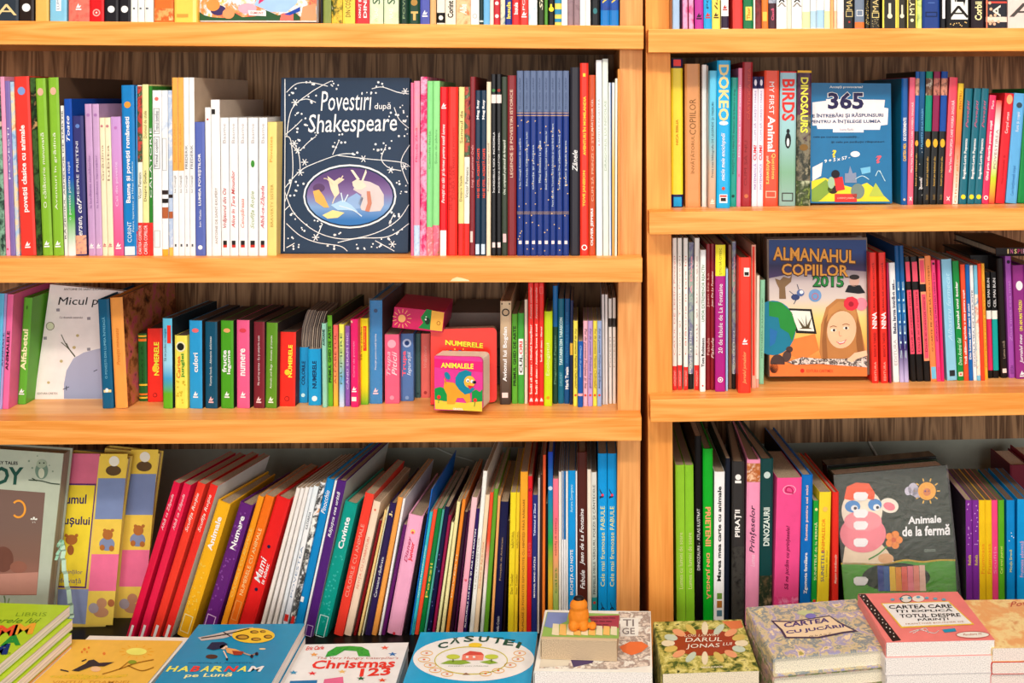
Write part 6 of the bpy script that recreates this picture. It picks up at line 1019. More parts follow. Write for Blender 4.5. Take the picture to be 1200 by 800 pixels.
A.ell('figure', 1005, 224, 8, 9, '#7c9088', 3); A.poly('figure', [(1018, 230), (1026, 214), (1036, 230)], '#b8c858', 3); A.poly('figure', [(1008, 197), (1020, 195), (1020, 202), (1010, 204)], '#7cc0e0', 3)
A.ell('figure', 1002, 180.5, 5.5, 3.4, '#f2eef0', 3); A.text('9 + 5 x 57 -', (966, 191), (996, 186), (966, 187), '#e8f0f4', .02); A.text('?', (975, 185), (980, 184), (975, 176), '#f0d848', .03); A.text('?', (1026, 192), (1033, 190), (1026, 183), '#d86878', .03)
A.strokes('figure', [[(1026, 206), (1030, 200), (1037, 212)], [(1031, 200), (1034, 206)], [(1000, 211), (1010, 206), (1018, 210)]], .8, '#c8e8f0', 3)
A.poly('label', [(978, 227), (1004, 227), (1004, 236.5), (978, 236.5)], '#e8443c', 3); A.text('CORINT JUNIOR', (981, 233.5), (1001, 233.5), (981, 231), '#f8c8b8', 0, k=4)

# almanac
o, A, W, H = stand('R', 2, 0.075, (900.5, 441.5), (899, 280), (1016, 280), 0.03, 2, 'picture_book', paint('#7a6658', .3, .3))
tag(o, 'almanac facing out with smiling blonde girl, globe and lettering 2015', 'picture book')
gm = gradient(['#f0803c', '#f09850', '#f4c068', '#f4d488', '#d8ccc4', '#c8bcbc', '#5c4868', '#2c3c70'], 0.0, 0.21)
A.poly('picture', [(901, 281), (1015, 281), (1016, 440), (902, 440)], gm, 1)
A.poly('picture', [(901, 281), (1015, 281), (1015, 318), (990, 316), (975, 324), (930, 320), (901, 326)], gradient(['#5c4874', '#34305c', '#30508c', '#2c4c84'], .155, .21), 2)
A.text('ALMANAHUL', (905, 306), (1003, 310), (905, 288), paint('#5c3414'), .06, k=3); A.text('ALMANAHUL', (906, 304.5), (1002, 308.5), (906, 289), paint('#f0b050'), .02, k=4)
A.text('COPIILOR', (915, 323.5), (995, 325.5), (915, 307), paint('#5c3414'), .06, k=3); A.text('COPIILOR', (916, 322), (994, 324), (916, 308.5), paint('#f0b050'), .02, k=4)
A.text('2015', (952, 336.5), (989, 337), (952, 322), paint('#0c3c1c'), .05, k=5); A.text('2015', (953, 335), (988, 335.5), (953, 323.5), paint('#2c8c44'), .02, k=6)
A.ell('globe', 905.5, 384, 27, 32, '#1c84a0', 3); A.poly('globe', [(901, 353), (915, 354), (928, 366), (933, 384), (928, 400), (924, 390), (914, 384), (912, 372), (901, 370)], '#2c9440', 4); A.poly('globe', [(902, 384), (911, 388), (908, 402), (902, 406)], '#2c78b4', 4)
A.poly('giraffe', [(908, 326), (914, 328), (918, 324), (925, 326), (928, 322), (927, 330), (920, 336), (921, 350), (913, 350), (913, 338), (910, 332)], '#8c7050', 3)
A.ell('insect', 938, 343, 4.4, 4, '#5c74a8', 3); A.ell('insect', 932, 348, 5, 3.6, '#3c4c7c', 3); A.ell('insect', 939, 342, 2.3, 2.2, '#f0f0f0', 4); A.strokes('insect', [[(930, 345), (925, 341)], [(933, 351), (930, 356)], [(936, 339), (934, 333)]], .8, '#2c345c', 3)
A.ell('bubble', 955, 346, 7.5, 7.5, '#7ca4d0', 3); A.ring('bubble', 955, 347, 3, 3, 1, '#c87888', 4)
A.poly('screen', [(924, 361), (951, 362), (957, 391), (933, 390)], '#241c18', 3); A.poly('screen', [(926, 363.5), (949, 364.5), (954, 388), (935, 387)], '#f4ece0', 4)
A.polys('screen', [[(944, 384), (934, 372), (940, 384)], [(944, 384), (938, 369), (943, 383)], [(944, 384), (944, 368), (946, 383)], [(944, 384), (951, 371), (948, 384)], [(936, 385), (952, 385), (944, 382)]], '#6c5c3c', 5)
A.poly('drawer', [(926, 398), (955, 391), (960, 410), (940, 422), (926, 416)], '#e88c48', 2)
A.ell('squirrel', 911, 425, 8.5, 10, '#54403c', 4); A.ell('squirrel', 922, 417, 5, 7, '#5c4844', 4, .3); A.ell('squirrel', 925, 409, 4, 3.6, '#54403c', 4); A.ell('squirrel', 907, 431, 5, 6, '#3c2c2c', 5)
A.poly('hair', [(964, 426), (960, 412), (962, 380), (968, 360), (980, 350), (992, 350), (1003, 360), (1008, 380), (1013, 405), (1016, 426)], '#c08850', 3)
A.poly('hair', [(964, 424), (963, 400), (966, 374), (972, 364), (968, 390), (970, 424)], '#a06c3c', 4)
A.poly('hair', [(1004, 372), (1009, 386), (1014, 424), (1006, 424), (1003, 400)], '#9c6838', 4)
A.ell('face', 986, 386, 17, 22, '#f4c4a0', 5, .12); A.poly('hair', [(968, 378), (971, 362), (982, 353), (996, 354), (1003, 366), (1004, 378), (996, 366), (984, 362), (974, 368)], '#cc9458', 6)
A.ell('face', 976.5, 386.5, 3.2, 1.7, '#fbf0e8', 6); A.ell('face', 991, 384, 3.2, 1.7, '#fbf0e8', 6); A.ell('eye', 977, 386.5, 1.5, 1.6, '#4c2c1c', 7); A.ell('eye', 991.3, 384, 1.5, 1.6, '#4c2c1c', 7)
A.strokes('face', [[(972.5, 383), (976, 381.5), (980, 382.5)], [(987, 380.5), (991, 379), (995, 380.5)]], .8, '#a87448', 7)
A.strokes('face', [[(983, 388), (983.5, 393), (986, 393)]], .7, '#e09c7c', 6)
A.poly('mouth', [(979, 399.5), (985, 400.5), (992, 397), (989, 402), (984, 403.5)], '#d86868', 6); A.poly('mouth', [(980.5, 400), (985, 400.8), (990.5, 398.4), (988, 401), (984, 401.8)], '#fdf4f0', 7)
A.ell('flower', 997, 355.5, 9, 8.5, '#e0384c', 7, 0, 9); A.ell('flower', 997, 356, 3, 3, '#a81c34', 8); A.ell('flower', 1009, 356, 7, 7.5, '#f098a8', 6)
A.ell('boy', 1001, 329, 6, 6.5, '#d8b4a4', 3); A.ell('boy', 1001, 324.5, 6, 3, '#3c302c', 4); A.poly('boy', [(990, 342), (994, 334), (1008, 334), (1014, 343), (1006, 344)], '#1c1c24', 3)
A.poly('scarf', [(922, 424), (940, 418), (960, 420), (990, 420), (1015, 414), (1016, 430), (960, 426), (930, 427)], picture(['#1c1c1c', '#e8e0d8', '#3c2c28', '#f4e8e0'], 160), 6)
A.poly('arm', [(992, 421), (1001, 413), (1015, 410), (1016, 416), (1004, 420), (998, 424)], '#f4c8a8', 8)
A.poly('strip', [(902, 426.5), (1015.5, 428.5), (1016, 440.5), (902, 440.5)], '#f08444', 5); A.ell('emblem', 940, 434, 2.4, 2.4, '#d8301c', 6); A.text('EDITURA CARTIMEX', (945, 436), (976, 436), (945, 432.5), '#c84420', .01, k=6)

# white planet cover
o, A, W, H = stand('L', 2, 0.105, (39, 467.5), (53, 332.5), (146, 333), 0.012, 4, 'picture_book', paint('#efe8e6', .4), hard=False)
tag(o, 'white cover facing out with grey-blue planet, leaning behind the alphabet book', 'picture book')
A.text('ANTOINE DE SAINT-EXUPÉRY', (75, 340), (124, 340), (75, 336.8), '#6c6468', 0); A.text('Micul prinț', (68, 360), (139, 360), (69, 348), '#1c1c20', 0, .1)
A.text('Cu desenele autorului', (70, 373), (97, 373), (70, 370.5), '#7c7478', 0)
A.poly('planet', [(75, 467), (75, 450), (78, 434), (86, 420), (98, 413), (113, 409), (135, 405), (136, 467)], gradient(['#98a4c0', '#a8acc4', '#b4b4c8'], 0, .08), 1)
A.ring('star', 59, 382, 4.2, 4.2, .8, '#8c8c70', 2, 16); A.ell('star', 59, 382, 4, 4, '#d8dcc0', 1)
for x, y, r in ((91, 393, 1.9), (87, 407, 2.1), (72, 423, 2), (57, 448, 1.8)): A.ell('star', x, y, r, r*.9, '#c8b888', 2, n=8)
for x, y in ((53, 396), (68, 363), (104, 373), (104, 409)): A.poly('mark', [(x-2, y-1.5), (x+2, y-1.8), (x+2.2, y+1.6), (x-1.6, y+1.8)], '#9c98a0', 2)
A.strokes('plume', [[(72, 392), (78, 404), (88, 417)], [(72, 401), (80, 408), (88, 417)], [(78, 402), (82, 410), (88, 418)]], .9, '#6c6c54', 2)
A.strokes('mark', [[(74, 456), (81, 453)], [(78, 452), (78, 457)], [(110, 435), (114, 433)]], .8, '#343444', 2); A.text('EDITURA CARTEX', (44, 462), (68, 462), (44, 459.5), '#8c8884', 0)

# little box book lying tilted on the low books
Mb = UL; v = .062
def on_v(px, py, v, M): u, w = at_v(M, px, py, v); return Vector((u, v, w))
p0 = on_v(459.3, 384, v, UL); p1 = on_v(518.5, 390, v, UL); r = -math.atan2((p1-p0).z, (p1-p0).x)
Mx = UL @ Matrix.Translation(p0+Vector((0, 0, .0004))) @ Matrix.Rotation(r, 4, 'Y')
Wb = (p1-p0).length; Hb = (on_v(461.5, 359.5, v, UL)-p0).length
o = box('board_book', (0, Wb, 0, .10, 0, Hb), paint('#cc2868', .35, .2), M=Mx, bevel=.0012)
tag(o, 'small pink, green and yellow board book lying across the low books', 'board book')
A = Art(o, Mx)
A.poly('print', [(500, 362), (493, 372), (496, 378), (490, 384), (505, 386.3), (507, 363.5)], '#1c8c48', 1); A.poly('print', [(506, 363.5), (520.5, 366), (518, 388), (504, 386.5)], '#f0b850', 2)
A.ell('sun', 471, 373, 4.4, 4.4, '#f4b878', 2); A.strokes('sun', [[(471+7*math.cos(a), 373+7*math.sin(a)), (471+11*math.cos(a), 373+11*math.sin(a))] for a in [i*math.pi/6.5 for i in range(13)]], .9, '#f0a878', 2)
A.ell('figure', 501, 376, 3, 4, '#1c3c24', 3); A.dots('eyes', [(499.5, 371), (499, 374)], .9, '#f8f8e8', 4); A.ring('emblem', 514, 378.5, 1.6, 1.8, .7, '#b87820', 3, 12)

# grey board books lying behind, the red and the small board books in front
us, w0 = at_v(UL, 526, 366, .17)[0], LV['L'][2]; ue = at_v(UL, 588, 366, .17)[0]; wt = at_v(UL, 526, 366, .17)[1]
for i in range(4):
    hh = (wt-w0)/4
    b = box('board_book', (us, ue, .17, .28, w0+hh*i+.0003, w0+hh*(i+1)-.0004), paint('#8c8078', .6), M=UL, bevel=.002)
    tag(b, ('topmost', 'second from top', 'third from top', 'lowest')[3-i] + ' of the grey books lying behind the red board book', 'board book', 'grey books lying in a pile')
def board(name, M, W, H, T, leaves, col, rad=.007):
    """a thick-leaved board book with rounded fore corners; every leaf is its own piece"""
    root = None; lt = T/leaves
    for i in range(leaves):
        pts = [(0, 0)]+[(W-rad+rad*math.sin(a), rad-rad*math.cos(a)) for a in (0, .5, 1.05, math.pi/2)]+[(W-rad+rad*math.cos(a), H-rad+rad*math.sin(a)) for a in (0, .5, 1.05, math.pi/2)]+[(0, H)]
        a, b = i*lt, (i+1)*lt-.0002; n = len(pts)
        V = [(x, a, z) for x, z in pts]+[(x, b, z) for x, z in pts]
        Fc = [tuple(range(n)), tuple(range(2*n-1, n-1, -1))]+[((j+1) % n, j, n+j, n+(j+1) % n) for j in range(n)]
        mm = [M_(col if i in (0, leaves-1) else '#d8c8b0'), M_(col if i == 0 else '#e8dccb')]
        fm = [0, 0]+[1]*n
        if root is None: root = obj(name, V, Fc, mm, M=M, fm=fm)
        else: obj('leaf', V, Fc, mm, root, fm=fm)
    return root
def stand_board(v, BL, TL, TR, T, leaves, back, yaw, name, col):
    u, w = at_v(UL, BL[0], BL[1], v); ut, wt = at_v(UL, *TL, v); r = math.atan2(ut-u, wt-w)
    Mx = UL @ Matrix.Translation((u, v, max(w, LV['L'][2]+.0003))) @ Matrix.Rotation(-math.radians(yaw), 4, 'Z') @ Matrix.Rotation(-math.radians(back), 4, 'X') @ Matrix.Rotation(r, 4, 'Y')
    q = Art(None, Mx); return board(name, Mx, q.p(*TR)[0], q.p(*TL)[1], T, leaves, col), Mx
o, Mx = stand_board(.062, (504.5, 474), (504, 386), (582, 392), .022, 5, 5, -4, 'board_book', paint('#ec3c28', .3, .3))
tag(o, 'large red board book standing behind the small lion board book', 'board book'); A = Art(o, Mx)
A.text('NUMERELE', (522, 404.5), (566, 408.5), (522, 397.5), paint('#a83010'), .06, k=1); A.text('NUMERELE', (522, 404), (566, 408), (522, 398), paint('#f8e840'), .03, k=2)
A.ell('figure', 528, 413, 3, 3, '#2468b0', 1); A.ell('figure', 539, 413.5, 3.4, 3.4, '#2468b0', 1); A.ell('figure', 562, 415.5, 3.4, 2.6, '#58a8d8', 1)
A.dots('stars', [(519, 413), (524, 411), (545, 412), (549, 414), (543, 409), (533, 409)], .9, '#f8d840', 1)
o, Mx = stand_board(.022, (509, 480), (508, 417), (565.5, 421.5), .040, 8, 3, 10, 'board_book', paint('#e0489c', .3, .3))
tag(o, 'small thick board book with a lion on a pink cover, at shelf edge', 'board book'); A = Art(o, Mx)
A.poly('meadow', [(510, 479), (509.5, 466), (520, 470), (545, 472), (565, 469), (565, 482)], '#f4cc4c', 1); A.poly('meadow', [(509.5, 468), (509.5, 455), (516, 453), (524, 456), (524, 470)], '#189c50', 2); A.poly('meadow', [(553, 471), (553, 459), (558, 456), (562, 459), (565.5, 456), (565.5, 470)], '#189c50', 2)
A.poly('sky', [(509, 420), (520, 421), (565.5, 424), (565.5, 436), (509, 430)], '#e42c80', 1)
A.text('ANIMALELE', (517, 430.5), (555, 432), (517, 424.5), '#f8f050', .03, k=3)
A.poly('lion', [(521, 447), (531, 448), (540, 452), (550, 456), (552, 470), (547, 472), (543, 466), (536, 466), (533, 473), (524, 473), (524, 462), (520, 454)], '#f4a838', 3)
A.poly('mane', [(534, 442), (538, 436), (546, 433), (553, 436), (552, 442), (546, 444), (549, 452), (557, 455), (552, 460), (545, 462), (538, 456), (534, 450)], '#188ca4', 4)
A.ell('lion', 550.5, 447, 6.5, 7, '#f8bc4c', 5); A.ell('lion', 548.5, 445.5, 2, 2.2, '#fdfdf8', 6); A.ell('lion', 553.5, 446.5, 1.8, 2, '#fdfdf8', 6); A.ell('nose', 556, 447.5, 2.4, 1.8, '#1c1428', 6); A.ell('lion', 548.8, 446, .8, .9, '#1c1428', 7); A.poly('mouth', [(548, 451), (555, 452), (551, 456)], '#d82c3c', 6)
A.strokes('tail', [[(523, 450), (521.5, 444), (525, 441)]], 1.2, '#f4a838', 3); A.ell('tail', 524.5, 440, 3, 5, '#188ca4', 4, -.5)
A.strokes('flower', [[(514, 472), (514.5, 466)], [(556, 476), (557, 470)]], .8, '#2c8c3c', 3); A.ell('flower', 514.5, 465, 2.2, 2.4, '#e83c3c', 4); A.ell('flower', 557, 468.5, 2.2, 2.2, '#e83c3c', 4); A.text('GIRASOL', (531, 480), (543, 480.5), (531, 477.5), '#f8f4e8', .02, k=3)

# fanned leaves above the two blue spiral books
for b in L3:
    if 'spiral' in b['desc']:
        t = b['u1']-b['u0']; n = 6; P = b['obj']
        for i in range(n):
            x = t*(i+.5)/n; h0 = b['H']
            V = []; 
            for zz_, off in ((h0-.012, 0), (h0+.008, 0), (h0+.030, .002), (h0+.048, .007), (h0+.054, .010)):
                for dx_ in (-.0007, .0007):
                    for yy in (.006+off*1.2, .085): V.append((x+dx_+off*.7, yy, zz_))
            Fc = []
            for s_ in range(4):
                a, c = s_*4, s_*4+4
                Fc += [(a, a+2, c+2, c), (a+1, a, c, c+1), (a+3, a+1, c+1, c+3), (a+2, a+3, c+3, c+2)]
            Fc.append((16, 18, 19, 17))
            obj('leaf', V, Fc, paint('#b8a898' if i % 2 else '#8c8078', .5), P)

# black books lying on top in the right bookcase
def lie(unit, v, x0, y0, x1, y1, d, cov, label, pages='#c8b8a0', T=None):
    Mu = U[unit]; u0, w1 = at_v(Mu, x0, y0, v); u1, _ = at_v(Mu, x1, y0, v); _, wb = at_v(Mu, x0, y1, v)
    th = w1-wb
    Mx = Mu @ Matrix.Translation((u0, v, wb))
    # spine to the front: shell with its thickness upright
    V, Fc, _, _ = cover_shell(th, d, u1-u0, min(.002, th*.15), .0005, 1)
    V = [(z, y, x) for x, y, z in V]; Fc = [f[::-1] for f in Fc]
    o = obj('book', V, Fc, cov, M=Mx); vv, ff = box_vf(.003, u1-u0-.003, .003, d-.003, min(.002, th*.15)+.0002, th-min(.002, th*.15)-.0002); obj('pages', vv, ff, paper(pages), o)
    tag(o, label, 'book'); return o, Mx
o, Mx = lie('R', .058, 1167.2, 290.5, 1216, 300.2, .17, paint('#241c1e', .4), 'black book lying flat on top of the lilac and magenta spines')
A = Art(o, Mx); 
for ch, x, c_ in (('I', 1180.5, '#f4d8a0'), ('N', 1184, '#d878a8'), ('S', 1188.5, '#f0e0a0'), ('P', 1192.5, '#c84878'), ('I', 1196.5, '#a86878'), ('R', 1199, '#e8b8c8')): A.text(ch, (x, 297), (x+(1.6 if ch == 'I' else 3), 297), (x, 290.8+.8), c_, .02, k=1)
o, Mx = lie('R', .112, 1137, 299, 1167, 319, .12, paint('#1c1a1a', .4), 'black book lying under the lettered black one, above thin black spines', '#6c6054')

# farm animals cover in film, and its box behind
o, A, W, H = stand('R', 3, 0.075, (992, 719), (981, 556), (1109.5, 554.5), 0.04, 6, 'picture_book', paint('#22361f', .3, .3))
tag(o, 'dark green farm animals book facing out, wrapped in clear film', 'picture book')
A.poly('grass', [(986, 660), (1000, 660), (1030, 661), (1060, 656), (1080, 658), (1100, 656), (1119, 656), (1122, 712), (990, 716)], '#5ca834', 1)
A.strokes('wave', [[(986, 660), (1005, 660), (1035, 661), (1060, 656), (1080, 658), (1100, 656), (1119, 656)]], 2, '#d8b838', 2)
A.poly('body', [(987, 661), (990, 640), (1000, 634), (1030, 634), (1040, 645), (1048, 658), (1030, 661), (1000, 661)], '#f0dcc0', 2)
A.ell('head', 1010, 598, 24, 26, '#f4e4d0', 3); A.ell('ear', 1042, 592, 11, 8.5, '#f4e8d8', 2, .3); A.ell('ear', 1042, 593, 7, 4.6, '#f08898', 3, .3)
A.poly('tuft', [(989, 584), (992, 570), (1003, 565), (1018, 566), (1025, 577), (1024, 586), (1010, 582), (998, 586)], '#f0642c', 4)
A.ell('eye', 999, 593, 9, 7, '#4c94d0', 4); A.ell('eye', 1025, 591, 8, 7, '#4c94d0', 4); A.ell('eye', 1001, 595, 4, 3.6, '#f8f8f8', 5); A.ell('eye', 1027, 594, 4, 3.8, '#f8f8f8', 5); A.ell('eye', 1002, 595, 1.8, 1.8, '#141c30', 6); A.ell('eye', 1028, 594, 1.8, 1.8, '#141c30', 6)
A.ell('muzzle', 1011, 625, 27, 22, '#f08c98', 5); A.ell('muzzle', 1011, 610, 22, 12, '#f49ca4', 6)
A.ell('hoof', 1038, 654, 9, 6, '#e8b888', 3)
for x in range(5): A.ell('flower', 1047+6*math.cos(x*1.257), 632+6.5*math.sin(x*1.257), 4.4, 4.4, '#f09434', 6)
A.ell('flower', 1047, 632, 3, 3, '#d86c28', 7); A.strokes('flower', [[(1041, 638), (1030, 648), (1018, 655)]], 1.6, '#3c9c34', 4)
for y in (582, 602, 616, 636, 681): A.poly('tab', [(1000, y-4), (1003, y-6), (1014, y-6), (1017, y-3), (1016, y+1), (1013, y+4), (1003, y+4), (1000, y+1)], '#f2eef0', 8)
A.ell('cloud', 1070, 573, 6, 7.5, '#c8c4d4', 3); A.ell('cloud', 1064, 575, 4, 5, '#d0ccdc', 3); A.ell('cloud', 1075, 577, 6, 6, '#c0bccc', 3)
A.ell('sun', 1086, 575, 10.5, 10.5, '#f0b040', 4); A.strokes('sun', [[(1086+12*math.cos(a), 575+12*math.sin(a)), (1086+15*math.cos(a), 575+15*math.sin(a))] for a in [i*math.pi/5 for i in range(10)]], 1.4, '#f0c050', 3); A.ell('sun', 1086, 576, 4.5, 4.5, '#d88850', 5); A.dots('eyes', [(1084, 575), (1088, 575)], .9, '#4c3c8c', 6)
A.text('Animale', (1064, 614), (1103, 612), (1064, 605), '#f8f8f4', .03); A.text('de la fermă', (1057, 628.5), (1113, 626.5), (1057, 615.5), '#f8f8f4', .03)
A.text('GIRASOL', (1083, 646.5), (1097, 646), (1083, 643), '#a8b8a8', 0)
cols = ['#2c4c9c', '#3c6ca8', '#f4c83c', '#f4a03c', '#f07868', '#f08c98', '#f49c8c', '#f0c8b8']
A.ell('window', 1050, 676, 40, 17, '#243c24', 2)
for i, c_ in enumerate(cols): A.poly('pencil', [(1028+i*7, 664-abs(3-i)*.6), (1034.5+i*7, 664-abs(3-i)*.6), (1036+i*7, 692), (1029+i*7, 692)], c_, 4)
q = Art(None, A.M)
film = box('clear_wrap', (-.0015, W+.0015, -.004, -.0032, .001, H+.001), clear_film(), o)
sl = box('slipcase', (-.0, W, .041, .075, 0, H+.004), paint('#14140f', .25, .3), o, bevel=.001)
# pale yellow and pink nursery albums, the grey album with ribbon
def album(v, BL, TL, TR, lab, full):
    o, A, W, H = stand('L', 3, v, BL, TL, TR, 0.016, 3, 'album', paint('#e8d070', .35, .2)); tag(o, lab, 'album', 'nursery albums at the left of the lowest shelf'); return o, A
o, A = album(.105, (95, 728), (118, 524.5), (188, 524.5), 'second yellow nursery album with bear pictures, behind the first one', False)
def bears(A, ox, oy, s1, s2):
    X = lambda x, y: (x+ox-(y-530)*.088, y+oy)
    def qd(x0, y0, x1, y1): return [X(x0, y0), X(x1, y0), X(x1, y1), X(x0, y1)]
    A.poly('square', qd(118, 531.5, 150, 560), '#eccf5c', 2); A.poly('square', qd(118, 560, 150, 608), '#8898c0', 2); A.poly('square', qd(118, 608, 150, 649), '#f0d060', 2)
    A.poly('square', qd(118, 649, 150, 692), '#f080a4', 2); A.poly('square', qd(118, 692, 150, 732), '#f2d468', 2)
    for y, c_ in ((546, '#6c5438'), (632, '#b87840'), (712, '#c89878')):
        A.ell('bear', X(135, y-6)[0], X(135, y-6)[1], 6, 6, '#f0ece0' if y == 546 else c_, 4); A.ell('bear', *X(135, y+5), 9, 6 if y != 632 else 8, c_ if y != 632 else '#8c98b8', 3)
        if y == 632: A.ell('bear', *X(131, 621), 2, 2, c_, 3); A.ell('bear', *X(140, 621), 2, 2, c_, 3); A.ell('bear', *X(130, 641), 3, 3.4, c_, 5); A.ell('bear', *X(141, 642), 3, 3.4, c_, 5)
        if y == 712: A.ell('bear', *X(126, 712), 6, 6, '#b0a8b0', 4); A.ell('bear', *X(146, 706), 4, 4.4, '#b87850', 4)
bears(A, 36, -5, 0, 0)
o, A = album(.08, (52, 736), (76, 530), (151.5, 530), 'first yellow nursery album with bear pictures, beside the grey album', True)
A.poly('square', [(79, 531), (117, 531.5), (113, 568), (77, 566)], '#d87894', 1)
A.poly('square', [(68, 690), (104, 690), (101, 731), (66, 729)], '#98a4c8', 1)
A.poly('square', [(77, 566), (113, 566.5), (101, 689), (68, 688)], '#6c3c84', 1); A.poly('square', [(78, 568), (111.5, 568.5), (99.5, 687), (69, 686)], '#f0d848', 2)
A.text('umul', (77, 590), (101, 590), (78, 579), '#3c2c6c', .02, k=3); A.text('ușului', (75, 617), (105, 618), (76, 604), '#3c2c6c', .02, k=3)
A.ell('bear', 84, 632, 7, 6, '#b87840', 3); A.ell('bear', 83, 644, 4, 6, '#a86c3c', 3); A.ell('bear', 78, 627, 2, 2, '#b87840', 3); A.ell('bear', 90, 627, 2, 2, '#b87840', 3)
A.text('părinților', (70, 673), (97, 674), (70, 666), '#6c5c8c', 0, k=3); A.text('de viață', (70, 684), (95, 685), (70, 676), '#6c5c8c', 0, k=3)
bears(A, 0, 0, 0, 0)
o, A, W, H = stand('L', 3, .045, (-62, 741), (-44, 523), (75, 527), .028, 3, 'album', paint('#bcc4b4', .4), pages='#a8a090')
tag(o, 'grey-green baby album box facing out with moon photo and owl', 'album')
A.poly('photo', [(-40, 570), (53, 577), (43, 697), (-50, 697)], gradient(['#c08c78', '#a87868', '#8c6c60', '#846c64'], 0.03, .16), 1)
A.text('ABY FAIRY TALES', (-22, 543), (21, 544.5), (-22, 539), '#2c2c2c', .02, k=2); A.text('BOY', (-22, 567), (26, 568), (-20, 546), '#2c5c50', .03, k=2)
A.ring('moon', 22, 596, 6.5, 8.5, 2.4, '#f0a848', 3, 24, -math.pi*.75, math.pi*.75); A.text('*', (36, 614), (44, 614), (36, 605), '#f8f0e8', .03, k=3)
A.ell('owl', 49, 551, 7.5, 10, '#7c9484', 3); A.ell('owl', 49, 543, 6, 5, '#a8b4a0', 4); A.ell('owl', 49, 554, 3.6, 6, '#c8ccb8', 5); A.dots('eyes', [(47, 542), (52, 542)], 1.3, '#2c3428', 6)
A.strokes('branch', [[(34, 562), (48, 563), (60, 566), (70, 567)], [(38, 560), (43, 563)]], 1.2, '#4c5c4c', 3); A.dots('stars', [(34, 540), (58, 545), (62, 552), (38, 548), (44, 534)], 1, '#8c9c8c', 2)
A.ell('sleeper', 4, 655, 12, 15, '#7c5448', 2); A.ell('sleeper', 22, 664, 10, 7, '#9c6c5c', 3); A.poly('blanket', [(-48, 674), (45, 670), (43, 696), (-50, 696)], '#c49484', 2)
A.strokes('leaves', [[(6, 708), (6, 702), (5, 698)], [(9, 708), (11, 701)]], 1.5, '#8ca478', 2)
rib = []
def ribbon(name, pts, wd, M, mat, parent=None):
    V = []; 
    for i, (x, y, z) in enumerate(pts):
        a = pts[max(0, i-1)]; b = pts[min(len(pts)-1, i+1)]; dx, dz = b[0]-a[0], b[2]-a[2]; l = math.hypot(dx, dz) or 1
        V += [(x-dz/l*wd/2, y, z+dx/l*wd/2), (x+dz/l*wd/2, y-.001, z-dx/l*wd/2)]
    V += [(x, y+.0006, z) for x, y, z in V]; n = len(pts)*2
    Fc = []
    for i in range(0, n-2, 2): Fc += [(i, i+1, i+3, i+2), (n+i, n+i+2, n+i+3, n+i+1), (i, i+2, n+i+2, n+i), (i+1, n+i+1, n+i+3, i+3)]
    return obj(name, V, Fc, mat, parent, M)
def rp(L, yy): return [(*A.p(x, y)[:1], yy-.001*i % .004, A.p(x, y)[1]) for i, (x, y) in enumerate(L)]
ribbon('ribbon', rp(smooth_line([(70, 634), (76, 640), (76, 655), (80, 680), (85, 708), (86, 722)]), -.003), .006, None, paint('#b8d4c0', .35), o)
ribbon('ribbon', rp(smooth_line([(69, 640), (73, 632), (76, 637), (70, 646), (68, 655)]), -.003), .004, None, paint('#98c4ac', .35), o)

# white cable ties hanging at the back
def tube(name, pts, r, mat, M):
    V = []; Fc = []; k = 6
    for i, p in enumerate(pts):
        p = Vector(p); d = (Vector(pts[min(i+1, len(pts)-1)])-Vector(pts[max(i-1, 0)])).normalized(); a = d.cross(Vector((0, 1, 0))).normalized(); b = d.cross(a)
        for j in range(k): q_ = p+a*math.cos(j*2*math.pi/k)*r+b*math.sin(j*2*math.pi/k)*r; V.append(tuple(q_))
    for i in range(len(pts)-1):
        for j in range(k): Fc.append((i*k+j, i*k+(j+1) % k, (i+1)*k+(j+1) % k, (i+1)*k+j))
    Fc += [tuple(range(k))[::-1], tuple(range(len(pts)*k-k, len(pts)*k))]
    return obj(name, V, Fc, mat, M=M, smooth=True)
vv = DEPTH+.046
tag(tube('cable', [on_v(x, y, vv, UR) for x, y in ((1017, 512), (1020, 521), (1026, 531), (1031, 541), (1030, 550))], .0024, paint('#d8d4c8', .4), UR), 'short white cable hanging behind the farm animals book', 'cable')
tag(tube('cable', [on_v(x, y, vv, UL) for x, y in ((496, 520), (512, 525), (530, 533), (548, 538), (556, 541))], .0014, paint('#c8ccc4', .4), UL), 'thin white cable across the grey back above the leaning books', 'cable')

# comic cover on the top shelf, the dark red book far right, film on the tall blue book
o, A, W, H = stand('L', 0, .016, (233.5, 25.3), (233.5, -150), (372, -150), .012, 1, 'picture_book', paint('#e8e0dc', .3, .2)); A.o['group'] = 'covers facing out'
tag(o, 'colourful comic cover facing out on top shelf beside yellow spine', 'picture book', 'covers facing out')
A.poly('picture', [(234, 24), (371, 24.4), (371, -20), (234, -20)], picture(['#e88c50', '#f4c878', '#d8e4f0', '#f0a060', '#e86c60', '#3c6c48'], 40), 1)
A.poly('picture', [(234, 24), (234, 14), (240, 18), (248, 20), (262, 21), (275, 15), (284, 20), (300, 19), (312, 12), (326, 18), (345, 14), (352, 20), (352, 24)], '#34603c', 2)
A.poly('picture', [(298, 6), (304, -8), (352, -12), (348, 4), (336, 14), (318, 14)], '#a8c8e8', 2); A.poly('picture', [(303, 5), (310, 0), (316, -10), (306, -12)], '#e03c78', 3)
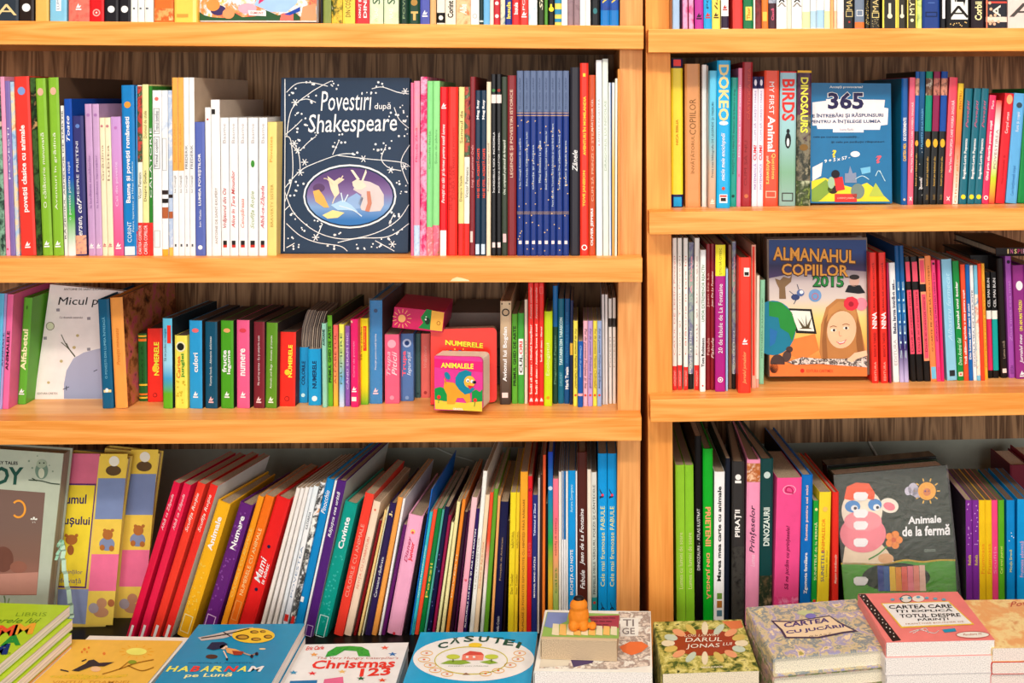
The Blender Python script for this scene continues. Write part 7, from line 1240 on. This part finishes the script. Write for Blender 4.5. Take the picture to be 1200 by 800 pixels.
A.ell('figure', 256, 12, 9, 6, '#4c3c6c', 3); A.ell('figure', 250, 6, 8, 7, '#f09c54', 4); A.ell('figure', 268, 16, 7, 6, '#f0a070', 4); A.ell('figure', 290, 10, 11, 6, '#d8b0c0', 3); A.poly('figure', [(328, 24), (330, 16), (344, 14), (344, 24)], '#f07c70', 3); A.poly('figure', [(352, 24), (355, 8), (370, 4), (371, 24)], '#f4a078', 3); A.poly('figure', [(333, 17), (344, 12), (352, 8), (352, 13), (340, 18)], '#2c54b0', 4)
A.poly('label', [(291, 12), (312, 13), (312, 19), (292, 18)], '#f4ece8', 4); A.text('EGMONT', (294, 16.5), (309, 17), (294, 13.5), '#b83c4c', .01, k=5)
u0_, w_ = at_v(UR, 1184, 545, .21); ub_, _ = at_v(UR, 1230, 545, .21)
o = spine_book(UR @ Matrix.Translation((u0_, .21, LV['R'][3]+.0003)), .034, .08, w_-LV['R'][3], paint('#7c2c3c', .4), True); tag(o, 'dark red book standing far back behind the blue slim hardcovers', 'book')
o = spine_book(UR @ Matrix.Translation((u0_+.036, .20, LV['R'][3]+.0003)), .03, .09, w_-LV['R'][3]+.006, paint('#8c2c3c', .4), True); tag(o, 'dark red book at right edge, behind the blue slim hardcovers', 'book')
for b in L3:
    if 'plastic film' in (b['anchor'] or ''):
        t = b['u1']-b['u0']; box('clear_wrap', (-.0008, t+.0008, -.0025, .12, .001, b['H']+.004), clear_film(), b['obj'])

hp = join_world('small_books', [b['obj'] for b in JOIN]); tag(hp, 'narrow spines and cut-off books filling the gaps along all the shelves', 'books', None, 'stuff')
for b in JOIN: b['obj'] = None
# ------------------------------------------------------------------ books lying on the display table
TY = 1.5-.0
def pile(ZTOP, TL, TR, H, ths, covers, label, words, hard=False, group=None, pages='#f8f0e8', jit=.0015, BL=None, rot=0):
    """ths: thickness of each book from the top down; words: where each lower one is"""
    z = ZTOP; out = None
    for i, T in enumerate(ths):
        if z-T < ZT-.002 and i: break
        dx = dy = 0
        if i: dx, dy = RND.uniform(-jit, jit), RND.uniform(-jit, jit)
        o, A, W, Hh = lying(z, TL, TR, H, T, 'book', covers[min(i, len(covers)-1)], hard, pages, BL, dx, dy, rot, ZTOP)
        tag(o, label if i == 0 else words[min(i, len(words))-1], 'book', group)
        if i == 0: out = (o, A, W, Hh)
        z -= T+.0003
    return out
def n_fit(h, t): return max(1, int(round(h/t)))
def heights(h, first, n):
    r = (h-first)/max(1, n); return [first]+[r-.0003]*n
Z = lambda y, Yb=1.392: EYE.z-(y-115)*Yb/F
# green counting book pile, far left
z = Z(708); hs = heights(z-ZT, .016, 5)
zz_ = z
ws = ['second book down the green pile at left, slid right', 'third book down the green pile at left, slid right', 'fourth book down the green pile at left', 'fifth book down the green pile at left', 'lowest book of the green pile at left']
for i, T in enumerate(hs):
    o, A_, W, H_ = lying(zz_, (-62, 704), (82, 709), .15, T-.001, 'book', paint('#bcd838' if i < 3 else '#e8a868', .3, .3), False, '#fbf6f0', None, (0, .008, .012, .014, .010, .008)[i], (0, -.006, -.014, -.018, -.02, -.02)[i], 0, z)
    tag(o, 'green counting book with coloured numerals on top of the left pile' if i == 0 else ws[i-1], 'book', 'pile of green counting books')
    if i == 0: A = A_
    zz_ -= T
A.text('LIBRIS', (18, 722), (54, 722), (20, 717.5), '#8cac2c', 0, k=1); A.text('Numerele lui', (-40, 730), (44, 730), (-34, 724), '#6c9424', .01, .2, k=1)
for ch, x, y, c_ in (('M', 1, 742, '#f0643c'), ('M', 22, 740, '#f0b040'), ('A', 8, 753, '#2c9c44'), ('M', -8, 764, '#183c84')): A.text(ch, (x-8, y+4), (x+16, y+3), (x-3, y-9), c_, .05, k=2)
A.text('Alb', (0, 766.5), (12, 766.5), (1, 763), '#6c9424', 0, k=1)
# yellow hat book
z = Z(749.5)
o, A, W, H = pile(z, (82.5, 749), (214, 750.5), .17, heights(z-ZT, .012, 2), [paint('#f2c45c', .35, .2)], 'yellow book lying flat with a black-hatted figure under a sun', ['book just beneath the yellow hatted-figure book', 'lowest book under the yellow hatted-figure book'])
o2, _, _, _ = lying(z-.002, (104, 744.5), (222, 747), .17, .014, 'book', paint('#f4ece4', .5), False); o2.matrix_world.translation += Vector((0, .0, 0)); tag(o2, 'white-edged book showing behind the far edge of the yellow one', 'book')
A.ell('sun', 160, 763.5, 12, 4.2, '#fbf080', 2); A.strokes('sun', [[(160+15*math.cos(a), 763.5+6*math.sin(a)), (160+20*math.cos(a), 763.5+8*math.sin(a))] for a in [i*math.pi/6 for i in range(12)]], .9, '#f0b430', 1)
A.poly('hat', [(84, 786), (100, 778), (104, 774), (110, 773), (116, 777), (134, 776), (122, 781), (108, 781), (92, 787)], '#3c3440', 3); A.ell('face', 112, 784, 6, 3.2, '#f4c8a0', 2)
A.strokes('hat', [[(96, 775), (101, 773)], [(71, 785), (80, 787)]], 1.4, '#3c3440', 3); A.strokes('branch', [[(120, 790), (140, 784), (160, 777), (180, 773)], [(150, 780), (166, 786), (180, 782)], [(140, 784), (150, 776)]], 1.2, '#b8842c', 2)
A.poly('grass', [(58, 792), (90, 790), (125, 792), (150, 790), (148, 793), (100, 796), (60, 794)], picture(['#b8bc38', '#e8c048', '#8c9c30'], 120), 1)
A.dots('leaves', [(99, 761), (104, 759), (96, 764), (102, 764), (122, 766)], 1.6, '#e88c3c', 2); A.ell('leaves', 155, 776, 5, 2.2, '#98a838', 3)
A.text('VINTUL TOAMNEI', (60, 801), (150, 801), (62, 797.5), '#d89c38', .01, k=1)
# teal rocket book
z = Z(731)
o, A, W, H = pile(z, (232, 731.5), (357, 730.5), .19, heights(z-ZT, .018, 3), [paint('#1a98c2', .25, .4)], 'glossy teal book with flying child and yellow moon rocket', ['second book down the teal pile', 'third book down the teal pile', 'lowest book of the teal pile'], BL=None, group='pile of teal books')
A.poly('rocket', [(232, 747), (248, 744), (268, 739), (296, 735), (300, 738), (280, 743), (262, 748), (236, 751)], '#c8c0bc', 2); A.strokes('rocket', [[(236, 748), (262, 744), (292, 737)], [(262, 741), (270, 746)]], 1.2, '#3c3438', 3)
A.ell('moon', 297, 745, 25, 8.8, '#f0cc48', 3); 
for x, y, rx, ry in ((284, 747, 8, 3), (298, 741, 5, 1.8), (300, 749.5, 6, 2), (314, 746.5, 5, 2.2), (308, 740.5, 3.5, 1.4)): A.ell('crater', x, y, rx, ry, '#6c5430', 4); A.ell('crater', x+.6, y+.3, rx*.7, ry*.6, '#c8a040', 5)
A.poly('child', [(242, 760), (248, 753), (262, 752.5), (267, 755), (260, 760), (250, 762)], '#243458', 3); A.ell('child', 262, 758.5, 4.6, 2.6, '#f4d0b8', 3); A.poly('child', [(264, 759), (276, 761), (286, 765), (276, 768), (266, 765)], '#e8b070', 3); A.poly('child', [(272, 763), (286, 764), (283, 768), (274, 768)], '#a84830', 4)
A.strokes('child', [[(284, 765), (294, 768), (300, 766)], [(262, 763), (266, 771)]], 1.5, '#f4d0b8', 3); A.dots('shoes', [(301, 766.5), (295, 769.5), (266, 773)], 1.6, '#2c2434', 4); A.ell('crater', 248, 769.5, 7, 2.6, '#5c4038', 2); A.ell('bird', 307.5, 760.5, 4, .9, '#e8d8b0', 2)
A.text('NIKOLAI NOSOV', (220, 777.5), (296, 777.5), (222, 775.8), '#0c5c80', 0, k=1)
tx = 'HABARNAM'; xs_ = [194, 207, 222, 234, 246, 262, 277, 290, 307]; cc = ['#f4ec70', '#f4ec70', '#e84838', '#f4ec70', '#f4ec70', '#e84838', '#f4ec70', '#f0f4f0']
for i, ch in enumerate(tx): A.text(ch, (xs_[i], 787), (xs_[i+1]-2, 787), (xs_[i]+5, 780.5), cc[i], .03, k=2)
A.text('pe Lună', (215, 795), (270, 794), (219, 789), '#f0f0b0', .02, k=2)
# white number book
z = Z(754)
o, A, W, H = pile(z, (350, 755), (479, 752.5), .17, heights(z-ZT, .010, 1), [paint('#fdf9f6', .35, .2)], 'white number book with red lettering and green leafy arch', ['book just beneath the white number book'])
A.text('The Very Hungry Caterpillar\'s', (370, 773), (466, 773), (372, 769.5), '#c8604c', 0, k=1); A.text('Christmas', (364, 784), (462, 782), (368, 774), '#e84434', .025, k=2); A.text('123', (421, 793), (457, 791), (423, 783.5), '#e84434', .03, k=2)
A.text('Eric Carle', (358, 762), (379, 761), (360, 757.5), '#e84434', .02, .1, k=2)
A.poly('leaf', [(381, 770), (384, 764), (394, 758), (410, 757), (424, 758), (432, 762), (434, 769), (420, 769), (418, 763), (404, 762), (394, 768)], picture(['#1c7c34', '#4cb048', '#2c9440'], 120), 2)
for x, y, c_ in ((451, 759, '#f07058'), (460, 766.5, '#3c80c0'), (368, 767, '#f4b068'), (344, 788, '#48a0c8'), (366, 789, '#e83c3c'), (401, 787, '#f4c880'), (423, 795, '#2c6c48'), (448, 797, '#f0643c')):
    A.poly('star', [(x+(5.5 if i % 2 == 0 else 2.2)*math.cos(i*math.pi/5-1.57), y+(2.6 if i % 2 == 0 else 1.1)*math.sin(i*math.pi/5-1.57)) for i in range(10)], c_, 2)
A.poly('parcel', [(380, 796), (402, 793), (403, 805), (378, 805)], '#e878a0', 2); A.poly('parcel', [(340, 798), (372, 797), (370, 805), (338, 805)], '#2c80b8', 2)
# blue cottage book
z = Z(740)
o, A, W, H = pile(z, (492, 740.5), (630, 740), .16, heights(z-ZT, .016, 2), [paint('#28acda', .25, .3)], 'sky blue book with white oval and little red house', ['middle book of the sky blue pile', 'lowest book of the sky blue pile'], group='pile of sky blue books')
A.ell('oval', 555, 772, 71, 26, '#fdf8ee', 1, n=48); A.ring('oval', 552, 774, 42, 15.5, 1.1, '#d0c848', 2, 40)
A.poly('meadow', [(516, 778), (526, 774), (545, 774), (552, 777), (540, 779)], '#98b848', 3); A.poly('meadow', [(562, 776), (575, 773.5), (584, 777), (574, 778.5)], '#98b848', 3)
A.poly('house', [(541, 774), (542, 768), (551, 763.5), (564, 765), (567, 768), (566, 774)], '#f0907c', 4); A.poly('house', [(542, 768), (551, 763.5), (564, 765), (567, 768)], '#d85c50', 5); A.polys('pane', [[(546, 772), (546, 769.5), (549, 769.5), (549, 772)], [(554, 772), (554, 769.5), (557, 769.5), (557, 772)]], '#fdf8ee', 6)
for x in (531, 576): A.ell('tree', x, 770, 8, 2.8, '#c8d458', 4); A.strokes('tree', [[(x, 772), (x, 776)]], 1, '#6c5434', 3)
A.ell('sun', 557, 756, 8, 2.6, '#f4d040', 3)
for i, (ch, x, y) in enumerate((('C', 513, 757.5), ('Ă', 527, 752), ('S', 543, 749.6), ('U', 560, 749.6), ('Ț', 576, 751), ('E', 589, 753), ('I', 604, 756))): A.text(ch, (x, y+3), (x+(12 if ch not in 'I' else 4), y+3+(i-3)*.5), (x+(3-i)*-.6+2, y-4), '#2c5c4c', .03, k=3)
for x, y in ((500, 765.5), (497, 773), (504, 779.5), (510, 785.5), (524, 790), (609, 765.5), (607, 772.5), (598, 779.5), (584, 786), (569, 789.5)): A.ring('ornament', x, y, 6.5, 2.2, .9, '#e8b868', 2, 16); A.ell('ornament', x, y, 1.6, .8, '#e07848', 3)
A.text('POVEȘTI DIN PĂDURE', (525, 781.5), (572, 781.5), (526, 780), '#7c8c78', 0, k=3); A.poly('emblem', [(542, 791), (546, 788.5), (551, 791)], '#9c7048', 3)
# white picture book and small thick book on it, clay figure
z = Z(716, 1.40)
sep = picture(['#6c5c58', '#e8dcd0', '#a89890', '#f4ece4', '#c8a898'], 55)
o, A, W, H = pile(z, (638, 714.5), (762.5, 716), .15, heights(z-ZT, .028, 2), [paint('#f4efe8', .35, .2)], 'white-edged sepia picture book lying under the small thick book', ['book beneath the sepia picture book', 'lowest book under the sepia picture book'], BL=(621, 786))
Zs = z
A.poly('picture', [(725, 717), (762, 717), (762, 780), (722, 784), (632, 783), (636, 772), (722, 772)], sep, 1)
A.poly('plate', [(727, 724), (748, 724), (748, 745), (727, 746)], '#f4f0ea', 2); A.text('TI', (730, 734), (743, 734), (730, 726), '#8c8484', .01, k=3); A.text('GE', (729, 743.5), (744, 743.5), (729, 736), '#8c8484', .01, k=3)
A.poly('fox', [(726, 758), (738, 752), (752, 752), (760, 757), (752, 764), (740, 768), (730, 764)], '#e8804c', 2); A.poly('picture', [(668, 771), (698, 771), (694, 777), (672, 782)], '#5c4c74', 2); A.poly('picture', [(634, 771), (668, 771), (666, 780), (632, 782)], '#e0d8c8', 2)
zt = Zs+.0275
o, A, W, H = lying(zt, (640.5, 716.5), (726, 719), .07, .0265, 'book', paint('#d8c4a4', .4), False, '#c8b090', (633.5, 748)); 
tag(o, 'small thick book with a brick wall picture, lying on the sepia one', 'book')
A.poly('picture', [(641, 717), (726, 719.5), (725, 748), (635, 745.5)], '#9cc068', 1); A.poly('picture', [(642, 717.5), (666, 718), (664, 728), (646, 736), (638, 734)], '#8898c8', 2)
A.poly('roof', [(690, 722), (726, 721), (725, 736), (697, 737)], '#b04858', 2)
for i in range(9): A.poly('plank', [(648+i*8.5, 731+(.4*i)), (655+i*8.5, 731.5+.4*i), (655+i*8.5, 745), (646.5+i*8.6, 744)], '#f4c474' if i % 2 else '#e8e0c0', 3)
A.polys('outline', [[(690+4*j+i*8, 724+j*4), (697+4*j+i*8, 724.2+j*4), (697+4*j+i*8, 724.9+j*4), (690+4*j+i*8, 724.7+j*4)] for j in range(3) for i in range(4-j)], '#4c1c28', 3)
def g_at(px, py, z):
    d = Vector(((px-PX)/F, 1, -(py-PY)/F)); return EYE+d*((z-EYE.z)/d.z)
fb = g_at(678, 738, zt)
def blob(name, parts, mat, M, parent=None, sub=2):
    bm = bmesh.new()
    for (cx, cy, cz), (rx, ry, rz) in parts:
        g = bmesh.ops.create_icosphere(bm, subdivisions=sub, radius=1)
        for v in g['verts']: v.co = Vector((cx+v.co.x*rx, cy+v.co.y*ry, cz+v.co.z*rz))
    me = bpy.data.meshes.new(name); bm.to_mesh(me); bm.free(); me.materials.append(M_(mat)); me.polygons.foreach_set('use_smooth', [True]*len(me.polygons))
    o = bpy.data.objects.new(name, me); COL.objects.link(o)
    if parent: o.parent = parent
    if M is not None: o.matrix_world = M
    return o
fig = blob('figurine', [((0, .006, .016), (.0145, .011, .017)), ((-.0065, .001, .006), (.0075, .009, .0075)), ((.0065, .001, .006), (.0075, .009, .0075)), ((.0, .006, .030), (.0125, .010, .0095)), ((.0185, .001, .0055), (.0055, .006, .005))], paint('#e08c2c', .6), Matrix.Translation(fb))
rm = fig.modifiers.new('one_skin', 'REMESH'); rm.mode = 'VOXEL'; rm.voxel_size = .0011; rm.use_smooth_shade = True
blob('cap', [((0, .007, .0385), (.0075, .006, .0035))], paint('#241c1c', .5), None, fig)
tag(fig, 'small orange clay figurine with black cap sitting on the small book', 'figurine')
# red oval garden book
z = Z(727, 1.40)
leafp = picture(['#20301c', '#5c6c34', '#b8b060', '#e0d890', '#3c4424'], 75)
o, A, W, H = pile(z, (765, 728.5), (869, 725.5), .15, heights(z-ZT, .030, 1), [leafp], 'leafy green book with rusty oval ringed by pale fish shapes', ['book beneath the leafy green one'], BL=(773, 789), pages='#efe0c4')
A.ell('oval', 826, 753, 41, 15.5, '#a8492c', 2)
for i in range(16):
    a = i*math.pi/8; A.ell('petal', 826+43*math.cos(a), 754+17.5*math.sin(a), 8, 3.8, ('#e8dcc0', '#c8d4c4', '#e8a880', '#d8c070')[i % 4], 3, math.atan2(17*math.sin(a), 43*math.cos(a)), 12)
A.poly('corner', [(846, 728), (868, 727), (871, 735), (858, 738)], '#e08858', 1)
A.text('LOIS LOWRY', (802, 746.8), (843, 745.6), (803, 744), '#f4e0c8', 0, k=4); A.text('DARUL', (803, 752.8), (846, 751.8), (804, 748), '#f8ece0', 0, k=4); A.text('LUI', (847, 757), (857, 756.5), (848, 753.6), '#f8ece0', 0, k=4); A.text('JONAS', (804, 761.5), (843, 760.3), (805, 755.3), '#f8ece0', 0, k=4); A.text('VEGA JUNIOR', (821, 784), (847, 783), (822, 781.5), '#f0e8d8', .02, k=3)
# toy book pile
z = Z(706.5, 1.40)
toy = picture(['#c0a078', '#e8d8a8', '#8c98a0', '#d8c8a0', '#a8a4c8', '#f0dcb8', '#b0a860'], 42)
toy2 = picture(['#3c5c8c', '#c8a898', '#7c8c5c', '#d8c0a8'], 60)
o, A, W, H = pile(z, (874, 711.5), (1003, 701.5), .17, heights(z-ZT, .0245, 3), [toy, toy2], 'pastel collage hardcover with lettered banner, top of its pile', ['second hardcover of the pastel collage pile', 'third hardcover of the pastel collage pile', 'lowest hardcover of the pastel collage pile'], hard=True, group='pile of pastel collage hardcovers', pages='#f4ead0', BL=(904, 771))
A.poly('banner', [(903, 727), (928, 728), (972, 721), (984, 729), (1006, 740), (990, 742), (960, 748), (920, 748), (914, 738)], '#5c4c64', 2); A.poly('banner', [(907, 729), (928, 729.5), (972, 722.5), (982, 730), (1000, 739), (988, 740.5), (958, 746.5), (922, 746.5), (917, 738)], '#ecd8b8', 3)
A.text('CARTEA', (919, 736), (972, 729.5), (918, 730.5), '#5c4c84', .03, k=4); A.text('CU JUCĂRII', (922, 744.5), (990, 736.5), (920, 738.5), '#5c4c84', .03, k=4); A.text('de la A la Z', (948, 747), (974, 744), (948, 745), '#8c7460', 0, k=4)
A.ell('toy', 950, 722, 6, 3, '#8c84c8', 3); A.ell('toy', 944, 718, 10, 3, '#c8d0a0', 2)
# pink explaining book pile
z = Z(694, 1.40)
o, A, W, H = pile(z, (1005, 695.5), (1122, 693), .17, heights(z-ZT, .020, 4), [paint('#f0908c', .3, .2), paint('#f4e8e4', .4)], 'salmon pink book with white lettered panel, top of its pile', ['second book of the salmon pink pile', 'third book of the salmon pink pile', 'fourth book of the salmon pink pile', 'lowest book of the salmon pink pile'], group='pile of salmon pink books', pages='#f8f0e8', BL=(1045, 752))
A.poly('border', [(1005.5, 696), (1014, 696), (1056, 750), (1046, 751.5)], '#3c2c28', 1); A.dots('dots', [(1008+i*4.4, 697.5+i*5.4) for i in range(10)]+[(1012+i*4.4, 699+i*5.4) for i in range(9)], .7, '#f0e8e0', 2)['kind'] = 'stuff'
A.poly('panel', [(1032, 707), (1112, 704.5), (1142, 732), (1056, 736)], '#f4cc50', 2); A.poly('panel', [(1034, 708), (1111, 705.5), (1139, 731), (1057, 734.5)], '#fdfaf6', 3)
for s_, x0, x1, y in (('CARTEA CARE', 1042, 1116, 714), ('ÎȚI EXPLICĂ', 1050, 1117, 719), ('TOTUL DESPRE', 1055, 1126, 724.5), ('PĂRINȚI', 1076, 1112, 729)): A.text(s_, (x0, y), (x1, y-1.4), (x0-1, y-4.2), '#241c20', .02, k=4)
A.text('FRANȚOISE BOUCHER DE', (1062, 733), (1130, 730), (1061, 731), '#c08c68', 0, k=4)
A.ell('figure', 1062, 702, 7, 4, '#f4e4dc', 2); A.ring('figure', 1062, 702, 6.4, 4, .7, '#4c3438', 3, 16); A.ell('figure', 1076, 701.5, 7, 3.6, '#f4e4dc', 2)
for i in range(7): A.ell('drop', 1046+i*10, 700-abs(i-3)*-.9, 2.6, 1.4, '#7cb4c8', 3, n=8)
A.strokes('figure', [[(1066, 741), (1078, 738), (1094, 742), (1100, 739)], [(1070, 742), (1084, 736), (1088, 742)]], .8, '#fdf4f0', 2); A.poly('cup', [(1104, 738), (1119, 736.5), (1121, 740), (1107, 741.5)], '#34a0c0', 3); A.ell('oval', 1140, 744, 19, 3.6, '#fbeee6', 2); A.ring('oval', 1140, 744, 19, 3.6, .7, '#c86c60', 3); A.text('Pandora M', (1129, 745.3), (1150, 744.3), (1129, 743), '#c87868', 0, k=4)
# peach book pile, right edge
z = Z(702, 1.40)
o, A, W, H = pile(z, (1121, 703), (1262, 701), .165, heights(z-ZT, .018, 5), [picture(['#d89860', '#f4d8a0', '#e8b078', '#e8c08c'], 28), paint('#d8483c', .4)], 'peach watercolour book at right edge, top of its pile', ['second book of the peach pile, red cover', 'third book of the peach pile, red cover', 'fourth book of the peach pile, red cover', 'fifth book of the peach pile, red cover', 'lowest book of the peach pile, red cover'], group='pile of peach and red books', pages='#f8e8dc', BL=(1162, 759))
A.text('Pove', (1184, 711), (1210, 709), (1184, 705), '#c8604c', .01, .2, k=1)
for o in list(bpy.data.objects):
    n = o.name.split('.')[0]
    if o.parent and n in ('dots', 'berries', 'stars', 'leaves', 'eyes', 'shoes', 'vine', 'outline', 'frame_line', 'emblem'): o['kind'] = 'stuff'
